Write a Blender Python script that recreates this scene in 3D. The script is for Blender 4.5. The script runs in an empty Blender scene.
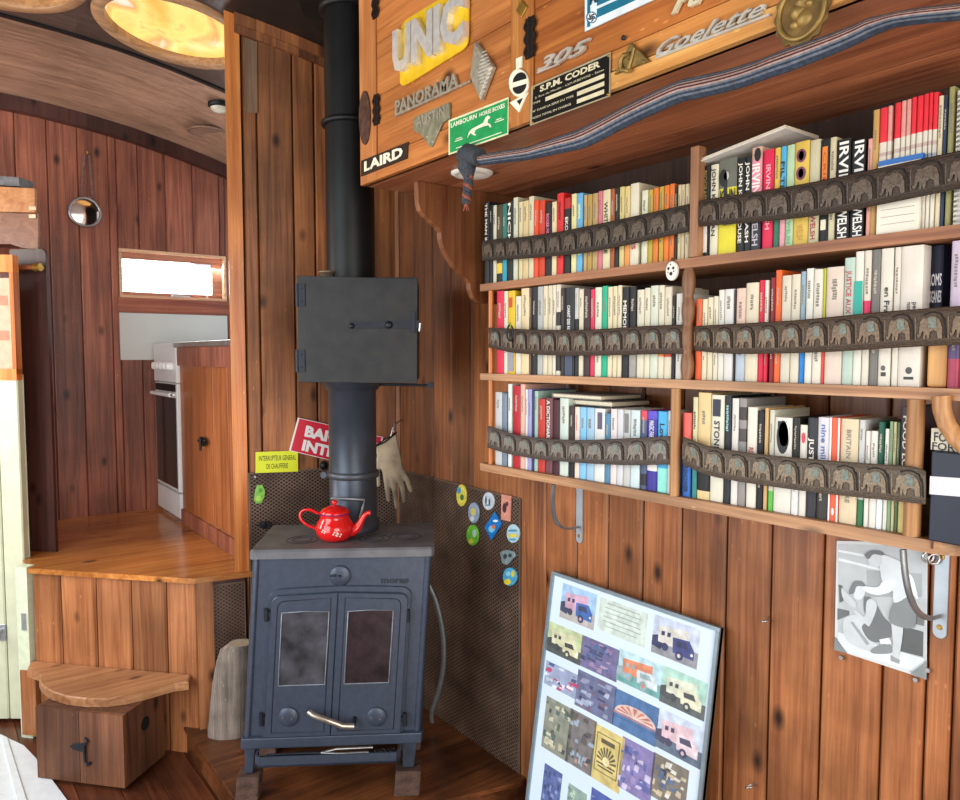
import bpy, bmesh, math, random
from mathutils import Vector, Matrix
random.seed(7)
SC = bpy.context.scene
COL = SC.collection
F = 740.0; CX = 480.0; CY = 400.0
YAW = math.atan(560/740.0); PITCH = math.atan(45/740.0)
EYE = 1.35
C0 = Vector((0, 0, EYE))
s_, c_ = math.sin(YAW), math.cos(YAW)
FW0 = Vector((s_, c_, 0)); RT = Vector((c_, -s_, 0)); UPW = Vector((0, 0, 1))
FW = FW0*math.cos(PITCH) - UPW*math.sin(PITCH)
UP = FW0*math.sin(PITCH) + UPW*math.cos(PITCH)
W = 1.40; XS = 1.20; XC = 0.95

# ------------------------------------------------------------------ planes
class Pl:
    def __init__(s, p, n, eu=None):
        s.p = Vector(p); s.n = Vector(n).normalized()
        if s.n.dot(C0 - s.p) < 0: s.n = -s.n          # normal faces the room
        s.ev = (UPW - s.n*UPW.dot(s.n))
        s.ev = s.ev.normalized() if s.ev.length > 1e-3 else Vector((0, 1, 0))
        s.eu = s.ev.cross(s.n).normalized()
    def at(s, x, y, off=0.0):
        d = FW + RT*((x-CX)/F) - UP*((y-CY)/F)
        t = (s.p + s.n*off - C0).dot(s.n)/d.dot(s.n)
        return C0 + d*t
def PX(v): return Pl((v, 0, 0), (1, 0, 0))
def PY(v): return Pl((0, v, 0), (0, 1, 0))
def PZ(v): return Pl((0, 0, v), (0, 0, 1))
def RD(r, d, z=0): return RT*r + FW0*d + UPW*z            # lateral / depth from the viewpoint's foot

# ------------------------------------------------------------------ colour + materials
def lin(c):
    if isinstance(c, str):
        c = c.lstrip('#'); c = ''.join(x*2 for x in c) if len(c) == 3 else c; c = [int(c[i:i+2], 16)/255 for i in (0, 2, 4)]
    return tuple((v/12.92 if v <= .04045 else ((v+.055)/1.055)**2.4) for v in c)
MC = {}
def mat(c, rough=.6, metal=0, var=.12, bump=0.0, scale=40, spec=.4, emit=0, alpha=None):
    key = (c, rough, metal, var, bump, scale, spec, emit)
    if key in MC: return MC[key]
    m = bpy.data.materials.new('surface'); m.use_nodes = True
    nt = m.node_tree; N = nt.nodes; L = nt.links; b = N['Principled BSDF']
    l = lin(c)
    tc = N.new('ShaderNodeTexCoord'); no = N.new('ShaderNodeTexNoise')
    no.inputs['Scale'].default_value = scale; no.inputs['Detail'].default_value = 4
    L.new(tc.outputs['Object'], no.inputs['Vector'])
    r = N.new('ShaderNodeValToRGB'); L.new(no.outputs['Fac'], r.inputs['Fac'])
    r.color_ramp.elements[0].position = .3; r.color_ramp.elements[1].position = .7
    r.color_ramp.elements[0].color = (*[v*(1-var) for v in l], 1)
    r.color_ramp.elements[1].color = (*[min(1, v*(1+var)) for v in l], 1)
    L.new(r.outputs['Color'], b.inputs['Base Color'])
    b.inputs['Roughness'].default_value = rough; b.inputs['Metallic'].default_value = metal
    b.inputs['Specular IOR Level'].default_value = spec
    if emit:
        L.new(r.outputs['Color'], b.inputs['Emission Color']); b.inputs['Emission Strength'].default_value = emit
    if bump:
        bp = N.new('ShaderNodeBump'); bp.inputs['Strength'].default_value = bump; bp.inputs['Distance'].default_value = .003
        L.new(no.outputs['Fac'], bp.inputs['Height']); L.new(bp.outputs['Normal'], b.inputs['Normal'])
    MC[key] = m
    return m
def wood(c1, c2, axis='Z', rough=.45, knots=True, stain=.5, rnd=.35, spec=.4, name='wood', blot=2.2):
    key = ('w', c1, c2, axis, rough, knots, stain, rnd, blot)
    if key in MC: return MC[key]
    m = bpy.data.materials.new(name); m.use_nodes = True
    nt = m.node_tree; N = nt.nodes; L = nt.links; b = N['Principled BSDF']
    def nd(t, **k):
        n = N.new(t)
        for a, v in k.items(): setattr(n, a, v)
        return n
    tc = nd('ShaderNodeTexCoord'); geo = nd('ShaderNodeNewGeometry')
    off = nd('ShaderNodeVectorMath', operation='ADD')
    sc = nd('ShaderNodeMath', operation='MULTIPLY'); sc.inputs[1].default_value = 13.0
    L.new(geo.outputs['Random Per Island'], sc.inputs[0])
    L.new(tc.outputs['Object'], off.inputs[0]); L.new(sc.outputs[0], off.inputs[1])
    def mp(a, bb):   # a across the grain, bb along
        n = nd('ShaderNodeMapping'); v = [a, a, a]; v['XYZ'.index(axis)] = bb
        n.inputs['Scale'].default_value = v; L.new(off.outputs[0], n.inputs['Vector']); return n
    m1 = mp(34, 1.3); n1 = nd('ShaderNodeTexNoise'); n1.inputs['Scale'].default_value = 1; n1.inputs['Detail'].default_value = 6
    n1.inputs['Distortion'].default_value = 1.2; L.new(m1.outputs[0], n1.inputs['Vector'])
    m2 = mp(230, 7); n2 = nd('ShaderNodeTexNoise'); n2.inputs['Scale'].default_value = 1; n2.inputs['Detail'].default_value = 3
    L.new(m2.outputs[0], n2.inputs['Vector'])
    mx = nd('ShaderNodeMix', data_type='FLOAT'); mx.inputs[0].default_value = .35
    L.new(n1.outputs['Fac'], mx.inputs[2]); L.new(n2.outputs['Fac'], mx.inputs[3])
    r = nd('ShaderNodeValToRGB'); L.new(mx.outputs[0], r.inputs['Fac'])
    e = r.color_ramp.elements
    e[0].position = .33; e[0].color = (*lin(c1), 1); e[1].position = .67; e[1].color = (*lin(c2), 1)
    col = r.outputs['Color']
    # broad stains
    n3 = nd('ShaderNodeTexNoise'); n3.inputs['Scale'].default_value = blot; n3.inputs['Detail'].default_value = 5
    L.new(off.outputs[0], n3.inputs['Vector'])
    mr = nd('ShaderNodeMapRange'); mr.inputs[1].default_value = .35; mr.inputs[2].default_value = .65
    mr.inputs[3].default_value = 1-stain; mr.inputs[4].default_value = 1.15; L.new(n3.outputs['Fac'], mr.inputs[0])
    mr2 = nd('ShaderNodeMapRange'); mr2.inputs[3].default_value = 1-rnd; mr2.inputs[4].default_value = 1+rnd*.6
    L.new(geo.outputs['Random Per Island'], mr2.inputs[0])
    mu = nd('ShaderNodeMath', operation='MULTIPLY'); L.new(mr.outputs[0], mu.inputs[0]); L.new(mr2.outputs[0], mu.inputs[1])
    fac = mu.outputs[0]
    if knots:
        m4 = mp(9.5, 5.2); v = nd('ShaderNodeTexVoronoi'); v.inputs['Scale'].default_value = 1; L.new(m4.outputs[0], v.inputs['Vector'])
        mr4 = nd('ShaderNodeMapRange'); mr4.inputs[1].default_value = .045; mr4.inputs[2].default_value = .17
        mr4.inputs[3].default_value = .12; mr4.inputs[4].default_value = 1; L.new(v.outputs['Distance'], mr4.inputs[0])
        mu2 = nd('ShaderNodeMath', operation='MULTIPLY'); L.new(fac, mu2.inputs[0]); L.new(mr4.outputs[0], mu2.inputs[1]); fac = mu2.outputs[0]
    # small pale dents and scratches
    m5 = mp(60, 22); v5 = nd('ShaderNodeTexVoronoi'); v5.inputs['Scale'].default_value = 1; L.new(m5.outputs[0], v5.inputs['Vector'])
    r5 = nd('ShaderNodeMapRange'); r5.inputs[1].default_value = .05; r5.inputs[2].default_value = .16; r5.inputs[3].default_value = .45; r5.inputs[4].default_value = 0
    L.new(v5.outputs['Distance'], r5.inputs[0])
    n6 = nd('ShaderNodeTexNoise'); n6.inputs['Scale'].default_value = 7; n6.inputs['Detail'].default_value = 2; L.new(off.outputs[0], n6.inputs['Vector'])
    r6 = nd('ShaderNodeMapRange'); r6.inputs[1].default_value = .52; r6.inputs[2].default_value = .62; L.new(n6.outputs['Fac'], r6.inputs[0])
    m6 = nd('ShaderNodeMath', operation='MULTIPLY'); L.new(r5.outputs[0], m6.inputs[0]); L.new(r6.outputs[0], m6.inputs[1])
    mc = nd('ShaderNodeMix', data_type='RGBA'); L.new(m6.outputs[0], mc.inputs[0]); L.new(col, mc.inputs[6])
    l2 = lin(c2); mc.inputs[7].default_value = (min(1, l2[0]*1.7+.05), min(1, l2[1]*1.7+.05), min(1, l2[2]*1.7+.04), 1); col = mc.outputs[2]
    vm = nd('ShaderNodeVectorMath', operation='SCALE'); L.new(col, vm.inputs[0]); L.new(fac, vm.inputs['Scale'])
    L.new(vm.outputs[0], b.inputs['Base Color'])
    b.inputs['Roughness'].default_value = rough; b.inputs['Specular IOR Level'].default_value = spec
    bp = nd('ShaderNodeBump'); bp.inputs['Strength'].default_value = .25; bp.inputs['Distance'].default_value = .002
    L.new(mx.outputs[0], bp.inputs['Height']); L.new(bp.outputs['Normal'], b.inputs['Normal'])
    MC[key] = m
    return m

# ------------------------------------------------------------------ mesh builder
TG = {}
def text_geo(s, bold=0.0, shear=0.0):
    k = (s, bold, shear)
    if k in TG: return TG[k]
    cu = bpy.data.curves.new('lettering', 'FONT'); cu.body = s; cu.offset = bold; cu.shear = shear; cu.resolution_u = 2
    o = bpy.data.objects.new('lettering', cu); COL.objects.link(o)
    dg = bpy.context.evaluated_depsgraph_get(); dg.update()
    me = o.evaluated_get(dg).to_mesh()
    vs = [v.co.copy() for v in me.vertices]; fs = [tuple(p.vertices) for p in me.polygons]
    o.evaluated_get(dg).to_mesh_clear(); bpy.data.objects.remove(o); bpy.data.curves.remove(cu)
    x0 = min(v.x for v in vs); x1 = max(v.x for v in vs); y1 = .69
    TG[k] = ([((v.x-x0)/(x1-x0), v.y/y1) for v in vs], fs, (x1-x0)/y1)
    return TG[k]

def cr(pts, rad, k=5):
    pts = [Vector(p) for p in pts]; n = len(pts); rad = rad if isinstance(rad, (list, tuple)) else [rad]*n; P_, R_o = [], []
    for i in range(n-1):
        a, b, c, d = pts[max(i-1, 0)], pts[i], pts[i+1], pts[min(i+2, n-1)]
        for j in range(k):
            t = j/k; P_.append(.5*((2*b)+(c-a)*t+(2*a-5*b+4*c-d)*t*t+(3*b-3*c+d-a)*t**3)); R_o.append(rad[i]+(rad[i+1]-rad[i])*t)
    P_.append(pts[-1]); R_o.append(rad[-1]); return P_, R_o
class MB:
    def __init__(s): s.v = []; s.f = []; s.m = []; s.sm = []
    def add(s, vs, fs, mi=0, smooth=False):
        o = len(s.v); s.v += [Vector(v) for v in vs]
        for f in fs: s.f.append(tuple(i+o for i in f)); s.m.append(mi); s.sm.append(smooth)
        return s
    def box(s, lo, hi, mi=0):
        x0, y0, z0 = lo; x1, y1, z1 = hi
        return s.hexa([(x0,y0,z0),(x1,y0,z0),(x1,y1,z0),(x0,y1,z0)], [(x0,y0,z1),(x1,y0,z1),(x1,y1,z1),(x0,y1,z1)], mi)
    def hexa(s, a, b, mi=0):
        n = len(a)
        return s.add(list(a)+list(b), [tuple(range(n))[::-1], tuple(range(n, 2*n))]+[(i, (i+1) % n, n+(i+1) % n, n+i) for i in range(n)], mi)
    def prism(s, pts, vec, mi=0):
        vec = Vector(vec); pts = [Vector(p) for p in pts]
        return s.hexa(pts, [p+vec for p in pts], mi)
    def bprism(s, pts, vec, bev, mi=0):
        """prism whose far face is inset (a bevelled front)"""
        vec = Vector(vec); pts = [Vector(p) for p in pts]; c = sum(pts, Vector())/len(pts); n = len(pts)
        ins = [p+(c-p).normalized()*bev for p in pts]
        L = [pts, [p+vec-vec.normalized()*bev*.7 for p in pts], [p+vec for p in ins]]
        fs = [tuple(range(n))[::-1], tuple(range(2*n, 3*n))]
        for k in range(2):
            fs += [(k*n+i, k*n+(i+1) % n, (k+1)*n+(i+1) % n, (k+1)*n+i) for i in range(n)]
        return s.add(L[0]+L[1]+L[2], fs, mi)
    def tube(s, pts, rad, mi=0, seg=10, cap=True, flat=1.0, flatdir=None):
        pts = [Vector(p) for p in pts]; n = len(pts)
        rad = rad if isinstance(rad, (list, tuple)) else [rad]*n
        rings = []; prev = None
        for i, p in enumerate(pts):
            t = (pts[min(i+1, n-1)]-pts[max(i-1, 0)]).normalized()
            if prev is None:
                a = t.orthogonal().normalized() if flatdir is None else (Vector(flatdir)-t*Vector(flatdir).dot(t)).normalized()
            else: a = (prev-t*prev.dot(t)).normalized()
            prev = a; b = t.cross(a)
            rings.append([p+(a*math.cos(2*math.pi*k/seg)*flat+b*math.sin(2*math.pi*k/seg))*rad[i] for k in range(seg)])
        vs = [v for r in rings for v in r]
        fs = [(i*seg+k, i*seg+(k+1) % seg, (i+1)*seg+(k+1) % seg, (i+1)*seg+k) for i in range(n-1) for k in range(seg)]
        s.add(vs, fs, mi, True)
        if cap: s.add(rings[0], [tuple(range(seg))[::-1]], mi); s.add(rings[-1], [tuple(range(seg))], mi)
        return s
    def lathe(s, prof, origin, axis=(0, 0, 1), seg=28, mi=0, cap=True):
        """prof = list of (radius, height)"""
        ax = Vector(axis).normalized(); a = ax.orthogonal().normalized(); b = ax.cross(a); o = Vector(origin)
        rings = [[o+ax*h+(a*math.cos(2*math.pi*k/seg)+b*math.sin(2*math.pi*k/seg))*max(r, 1e-5) for k in range(seg)] for r, h in prof]
        vs = [v for r in rings for v in r]; n = len(prof)
        fs = [(i*seg+k, i*seg+(k+1) % seg, (i+1)*seg+(k+1) % seg, (i+1)*seg+k) for i in range(n-1) for k in range(seg)]
        s.add(vs, fs, mi, True)
        if cap: s.add(rings[0], [tuple(range(seg))[::-1]], mi); s.add(rings[-1], [tuple(range(seg))], mi)
        return s
    def torus(s, c, axis, R, r, mi=0, seg=24, a0=0, a1=2*math.pi, adir=None, sc=1.0):
        ax = Vector(axis).normalized(); a = (Vector(adir) if adir else ax.orthogonal()).normalized(); b = ax.cross(a); c = Vector(c)
        full = abs(a1-a0-2*math.pi) < 1e-6
        pts = [c+(a*math.cos(a0+(a1-a0)*k/seg)+b*math.sin(a0+(a1-a0)*k/seg)*sc)*R for k in range(seg+1)]
        return s.tube(pts, r, mi, 8, not full)
    def text(s, string, A, B, C, n, th=0.0, off=0.0, mi=0, bold=0.0, shear=0.0, fit=False):
        """A bottom-left, B bottom-right, C top-left of the lettering"""
        g, fs, asp = text_geo(string, bold, shear)
        A, B, C, n = Vector(A), Vector(B), Vector(C), Vector(n)
        eu = B-A; ev = C-A
        if fit:    # keep the letters' natural proportion, centred between A and B
            w = asp*ev.length
            if w > eu.length: ev = ev*(eu.length/w)
            else: A = A+eu*(.5-.5*w/eu.length); eu = eu*(w/eu.length)
        base = [A+eu*x+ev*y+n*(off+th) for x, y in g]
        s.add(base, fs, mi)
        if th:
            # side walls from boundary edges
            ec = {}
            for f in fs:
                for i in range(len(f)):
                    e = (f[i], f[(i+1) % len(f)])
                    if (e[1], e[0]) in ec: ec.pop((e[1], e[0]))
                    else: ec[e] = 1
            vs = base+[A+eu*x+ev*y+n*off for x, y in g]; k = len(base)
            s.add(vs, [(a, a+k, b+k, b) for a, b in ec], mi)
        return s
    def build(s, name, mats, parent=None, origin=None, bevel=0, auto=False, weld=False):
        if not isinstance(mats, (list, tuple)): mats = [mats]
        if parent is not None:
            off = Vector(parent.get('_w')) if '_w' in parent else parent.location.copy()
            loc = Vector((0, 0, 0)); wpos = off
        else:
            loc = Vector(origin) if origin is not None else Vector((0, 0, 0)); off = loc; wpos = loc
        me = bpy.data.meshes.new(name)
        me.from_pydata([tuple(v-off) for v in s.v], [], s.f)
        for m in mats: me.materials.append(m)
        me.polygons.foreach_set('material_index', s.m); me.polygons.foreach_set('use_smooth', s.sm)
        bm = bmesh.new(); bm.from_mesh(me)
        if weld:
            bmesh.ops.remove_doubles(bm, verts=bm.verts, dist=1e-5)
            seen = {}
            for f_ in bm.faces: seen.setdefault(frozenset(v.index for v in f_.verts), []).append(f_)
            bmesh.ops.delete(bm, geom=[f_ for l_ in seen.values() if len(l_) > 1 for f_ in l_], context='FACES_ONLY')
        bm.to_mesh(me); bm.free(); me.update()
        o = bpy.data.objects.new(name, me); COL.objects.link(o); o.location = loc
        if parent is not None: o.parent = parent
        WP[o.name] = wpos; o['_w'] = tuple(wpos)
        if bevel:
            md = o.modifiers.new('bevel', 'BEVEL'); md.width = bevel; md.segments = 2; md.limit_method = 'ANGLE'; md.angle_limit = math.radians(35)
        return o
WP = {}
def thing(name, label, cat, loc, group=None):
    o = bpy.data.objects.new(name, None); COL.objects.link(o); o.location = loc; o.empty_display_size = .05
    o['label'] = label; o['category'] = cat; o['_w'] = tuple(loc)
    if group: o['group'] = group
    return o
def tag(o, label, cat, group=None):
    o['label'] = label; o['category'] = cat
    if group: o['group'] = group
    return o
def struct(mb, name, mats, parent=None, **k):
    o = mb.build(name, mats, parent, **k)
    if parent is None: o['kind'] = 'structure'
    return o
def ring(c, n, R, k=20, sx=1, sy=1, pl=None):
    n = Vector(n).normalized(); ev = UPW-n*UPW.dot(n); ev = ev.normalized() if ev.length > 1e-3 else Vector((0, 1, 0)); eu = ev.cross(n)
    return [Vector(c)+eu*math.cos(2*math.pi*i/k)*R*sx+ev*math.sin(2*math.pi*i/k)*R*sy for i in range(k)]

# ------------------------------------------------------------------ palette of woods and metals
M_wall = wood('#7c4526', '#bb7a4c', 'Z', .38, True, .42, .3, blot=4.5)
M_wall2 = wood('#5a2d19', '#8d5230', 'Z', .45, True, .5, .35)         # alcove
M_alc = wood('#6a3a24', '#b0703f', 'Z', .5, True, .6, .35)
M_kit = wood('#6c3a30', '#b56f54', 'Z', .4, True, .45, .3)
M_kfl = wood('#a85f28', '#dc9550', 'X', .2, True, .35, .1, spec=.6)
M_plat = wood('#7c4526', '#b97c50', 'Z', .4, True, .35, .3)
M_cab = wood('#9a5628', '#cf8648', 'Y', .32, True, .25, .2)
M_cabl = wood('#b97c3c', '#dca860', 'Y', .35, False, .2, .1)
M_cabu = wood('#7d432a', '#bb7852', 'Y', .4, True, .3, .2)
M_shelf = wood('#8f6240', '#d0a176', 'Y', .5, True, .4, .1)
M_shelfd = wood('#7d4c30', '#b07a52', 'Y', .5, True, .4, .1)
M_post = wood('#a06c40', '#dca66e', 'Z', .45, False, .3, .2)
M_postd = wood('#7a5034', '#b98660', 'Z', .45, False, .4, .2)
M_orange = wood('#b4581e', '#e0904a', 'Z', .3, False, .25, .2)
M_darkbd = wood('#3a201b', '#53302a', 'Z', .35, True, .4, .2)
M_soot = wood('#17110f', '#2b211d', 'X', .5, False, .4, .1)
M_ceil = wood('#362924', '#5a463c', 'X', .5, False, .4, .1)
M_ceil2 = wood('#7d5c49', '#b08a72', 'X', .45, False, .4, .1)
M_floor = wood('#4b281b', '#80482e', 'Y', .3, True, .5, .35)
M_hearth = wood('#4b2815', '#85502f', 'X', .3, False, .6, .2, blot=5)
M_step = wood('#8f5a38', '#cc9668', 'X', .4, True, .3, .1)
M_box = wood('#573222', '#8a5a3d', 'Z', .6, True, .5, .15)
M_iron = mat('#3f4858', .38, .3, .12, .15, 60, .5)
M_irond = mat('#23262e', .45, .4, .2, .1, 50)
M_black = mat('#121214', .5, .2, .3, .1, 50)
M_pipe = mat('#3d434d', .38, .45, .2, .05, 12)
M_pipeu = mat('#191a1a', .45, .4, .35, .05, 8)
M_boxm = mat('#2b2b2b', .5, .35, .2, .08, 25)
M_steel = mat('#b9b9b8', .3, .9, .15)
M_alu = mat('#b6bcc2', .35, .6, .1)
M_brass = mat('#b08b3f', .35, .8, .2)
M_rust = mat('#55392d', .6, .4, .45, .3, 60)
M_gap = mat('#140b07', .9)
M_white = mat('#e8e6e2', .4, 0, .03)

# ================================================================== SHELL
def planks(name, p0, u, n, seams, z0, z1, m, th=.012, ch=.006, topf=None, back=True):
    """vertical boards in a plane: p0 origin, u direction, n normal to the room"""
    p0, u, n = Vector(p0), Vector(u).normalized(), Vector(n).normalized()
    mb = MB()
    for a, b in zip(seams[:-1], seams[1:]):
        g = .0018
        a2, b2 = a+g, b-g
        if callable(z1): za, zb = z1(p0+u*a2), z1(p0+u*b2)
        else: za = zb = z1
        prof = [(a2, -th), (b2, -th), (b2, -ch), (b2-ch*.8, 0), (a2+ch*.8, 0), (a2, -ch)]
        lo = [p0+u*x+n*h+UPW*z0 for x, h in prof]
        hi = [p0+u*x+n*h+UPW*(za+(zb-za)*(x-a2)/(b2-a2)) for x, h in prof]
        mb.hexa(lo, hi)
    if back:
        a, b = seams[0], seams[-1]
        za = z1(p0+u*a) if callable(z1) else z1; zb = z1(p0+u*b) if callable(z1) else z1
        q = [p0+u*a-n*(th+.0005)+UPW*z0, p0+u*b-n*(th+.0005)+UPW*z0, p0+u*b-n*(th+.03)+UPW*z0, p0+u*a-n*(th+.03)+UPW*z0]
        mb.hexa(q, [v+UPW*((za if i in (0, 3) else zb)-z0) for i, v in enumerate(q)], 1)
    return mb
def fill(seams, lo, hi, step):
    s = sorted(seams); out = list(s)
    x = s[0]
    while x-step > lo: x -= step; out.append(x)
    out.append(lo); x = s[-1]
    while x+step < hi: x += step; out.append(x)
    out.append(hi)
    return sorted(out)

def zc(X, Y):
    z = EYE+1.175-.14*max(0, X-.2)**2
    if Y > 3.1: z -= .085*(Y-3.1)/.67
    return z
# right wall
pw = PX(W)
ys = [pw.at(x, 700).y for x in (544.5, 575, 605.6, 640, 678, 722.6, 767, 819, 880, 924, 951)] + [pw.at(x, 400).y for x in (414, 433, 451.5, 472.5)]
ys = fill(ys, -1.4, 2.37, .095); ys = [ys[0]]+[b for a, b in zip(ys, ys[1:]) if b-a > .02]
o = struct(planks('w', (W, 0, 0), (0, 1, 0), (-1, 0, 0), ys, 0, lambda p: zc(W, p.y)+.03, 0), 'wall_right', [M_wall, M_gap, M_alc])
for f_ in o.data.polygons:
    if f_.material_index == 0 and f_.center.y > 1.60: f_.material_index = 2
# alcove wall (plane B)
BA = PZ(.61).at(196, 577); BA.z = 0; BC = Vector((1.4, 2.356, 0)); bu = (BC-BA).normalized(); bn = Vector((-(-bu.y), -bu.x, 0)); 
PB = Pl(BA, Vector((bu.y, -bu.x, 0))); bn = PB.n
def bpar(px, py=400): return (PB.at(px, py)-BA).dot(bu)
sb = [bpar(x) for x in (247.5, 262, 297, 318, 345, 372)]+[(BC-BA).length-.001]
sb = [bpar(243)]+sb
zpl = .61
struct(planks('w', BA, bu, bn, sb, 0, lambda p: zc(p.x, p.y)+.03, 0), 'wall_alcove', [M_alc, M_gap])
# kitchen wall at Y = 3.77
KY = 3.77; PK = PY(KY)
sk = [PK.at(x, 300).x for x in (20.6, 52, 82, 112, 141, 168, 195, 221)]
sk = fill(sk, -.95, 1.4, .12)
WX0, WX1 = PK.at(119, 270).x, PK.at(226, 275).x
WZ0, WZ1 = PK.at(118, 297).z, PK.at(118, 248).z
mb = MB()
def kpl(a, b, z0, z1):
    g = .0009; th = .012; ch = .004
    prof = [(a+g, th), (b-g, th), (b-g, ch), (b-g-ch, 0), (a+g+ch, 0), (a+g, ch)]
    if b-a < .012: return
    f = (lambda x: z1) if not callable(z1) else z1
    mb.hexa([Vector((x, KY+h, z0)) for x, h in prof], [Vector((x, KY+h, f(x))) for x, h in prof])
for a, b in zip(sk[:-1], sk[1:]):
    for a2, b2 in ((a, min(b, WX0)), (max(a, WX0), min(b, WX1)), (max(a, WX1), b)):
        if b2 <= a2: continue
        if a2 >= WX0-1e-6 and b2 <= WX1+1e-6:
            kpl(a2, b2, zpl, WZ0); kpl(a2, b2, WZ1, lambda x: zc(x, KY)+.03)
        else: kpl(a2, b2, zpl, lambda x: zc(x, KY)+.03)
for a, b, z0, z1 in ((-.95, WX0, 0, 2.6), (WX1, 1.4, 0, 2.6), (WX0, WX1, 0, WZ0), (WX0, WX1, WZ1, 2.6)):
    mb.box((a, KY+.0125, z0), (b, KY+.06, z1))
struct(mb, 'wall_kitchen', [M_kit])
# left wall with the open doorway
mb = MB()
for y0, y1, z0, z1 in ((-1.4, .5, 0, 2.6), (2.3, 3.8, 0, 2.6), (.5, 2.3, 2.05, 2.6)):
    mb.box((-.98, y0, z0), (-.95, y1, z1))
struct(mb, 'wall_left', [M_kit])
# ceiling
mb = MB()
def ceil_part(y0, y1, mi, z_off=0, x0=-.98, x1=1.43):
    xs = [x0+(x1-x0)*i/16 for i in range(17)]
    vs = []
    for y in (y0, y1):
        for x in xs: vs.append((x, y, zc(x, min(y, 3.77) if y > 3.1 else y)+z_off))
    for y in (y0, y1):
        for x in xs: vs.append((x, y, zc(x, y)+.05+z_off))
    k = 17
    fs = []
    for i in range(16):
        fs += [(i, i+1, k+i+1, k+i), (2*k+i, 2*k+i+1, 3*k+i+1, 3*k+i), (i, i+1, 2*k+i+1, 2*k+i), (k+i, k+i+1, 3*k+i+1, 3*k+i)]
    fs += [(0, k, 3*k, 2*k), (k-1, 2*k-1, 4*k-1, 3*k-1)]
    mb.add(vs, fs, mi)
# skylight holes are filled by the deep skylight boxes; front ceiling split round them
ceil_part(-1.4, 2.49, 0); ceil_part(3.075, 3.082, 0); ceil_part(3.10, 3.83, 1)
SKY = [(.76, 2.765), (.215, 2.765)]; HR = .229
# strip between y 2.49 and 3.075 with two round holes
def hole_strip():
    y0, y1 = 2.49, 3.075; cy = (y0+y1)/2
    hs = sorted(SKY)
    cuts = [-.98, hs[0][0]-.272, (hs[0][0]+hs[1][0])/2, hs[1][0]+.272, 1.43]
    def quad(xa, xb):
        n = 6
        for i in range(n):
            a = xa+(xb-xa)*i/n; b = xa+(xb-xa)*(i+1)/n
            mb.add([(a, y0, zc(a, y0)), (b, y0, zc(b, y0)), (b, y1, zc(b, y1)), (a, y1, zc(a, y1))], [(0, 1, 2, 3)], 0)
    quad(cuts[0], cuts[1]); quad(cuts[3], cuts[4])
    for (hx, hy), xa, xb in zip(hs, cuts[1:3], cuts[2:4]):
        N = 48; inn = []; out = []
        for k in range(N):
            t = 2*math.pi*(k+.5)/N; dx, dy = math.cos(t), math.sin(t)
            inn.append((hx+dx*HR, hy+dy*HR))
            sc = min(((xb-hx) if dx > 0 else (hx-xa))/max(abs(dx), 1e-6), ((y1-hy) if dy > 0 else (hy-y0))/max(abs(dy), 1e-6))
            out.append((hx+dx*sc, hy+dy*sc))
        vs = [(x, y, zc(x, min(y, 3.09))) for x, y in inn+out]
        mb.add(vs, [(k, (k+1) % N, N+(k+1) % N, N+k) for k in range(N)], 0)
        for qx, sx in ((xa, -1), (xb, 1)):
            for qy, sy in ((y0, -1), (y1, 1)):
                near = sorted(range(N), key=lambda k: (out[k][0]-qx)**2+(out[k][1]-qy)**2)[:2]
                mb.add([(qx, qy, zc(qx, qy)), vs[N+near[0]], vs[N+near[1]]], [(0, 1, 2)], 0)
hole_strip()
cl_ = struct(mb, 'ceiling', [M_ceil, M_ceil2, M_soot])
for f_ in cl_.data.polygons:
    if f_.material_index == 0 and f_.center.x > .84 and f_.center.y < 2.6: f_.material_index = 2
mb = MB()
for i in range(12):
    x0, x1 = -.9+2.3*i/12, -.9+2.3*(i+1)/12
    mb.hexa([(x0, 3.08, zc(x0, 3)-.006), (x1, 3.08, zc(x1, 3)-.006), (x1, 3.105, zc(x1, 3)-.006), (x0, 3.105, zc(x0, 3)-.006)],
            [(x0, 3.08, zc(x0, 3)+.01), (x1, 3.08, zc(x1, 3)+.01), (x1, 3.105, zc(x1, 3)+.01), (x0, 3.105, zc(x0, 3)+.01)])
struct(mb, 'trim_1', [M_black])
mb = MB()
for i in range(12):
    x0, x1 = -.9+2.3*i/12, -.9+2.3*(i+1)/12
    f = lambda x: zc(x, KY)
    mb.hexa([(x0, KY-.03, f(x0)-.05), (x1, KY-.03, f(x1)-.05), (x1, KY, f(x1)-.055), (x0, KY, f(x0)-.055)],
            [(x0, KY-.03, f(x0)+.01), (x1, KY-.03, f(x1)+.01), (x1, KY, f(x1)+.01), (x0, KY, f(x0)+.01)])
struct(mb, 'trim_2', [M_darkbd])
# trim along the alcove top
mb = MB()
for h0, h1, t in ((-.035, .0, .022), (-.06, -.035, .012)):
    n = 8; a, b = bpar(241), (BC-BA).length
    for i in range(n):
        p, q = BA+bu*(a+(b-a)*i/n)+bn*.001, BA+bu*(a+(b-a)*(i+1)/n)+bn*.001
        zp, zq = zc(p.x, p.y), zc(q.x, q.y)
        mb.hexa([p+UPW*(zp+h0), q+UPW*(zq+h0), q+bn*t+UPW*(zq+h0), p+bn*t+UPW*(zp+h0)],
                [p+UPW*(zp+h1), q+UPW*(zq+h1), q+bn*t+UPW*(zq+h1), p+bn*t+UPW*(zp+h1)])
struct(mb, 'trim_3', [M_alc])

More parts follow.
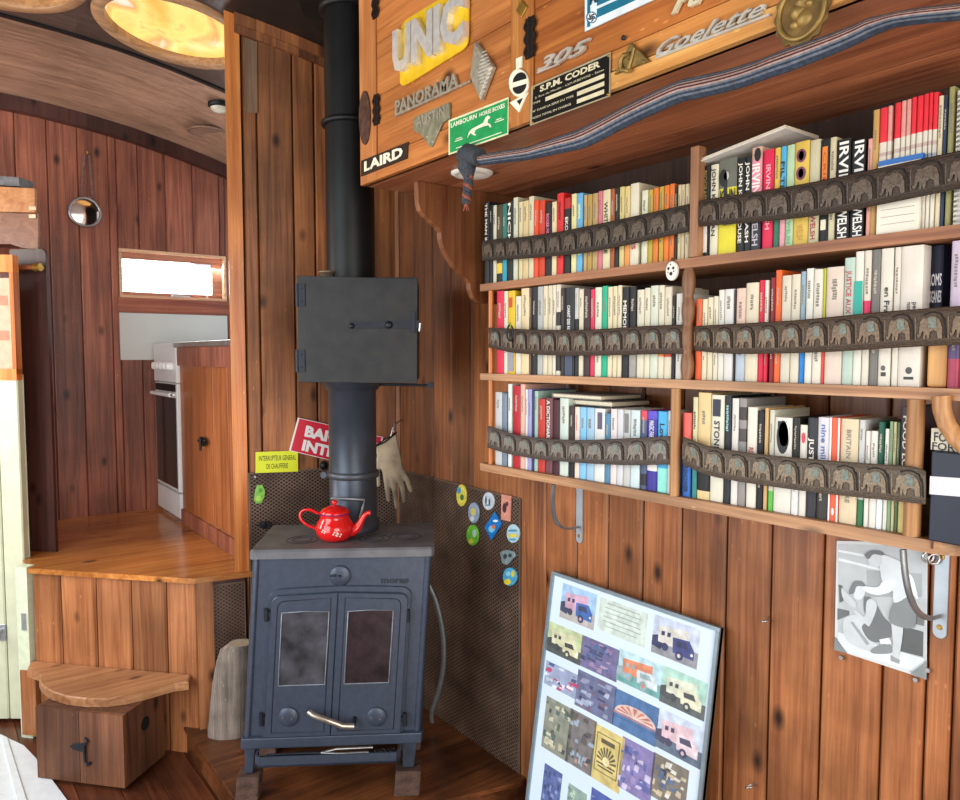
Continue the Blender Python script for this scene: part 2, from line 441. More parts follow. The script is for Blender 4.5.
# floors ---------------------------------------------------------------
mb = MB(); y = -1.4; i = 0
x = -.98
while x < 1.4:
    mb.box((x+.001, -1.4, -.03), (x+.109, 3.3, 0)); x += .11
mb.box((-.98, -1.4, -.06), (1.43, 3.8, -.032))
struct(mb, 'floor', [M_floor])
P0 = PZ(.61).at(31, 567); P0.z = 0; fu = (BA-P0).normalized(); PF = Pl(P0, Vector((fu.y, -fu.x, 0))); fn = PF.n
# raised kitchen floor
top = [P0+fn*.015, BA+fn*.012+bn*.008, BA+bu*(bpar(247))+bn*.012, Vector((1.39, 2.40, 0)), Vector((1.39, KY-.002, 0)), Vector((PK.at(26, 500).x, KY-.002, 0)), PZ(zpl).at(16.5, 551)*1.0]
top[-1].z = 0
mb = MB()
mb.hexa([p+UPW*(zpl-.018) for p in top], [p+UPW*zpl for p in top])
struct(mb, 'floor_upper', [M_kfl])
# platform front boards
LF = (BA-P0).length
sf = [0]+[(PF.at(x, 650)-P0).dot(fu) for x in (62, 97, 132, 167)]+[LF]
struct(planks('w', P0, fu, fn, sf, 0, zpl-.019, 0), 'wall_platform', [M_plat, M_gap])
# hearth
hz = .09
h1 = Vector((.678, 2.56, 0)); hA = PZ(hz).at(518, 781); hB = PZ(hz).at(440, 800)
hd = (hB-hA); hd.z = 0; hd.normalize()
t = (hA.x-.678)/(-hd.x); hC = Vector((.678, hA.y+hd.y*t, 0))
hpoly = [Vector((.678, 2.545, 0)), BA+bn*.002, BC+Vector((-.003, -.003, 0)), Vector((W-.003, hA.y, 0)), Vector((hA.x, hA.y, 0)), hC]
mb = MB(); mb.hexa([p+UPW*0.001 for p in hpoly], [p+UPW*(hz-.012) for p in hpoly], 0)
cen = sum(hpoly, Vector())/6
mb.bprism([p+UPW*(hz-.012)+(p-cen).normalized()*(.012 if i in (0, 4, 5) else 0) for i, p in enumerate(hpoly)], (0, 0, .012), .003, 0)
struct(mb, 'floor_hearth', [M_hearth])
# tall orange edge post (end of the partition) 
pA = BA+bu*bpar(231.5); pB = BA+bu*bpar(246)
mb = MB()
zt = lambda p: zc(p.x, p.y)+.01
th = .03
q = [pA-bn*.001, pB-bn*.001, pB+bn*.006, pA+bn*.006]
mb.hexa([v+UPW*(zpl+.0005) for v in q], [v+UPW*zt(v) for v in q])
struct(mb, 'trim_4', [M_orange])
cq = BC-bu*.006; mb = MB(); q = [cq+bn*.0, cq+bn*.008-bu*.0, Vector((W-.001, cq.y-.02, 0)), Vector((W+.02, cq.y-.02, 0)), Vector((W+.02, cq.y+.03, 0)), cq-bn*.02]  # filler strip added to block a light leak at the corner
mb.hexa([Vector((v.x, v.y, hz+.001)) for v in q], [Vector((v.x, v.y, zc(v.x, v.y))) for v in q])
struct(mb, 'corner_light_stop', [M_alc])
# short board below the post, between platform corner and the mesh
mb = MB()
c0 = BA+bu*.0; c1 = BA+bu*bpar(214, 640)
q = [c0+bn*.0, c1, c1+bn*.012, c0+bn*.012]
mb.hexa([v+UPW*hz for v in q], [v+UPW*(zpl-.019) for v in q])
c2 = BA+bu*bpar(246, 640)
q = [c1, c2, c2+bn*.003, c1+bn*.003]
mb.hexa([v+UPW*hz for v in q], [v+UPW*(zpl-.019) for v in q], 1)
struct(mb, 'trim_5', [M_plat, M_darkbd])
# partition board beside the orange post on the kitchen side
mb = MB()
q = [pA-bn*.002+bu*.002, pB-bn*.03, pB-bn*.032+bu*.02, pA-bn*.05+bu*.01]
# dark post on the left of the platform
b1, b2 = PZ(zpl).at(21, 551), PZ(zpl).at(56, 552)
PD = Pl(b1, (b2-b1).cross(UPW))
mb = MB()
outl = [(18, 551), (22, 560)]
z1 = PD.at(22, 249).z
A, B = b1.copy(), b2.copy(); A.z = B.z = zpl; n = PD.n
prof = [A, B, Vector((B.x, B.y, z1-.02)), Vector((B.x, B.y, z1-.008))+(A-B).normalized()*.004, Vector((B.x, B.y, z1))+(A-B).normalized()*.014, Vector((A.x, A.y, z1))]
mb.bprism([p-n*.014 for p in prof], n*.014, .001)
struct(mb, 'trim_6', [M_darkbd])

# door leaf at the left: pale tongue and groove
DU = (-RT); PDo = Pl(P0+Vector((-.01, .03, 0)), FW0)
du = RT; d0 = RD((17.5-CX)/F*2.64, 2.64); PDo = Pl(d0, FW0); dn = PDo.n
door = MB()
w = .62; zt_ = PDo.at(5, 272).z
for i in range(8):
    a, b = -w+i*w/8+.002, -w+(i+1)*w/8-.002
    prof = [(a, -.03), (b, -.03), (b, -.004), (b-.004, 0), (a+.004, 0), (a, -.004)]
    zz = 1.28
    door.hexa([d0+du*x+dn*h+UPW*.018 for x, h in prof], [d0+du*x+dn*h+UPW*zz for x, h in prof])
door.prism([d0-du*w-dn*.032+UPW*.03, d0-dn*.032+UPW*.03, d0-dn*.032+UPW*1.28, d0-du*w-dn*.032+UPW*1.28], -dn*.003)
def bar(mb, x0, x1, z0, z1, t0, t1, mi=0, o=d0, u=du, n=dn):
    q = [o+u*x0+n*t0, o+u*x1+n*t0, o+u*x1+n*t1, o+u*x0+n*t1]
    mb.hexa([v+UPW*z0 for v in q], [v+UPW*z1 for v in q], mi)
M_pale = mat('#cdd0b4', .45, 0, .06, .1, 20)
dr = struct(door, 'door_1', [M_pale])
mb = MB(); bar(mb, -.014, 0, 1.28, zt_, -.03, .004); bar(mb, -w, -w+.045, 1.28, zt_, -.03, .004); bar(mb, -w, 0, zt_, zt_+.06, -.03, .004); bar(mb, -w, 0, 1.26, 1.30, -.03, .006)
mb.build('window_frame', M_orange, dr)
mb = MB(); bar(mb, -w+.045, -.014, 1.3, zt_, -.02, -.017)
gl = bpy.data.materials.new('pane_glass'); gl.use_nodes = True
gb = gl.node_tree.nodes['Principled BSDF']; gb.inputs['Transmission Weight'].default_value = 1; gb.inputs['Roughness'].default_value = .02; gb.inputs['Base Color'].default_value = (.95, .97, 1, 1)
mb.build('pane', gl, dr)
M_blind = mat('#e0a58c', .8, 0, .1); M_blind2 = mat('#c97f66', .8, 0, .1)
mb = MB(); bar(mb, -w+.05, -.016, 1.3, zt_-.02, -.012, -.009)
for i in range(7):
    for k in range(6):
        if (i+k) % 2: bar(mb, -.03-.06*i-.04, -.03-.06*i, 1.34+k*.062, 1.34+k*.062+.035, -.0085, -.008, 1)
mb.build('curtain', [M_blind, M_blind2], dr)
mb = MB()
for px, py in ((2, 632), (12, 632)):
    pass
p = PDo.at(3, 632); p = d0+du*(p-d0).dot(du)+UPW*p.z
mb.bprism([p+dn*.001+du*a+UPW*b for a, b in ((-.012, -.03), (.012, -.03), (.012, .03), (-.012, .03))], dn*.006, .001); mb.tube([p+dn*.006+UPW*.012, p+dn*.03+UPW*.012, p+dn*.03-UPW*.02-du*.01], .005)
mb.build('latch', M_alu, dr)
# jamb (pale green) between door and platform front
mb = MB()
q = [P0+fn*.016-fu*.004, P0+fn*.016-fu*.05+fn*.0, P0-fn*.02-fu*.05, P0-fn*.02-fu*.004]
mb.hexa([v+UPW*.0 for v in q], [v+UPW*(zpl+.003) for v in q])
for z in (.16, .42):
    p = P0+fn*.017-fu*.02
    mb.prism([p+UPW*(z-.03)-fu*.008, p+UPW*(z-.03)+fu*.008, p+UPW*(z+.03)+fu*.008, p+UPW*(z+.03)-fu*.008], fn*.004, 1)
struct(mb, 'trim_7', [mat('#cfd9bd', .5, 0, .08), M_alu])
# pale threshold on the floor at the door
pz = PZ(.0)
pts = [PZ(.012).at(*q) for q in ((-40, 728), (0, 734), (24, 745), (36, 757), (72, 806), (30, 850), (-60, 850))]
mb = MB(); mb.bprism([Vector((p.x, p.y, .001)) for p in pts], (0, 0, .012), .004)
pts2 = [PZ(.016).at(*q) for q in ((1, 735), (7, 738), (30, 812), (20, 812))]
mb.prism([Vector((p.x, p.y, .013)) for p in pts2], (0, 0, .006), 0)
struct(mb, 'floor_threshold', [mat('#dfe6ec', .3, 0, .05)])

# ---------------------------------------------------------------- kitchen window
wn = struct(MB().box((WX0, KY-.004, WZ1-.012), (WX1, KY+.06, WZ1)).box((WX0, KY-.004, WZ0), (WX1, KY+.06, WZ0+.012)).box((WX0, KY-.004, WZ0+.012), (WX0+.012, KY+.06, WZ1-.012)).box((WX1-.012, KY-.004, WZ0+.012), (WX1, KY+.06, WZ1-.012)), 'window_1', [wood('#b98a6a', '#e6c09c', 'X', .4, False, .1, .1)])
fw = .03
MB().box((WX0+.012, KY+.03, WZ1-.012-fw), (WX1-.012, KY+.05, WZ1-.012)).box((WX0+.012, KY+.03, WZ0+.012), (WX1-.012, KY+.05, WZ0+.03)).box((WX1-.012-fw*1.6, KY+.03, WZ0+.03), (WX1-.012, KY+.05, WZ1-.012-fw)).box((WX0+.012, KY+.03, WZ0+.03), (WX0+.02, KY+.05, WZ1-.012-fw)).build('window_frame', wood('#8f5a45', '#b9826a', 'X', .4, False, .1, .1), wn)
MB().box((WX0+.02, KY+.038, WZ0+.03), (WX1-.012-fw*1.6, KY+.042, WZ1-.012-fw)).build('pane', gl, wn)
xm = (WX0*.45+WX1*.55)
mb = MB().box((xm-.03, KY+.02, WZ0+.014), (xm+.05, KY+.028, WZ0+.022)); mb.lathe([(.008, 0), (.008, .012)], (xm-.03, KY+.024, WZ0+.014), seg=10).lathe([(.006, 0), (.006, .012)], (WX1-.09, KY+.024, WZ0+.014), seg=10)
mb.build('window_stay', M_alu, wn)
MB().box((WX0-.01, KY-.012, WZ0-.07), (WX1+.01, KY-.001, WZ0-.001)).build('window_sill', wood('#7d4030', '#a4624a', 'X', .4, False, .2, .1), wn)
# white splash panel
zb = PK.at(118, 360).z
mb = MB(); mb.bprism([(WX0-.005, KY-.0005, zb), (WX1+.0, KY-.0005, zb), (WX1+.0, KY-.0005, WZ0-.071), (WX0-.005, KY-.0005, WZ0-.071)], (0, -.006, 0), .001)
tag(mb.build('splashback_panel', mat('#c9cbc8', .25, 0, .04, 0, 3)), 'pale grey glossy splashback panel below the kitchen window', 'panel')

# ---------------------------------------------------------------- cooker and kitchen cupboard
KX = .89
PKX = PX(KX)
yk0 = PKX.at(178, 440).y; zwt = PKX.at(185, 342).z
cook = thing('cooker', 'narrow white gas cooker with white knobs and black oven glass', 'cooker', (KX+.25, (yk0+KY)/2, zpl))
yk1 = KY-.02
M_enam = mat('#dcdad8', .3, 0, .04)
zk = lambda py: PX(KX).at(168, py).z
MB().box((KX+.02, yk0+.003, zpl+.001), (KX+.5, yk1, zk(345))).build('body', M_enam, cook, bevel=.006)
MB().bprism([(KX+.02, yk0+.003, zk(382)), (KX+.02, yk1, zk(382)), (KX+.02, yk1, zk(343)), (KX+.02, yk0+.003, zk(343))], (-.02, 0, 0), .004).build('control_panel', M_enam, cook)
for i in range(5):
    yy = yk0+.07+i*.062
    MB().lathe([(.019, 0), (.019, .012), (.015, .024), (.004, .026)], (KX, yy, zk(366)), (-1, 0, 0), 16).build('knob', M_white, cook)
dd = MB().bprism([(KX+.02, yk0+.006, zk(487)), (KX+.02, yk1-.003, zk(487)), (KX+.02, yk1-.003, zk(383)), (KX+.02, yk0+.006, zk(383))], (-.018, 0, 0), .003).build('oven_door', M_enam, cook)
MB().box((KX-.001, yk0+.025, zk(484)), (KX+.004, yk1-.02, zk(397))).build('oven_glass', mat('#141416', .12, 0, .1), dd)
MB().box((KX-.001, yk0+.025, zk(391)), (KX+.004, yk1-.02, zk(384))).build('vent', M_black, dd)
MB().tube([(KX-.02, yk0+.03, zk(394)), (KX-.02, yk1-.03, zk(394))], .009, 0, 10).box((KX-.02, yk0+.03, zk(395)), (KX, yk0+.04, zk(393))).box((KX-.02, yk1-.04, zk(395)), (KX, yk1-.03, zk(393))).build('handle', M_white, dd)
MB().box((KX+.003, yk0+.006, zpl+.02), (KX+.02, yk1-.003, zk(489))).build('drawer', M_enam, cook)
# cupboard with worktop
cup = thing('kitchen_cupboard', 'orange-brown boarded cupboard end beside the white cooker', 'cupboard', (KX+.25, 2.95, zpl))
ye = PKX.at(234, 440).y-.06
ye = max(ye, (BA+bu*bpar(236)).y+.05)
MB().box((KX+.014, ye, zpl+.06), (1.385, yk0-.003, zwt-.04)).build('carcass', M_plat, cup)
mb = planks('c', (KX+.013, ye, 0), (0, 1, 0), (-1, 0, 0), [0, .16, .33, yk0-.003-ye], zpl+.07, zwt-.1, 0, th=.012, ch=.002, back=False)
dd = mb.build('door', wood('#7a4022', '#b06c3e', 'Z', .35, False, .3, .2), cup)
p = PKX.at(204, 441); p.x = KX
mb = MB().box((KX-.006, p.y-.015, p.z-.02), (KX+.001, p.y+.03, p.z+.015)).tube([(KX-.006, p.y-.04, p.z), (KX-.012, p.y+.03, p.z)], .006).tube([(KX-.02, p.y-.02, p.z+.02), (KX-.02, p.y-.02, p.z-.035)], .005)
mb.build('latch', M_black, dd)
MB().box((KX+.003, ye, zwt-.1), (KX+.0135, yk0-.003, zwt-.022)).build('top_rail', M_kit, cup)
MB().box((KX+.005, ye, zpl+.001), (KX+.0135, yk0-.003, zpl+.065)).build('plinth', M_kit, cup)
MB().box((KX-.012, ye-.01, zwt-.022), (1.385, yk0-.001, zwt)).build('worktop', M_steel, cup, bevel=.004)

# ================================================================== UPPER CABINET
cz0 = EYE+.448; cy1 = PX(XC).at(360, 120).y
PC = PX(XC)
cab = thing('overhead_cabinet', 'long orange-brown overhead cabinet covered in old metal vehicle badges', 'cabinet', (W-.2, .4, cz0))
def zq(px, py): return PC.at(px, py).z
ytop = 2.7
ztop = zc(XC, 0)-.002
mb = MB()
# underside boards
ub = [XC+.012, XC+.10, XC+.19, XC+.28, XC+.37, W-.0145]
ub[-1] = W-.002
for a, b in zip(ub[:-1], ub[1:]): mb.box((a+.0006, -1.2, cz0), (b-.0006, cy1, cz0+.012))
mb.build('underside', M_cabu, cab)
mb = MB(); n = 6
for i in range(n):
    a, b = XC+.02+(W-.004-XC-.02)*i/n, XC+.02+(W-.004-XC-.02)*(i+1)/n
    mb.hexa([(a, cy1-.018, cz0+.012), (b, cy1-.018, cz0+.012), (b, cy1, cz0+.012), (a, cy1, cz0+.012)], [(a, cy1-.018, zc(a, 0)-.003), (b, cy1-.018, zc(b, 0)-.003), (b, cy1, zc(b, 0)-.003), (a, cy1, zc(a, 0)-.003)])
mb.build('side_panel', M_alc, cab)
# face frame
def yq(px, py=100): return PC.at(px, py).y
def fbox(mb, ya, yb, za, zb, t0=0, t1=.02, mi=0): mb.box((XC+t0, min(ya, yb), za), (XC+t1, max(ya, yb), zb), mi)
zr1 = cz0+.052
ysts = [(cy1, yq(376)), (yq(511), yq(533)), (yq(790, 40)-.42, yq(790, 40)-.455)]
mb = MB(); fbox(mb, cy1, yq(376), cz0, ztop); mb.build('stile', wood('#9c5a2c', '#cf8850', 'Z', .35, True, .3, .1), cab)
mb = MB(); fbox(mb, yq(511), yq(533), cz0, ztop); mb.build('stile', wood('#a05c28', '#cf8a48', 'Z', .35, True, .3, .1), cab)
mb = MB(); fbox(mb, yq(511)-0, yq(376)-.0008, cz0, zr1-.0); mb.build('bottom_rail', M_cab, cab)
mb = MB(); fbox(mb, -1.2, yq(533)-.0008, cz0, cz0+.028); mb.build('bottom_rail', M_cabl, cab)
zj = PC.at(443, 59).z; zj2 = PC.at(614, 50).z
def door(ya, yb, zs, m):
    mb = MB()
    for a, b in zip(zs[:-1], zs[1:]): mb.bprism([(XC+.02, ya, a+.0007), (XC+.02, yb, a+.0007), (XC+.02, yb, b-.0007), (XC+.02, ya, b-.0007)], (-.018, 0, 0), .001)
    return mb.build('door', m, cab)
zd = cz0+.054
d1 = door(yq(510.5)+.001, yq(376.5)-.001, [zd, zj, zj+.13, zj+.26, ztop], M_cab)
ya, yb = -1.2, yq(533.5)-.001
door(ya, yb, [cz0+.03, zj2], wood('#a8662c', '#d08f4c', 'Y', .32, True, .2, .1))
door(ya, yb, [zj2, zj2+.14, zj2+.28, ztop], wood('#8c4a20', '#bd7438', 'Y', .3, True, .3, .2))
M_hinge = mat('#211815', .6, .2, .3, .3, 90, .2)
def hinge(px, py, h=.075, w=.035):
    p = PC.at(px, py); p.x = XC-.0015
    mb = MB(); k = 18
    for sgn in (-1, 1):
        pts = []
        for i in range(k+1):
            t = -h/2+h*i/k
            ww = w/2*(.55+.45*abs(math.cos(t/h*math.pi*3.2)))
            pts.append(p+Vector((0, sgn*ww, t)))
        pts += [p+Vector((0, sgn*.002, h/2)), p+Vector((0, sgn*.002, -h/2))]
        mb.prism(pts, (-.003, 0, 0))
    mb.tube([p+Vector((-.003, 0, -h/2)), p+Vector((-.003, 0, h/2))], .003, 0, 8)
    for dy in (-.011, .011):
        for dz in (-.024, .024): mb.lathe([(.003, 0), (.003, .002)], p+Vector((-.003, dy, dz)), (-1, 0, 0), 8)
    mb.build('hinge', M_hinge, cab)
hinge(376, 3); hinge(377, 110); hinge(531, 38)
# scalloped support bracket under the cabinet
PBk = PY(1.64)
bp = [(418, 193), (419, 203), (421, 210), (425, 215.5), (430, 219), (433, 223), (438, 227), (441, 232), (441.5, 239), (444, 248), (449, 258), (455, 267), (461, 273), (467, 278), (470, 283), (471, 290), (474, 298), (480, 303)]
pts = [PBk.at(*q) for q in bp]
pts[0].z = cz0-.001
pts += [Vector((W-.002, 1.64, pts[-1].z)), Vector((W-.002, 1.64, cz0-.001))]
mb = MB(); mb.prism(pts, (0, .02, 0))
tag(mb.build('shelf_bracket', wood('#6b3a20', '#96603a', 'Z', .4, False, .3, .05), origin=(1.3, 1.65, pts[-2].z)), 'scroll-cut wooden bracket board under the overhead cabinet, left of the bookshelves', 'bracket')
# recessed white lamp under cabinet
p = PZ(cz0).at(472, 172)
lm = thing('recessed_lamp', 'flat round white recessed lamp in the overhead cabinet underside', 'lamp', p-Vector((0, 0, .012)))
MB().lathe([(.052, -.001), (.052, -.004), (.044, -.009), (.036, -.008)], p, (0, 0, 1), 28).build('rim', mat('#dcd6cc', .4), lm)
MB().lathe([(.035, -.009), (.02, -.011), (.001, -.012)], p, (0, 0, 1), 24).build('lens', mat('#efe9dd', .3), lm)
# ------------------------------------------------------------------ badges on the cabinet
BN = Vector((-1, 0, 0))
PCb = PX(XC-.0006)
def P(px, py, off=0): return PCb.at(px, py, off)
def quad(pts, off=0): return [P(*q, off) for q in pts]
def T(mb, s, A, B, C, th=.0, off=0, mi=0, bold=0., shear=0., pl=PCb):
    mb.text(s, pl.at(*A), pl.at(*B), pl.at(*C), pl.n, th, off, mi, bold, shear)
M_chrome = mat('#e2dfd8', .3, .55, .12, .05, 60)
M_chr2 = mat('#aaa28e', .4, .5, .25, .2, 90)
M_yel = mat('#e0b51f', .35, .1, .15, .1, 30)
M_cream = mat('#e8dfc4', .5)
def badge(name, label, pts, m, th=.003, cat='badge', bev=.001):
    q = quad(pts); mb = MB(); mb.bprism(q, BN*th, bev)
    o = mb.build(name, m, None, origin=sum(q, Vector())/len(q)+BN*.0)
    return tag(o, label, cat)
def roundq(pts, r=.15, k=4):
    out = []; n = len(pts)
    for i in range(n):
        p0, p1, p2 = [Vector(q) for q in (pts[i-1], pts[i], pts[(i+1) % n])]
        a = p1+(p0-p1)*r; b = p1+(p2-p1)*r
        for j in range(k+1):
            t = j/k; out.append(tuple(a*(1-t)**2+p1*2*t*(1-t)+b*t*t))
    return out
o = badge('vehicle_badge', 'yellow enamel badge with big raised chrome letters at the cabinet top left', roundq([(402, 23), (470, -18), (469, 47), (401, 89)], .12), M_yel, .004)
mb = MB(); T(mb, 'UNIC', (399, 74), (470, 38), (399, 36), th=.015, off=.004, bold=.05)
mb.build('raised_lettering', M_chrome, o)
mb = MB(); T(mb, 'PANORAMA', (397, 114), (460, 86), (397, 102), th=.006, bold=.03)
mb.prism(quad([(396.5, 117), (472, 82.5), (472, 80.5), (396.5, 114.5)]), BN*.005)
tag(mb.build('vehicle_badge', M_chr2, origin=P(428, 100)), 'long cast metal capital-letter badge directly below the yellow badge', 'badge')
o = badge('vehicle_badge', 'upright metal diamond badge with fine ridges, right of the yellow badge', [(478.8, 42.3), (496.3, 67.5), (483.7, 101), (473, 77.6)], M_chr2, .012, bev=.006)
mb = MB()
for i in range(12):
    t = i/12; y = 52+i*3.6
    w = (1-abs(y-71)/28)*8
    if w > 1: mb.prism(quad([(484-w*.7, y+.6+w*.3), (484+w, y-w*.45+.6), (484+w, y-w*.45-.3), (484-w*.7, y-.3+w*.3)], .012), BN*.0015)
mb.build('ridges', M_chrome, o)
sh = roundq([(414.6, 118), (450.6, 102.4), (450.6, 118.5), (443, 124), (432.6, 148.5), (421.4, 134), (414.6, 131)], .12)
o = badge('vehicle_badge', 'worn grey metal badge with a drilled triangular tail above the green plate', sh, mat('#8c8a70', .5, .5, .3, .3, 60), .004)
mb = MB(); T(mb, 'AUSTIN', (418, 128), (447, 116), (418, 118.5), th=.002, off=.004, bold=.03)
for q in ((427, 137), (437, 132), (432.5, 142)): mb.lathe([(.004, 0), (.003, .002)], P(*q, .004), BN, 10)
mb.build('raised_lettering', M_chr2, o)
gq = [(449, 155.3), (508.5, 134.6), (509, 97.2), (449, 120.4)]
o = badge('enamel_plate', 'green enamel horse-box plate with a pale horse on the cabinet bottom rail', gq, mat('#d9d3a8', .4), .002, 'plate')
ins = [(450.2, 153), (507.3, 133), (507.8, 99.5), (450.2, 121.8)]
def mapq(q, u, v):
    bl, br, tr, tl = [Vector(x) for x in q]
    a = bl+(br-bl)*u; b = tl+(tr-tl)*u; return tuple(a+(b-a)*v)
mb = MB(); mb.prism(quad(ins, .002), BN*.0008); mb.build('green_field', mat('#1f9250', .3, 0, .15), o)
mb = MB()
T(mb, 'LAMBOURN', mapq(ins, .03, .78), mapq(ins, .48, .78), mapq(ins, .03, .92), off=.0031, bold=.02)
T(mb, 'HORSE BOXES', mapq(ins, .53, .78), mapq(ins, .97, .78), mapq(ins, .53, .9), off=.0031, bold=.02)
horse = [(.3, .22), (.33, .4), (.38, .48), (.5, .52), (.58, .55), (.62, .7), (.66, .74), (.7, .66), (.68, .6), (.66, .62), (.65, .5), (.7, .42), (.72, .3), (.7, .3), (.67, .4), (.6, .42), (.5, .42), (.44, .4), (.42, .3), (.46, .22), (.43, .22), (.38, .3), (.36, .36), (.33, .3)]
mb.prism([P(*mapq(ins, u, v*.9+.08), .003) for u, v in horse], BN*.0006)
for u0, u1, v in ((.1, .9, .07), (.1, .2, .36), (.08, .22, .3), (.8, .9, .5), (.78, .94, .44)):
    mb.prism([P(*mapq(ins, *q), .003) for q in ((u0, v), (u1, v), (u1, v+.025), (u0, v+.025))], BN*.0003)
mb.build('lettering', M_cream, o)
o = badge('name_plate', 'small dark brown plate with pale capitals at the cabinet lower left corner', [(361.8, 176.6), (408, 158.6), (408.6, 142.2), (361.8, 161)], mat('#33261f', .5, 0, .1, 0, 30, .15), .003, 'plate')
mb = MB(); T(mb, 'LAIRD', (365.5, 171.5), (404, 156.5), (365.5, 162.5), off=.0035, th=.0006, bold=.04)
mb.build('lettering', M_cream, o)
mb = MB(); mb.bprism([P(365.5+5.5*math.cos(t), 118+27*math.sin(t)) for t in [2*math.pi*i/20 for i in range(20)]], BN*.004, .001)
tag(mb.build('name_plate', M_rust, origin=P(365, 118)), 'rusty brown oval plate on the cabinet left stile', 'plate')
# small lozenge, white badge on the stile
o = badge('vehicle_badge', 'small brass lozenge badge high on the cabinet middle stile', [(522.4, 0), (528, 7), (522.4, 17.5), (517, 11)], M_brass, .003)
el = [(519.8+9.7*math.cos(t), 83.2+14*math.sin(t)) for t in [2*math.pi*i/24 for i in range(24)]]
mb = MB(); mb.bprism(quad(el), BN*.004, .001)
mb.prism(quad([(517.2, 70), (522.5, 67.5), (523, 56.5), (517, 59)]), BN*.003)
mb.prism(quad([(511, 103), (528.8, 92.5), (519.8, 112.4)]), BN*.003)
o = tag(mb.build('vehicle_badge', M_cream, origin=P(520, 84)), 'cream and black oval badge with downward point on the cabinet middle stile', 'badge')
mb = MB()
for sg in (-1, 1):
    pts = [(519.8+6.8*math.cos(t), 83.2-1.5*0+sg*2.6+sg*8*abs(math.sin(t))+(519.8-(519.8+6.8*math.cos(t)))*.3) for t in [math.pi*i/12 for i in range(13)]]
    mb.prism(quad(pts, .004), BN*.0008)
mb.prism(quad([(517, 101), (523, 98), (519.8, 105)], .003), BN*.001)
mb.build('black_field', M_black, o)
mb = MB(); T(mb, '305', (539, 72), (590, 51.5), (541, 60), th=.006, shear=.3, bold=.02)
mb.prism(quad([(538, 74), (560, 65), (560, 63.5), (538, 72.5)]), BN*.004)
tag(mb.build('vehicle_badge', mat('#cfc7b8', .35, .5, .15), origin=P(565, 62)), 'slanted metal three-digit number badge above the black data plate', 'badge')
pq = [(530.4, 126), (610.5, 96.5), (611, 52.2), (531.8, 86.8)]
o = badge('maker_plate', 'black riveted data plate with pale lettering and blank strips', pq, mat('#b9ad8c', .4, .5), .002, 'plate')
mb = MB(); mb.prism([P(*mapq(pq, *q), .002) for q in ((.02, .04), (.98, .04), (.98, .96), (.02, .96))], BN*.0006); mb.build('black_field', mat('#120f0b', .5, 0, .1, 0, 30, .15), o)
mb = MB(); T2 = lambda s, u0, u1, v0, v1, b=.02: T(mb, s, mapq(pq, u0, v0), mapq(pq, u1, v0), mapq(pq, u0, v1), off=.003, bold=b)
T2('S.P.M. CODER', .12, .88, .76, .9, .04); T2('2, Rue du Moulin - COURBEVOIE - Seine', .06, .93, .63, .68, 0); T2('TYPE', .04, .13, .5, .55, .01)
T2('N° DANS LA SERIE DU TYPE', .04, .55, .3, .35, .01); T2('POIDS TOTAL EN CHARGE', .04, .52, .13, .18, .01)
for u0, u1, v in ((.18, .92, .48), (.58, .92, .3), (.58, .92, .12)):
    mb.prism([P(*mapq(pq, *q), .0028) for q in ((u0, v), (u1, v), (u1, v+.1), (u0, v+.1))], BN*.0004)
mb.build('lettering', mat('#cfc4a0', .5), o)
mb = MB()
for u, v in ((.03, .06), (.97, .06), (.03, .94), (.97, .94)): mb.lathe([(.003, 0), (.002, .002)], P(*mapq(pq, u, v), .002), BN, 8)
mb.build('rivets', M_brass, o)
mb = MB(); mb.bprism(quad([(616.5, 75), (651.5, 61.5), (632.5, 43)]), BN*.006, .002)
mb.tube([P(*q, .008) for q in ((630, 71), (622, 70), (620, 62), (624, 55), (629, 54), (630, 59))], .004)
mb.tube([P(*q, .008) for q in ((628, 70), (631, 60), (634, 48))], .003)
for q in ((643, 62), (622, 71), (632.5, 49)): mb.lathe([(.003, 0), (.002, .002)], P(*q, .006), BN, 8)
tag(mb.build('vehicle_badge', mat('#8e7440', .45, .6, .3, .3, 60), origin=P(633, 60)), 'old brass triangle badge with a curl, left of the script lettering', 'badge')
lq = [(585.7, 31.9), (700, -21), (700, -62), (585.7, -12)]
o = badge('enamel_plate', 'white and teal striped plate with round spiral logo at the cabinet top', lq, mat('#d8e2e4', .35), .003, 'plate')
mb = MB()
for v0, v1, u0 in ((.2, .4, .1), (.47, .62, .1)):
    mb.prism([P(*mapq(lq, *q), .003) for q in ((u0, v0), (.97, v0), (.97, v1), (u0, v1))], BN*.0006)
mb.prism([P(*mapq(lq, *q), .003) for q in ((.015, .08), (.04, .08), (.04, .95), (.015, .95))], BN*.0006)
mb.prism([P(591.8+5.3*math.cos(t), 17.5+5.8*math.sin(t), .0032) for t in [2*math.pi*i/20 for i in range(20)]], BN*.001)
mb.build('teal_field', mat('#1e6b83', .3), o)
mb = MB(); mb.prism([P(591.8+4.3*math.cos(t), 17.5+4.8*math.sin(t), .0043) for t in [2*math.pi*i/20 for i in range(20)]], BN*.0003); mb.build('logo_disc', M_white, o)
mb = MB()
for k in range(5):
    a0 = 2*math.pi*k/5
    mb.tube([P(591.8+r*math.cos(a0+r*.45), 17.5+r*1.1*math.sin(a0+r*.45), .0052) for r in (.8, 1.8, 2.8, 3.6)], .0012, 0, 5)
T(mb, 'MA', (591.5, 5.6), (605, -.6), (591.5, -6.5), off=.0042, bold=.02)
mb.build('lettering', mat('#123a4c', .4), o)
mb = MB(); T(mb, 'Pu', (673.5, 14.5), (706, 1), (678, -6), th=.006, shear=.35, bold=.03)
tag(mb.build('vehicle_badge', mat('#d9cfae', .4, .3), origin=P(690, 2)), 'cream slanted script badge partly cut off above the brass triangle badge', 'badge')
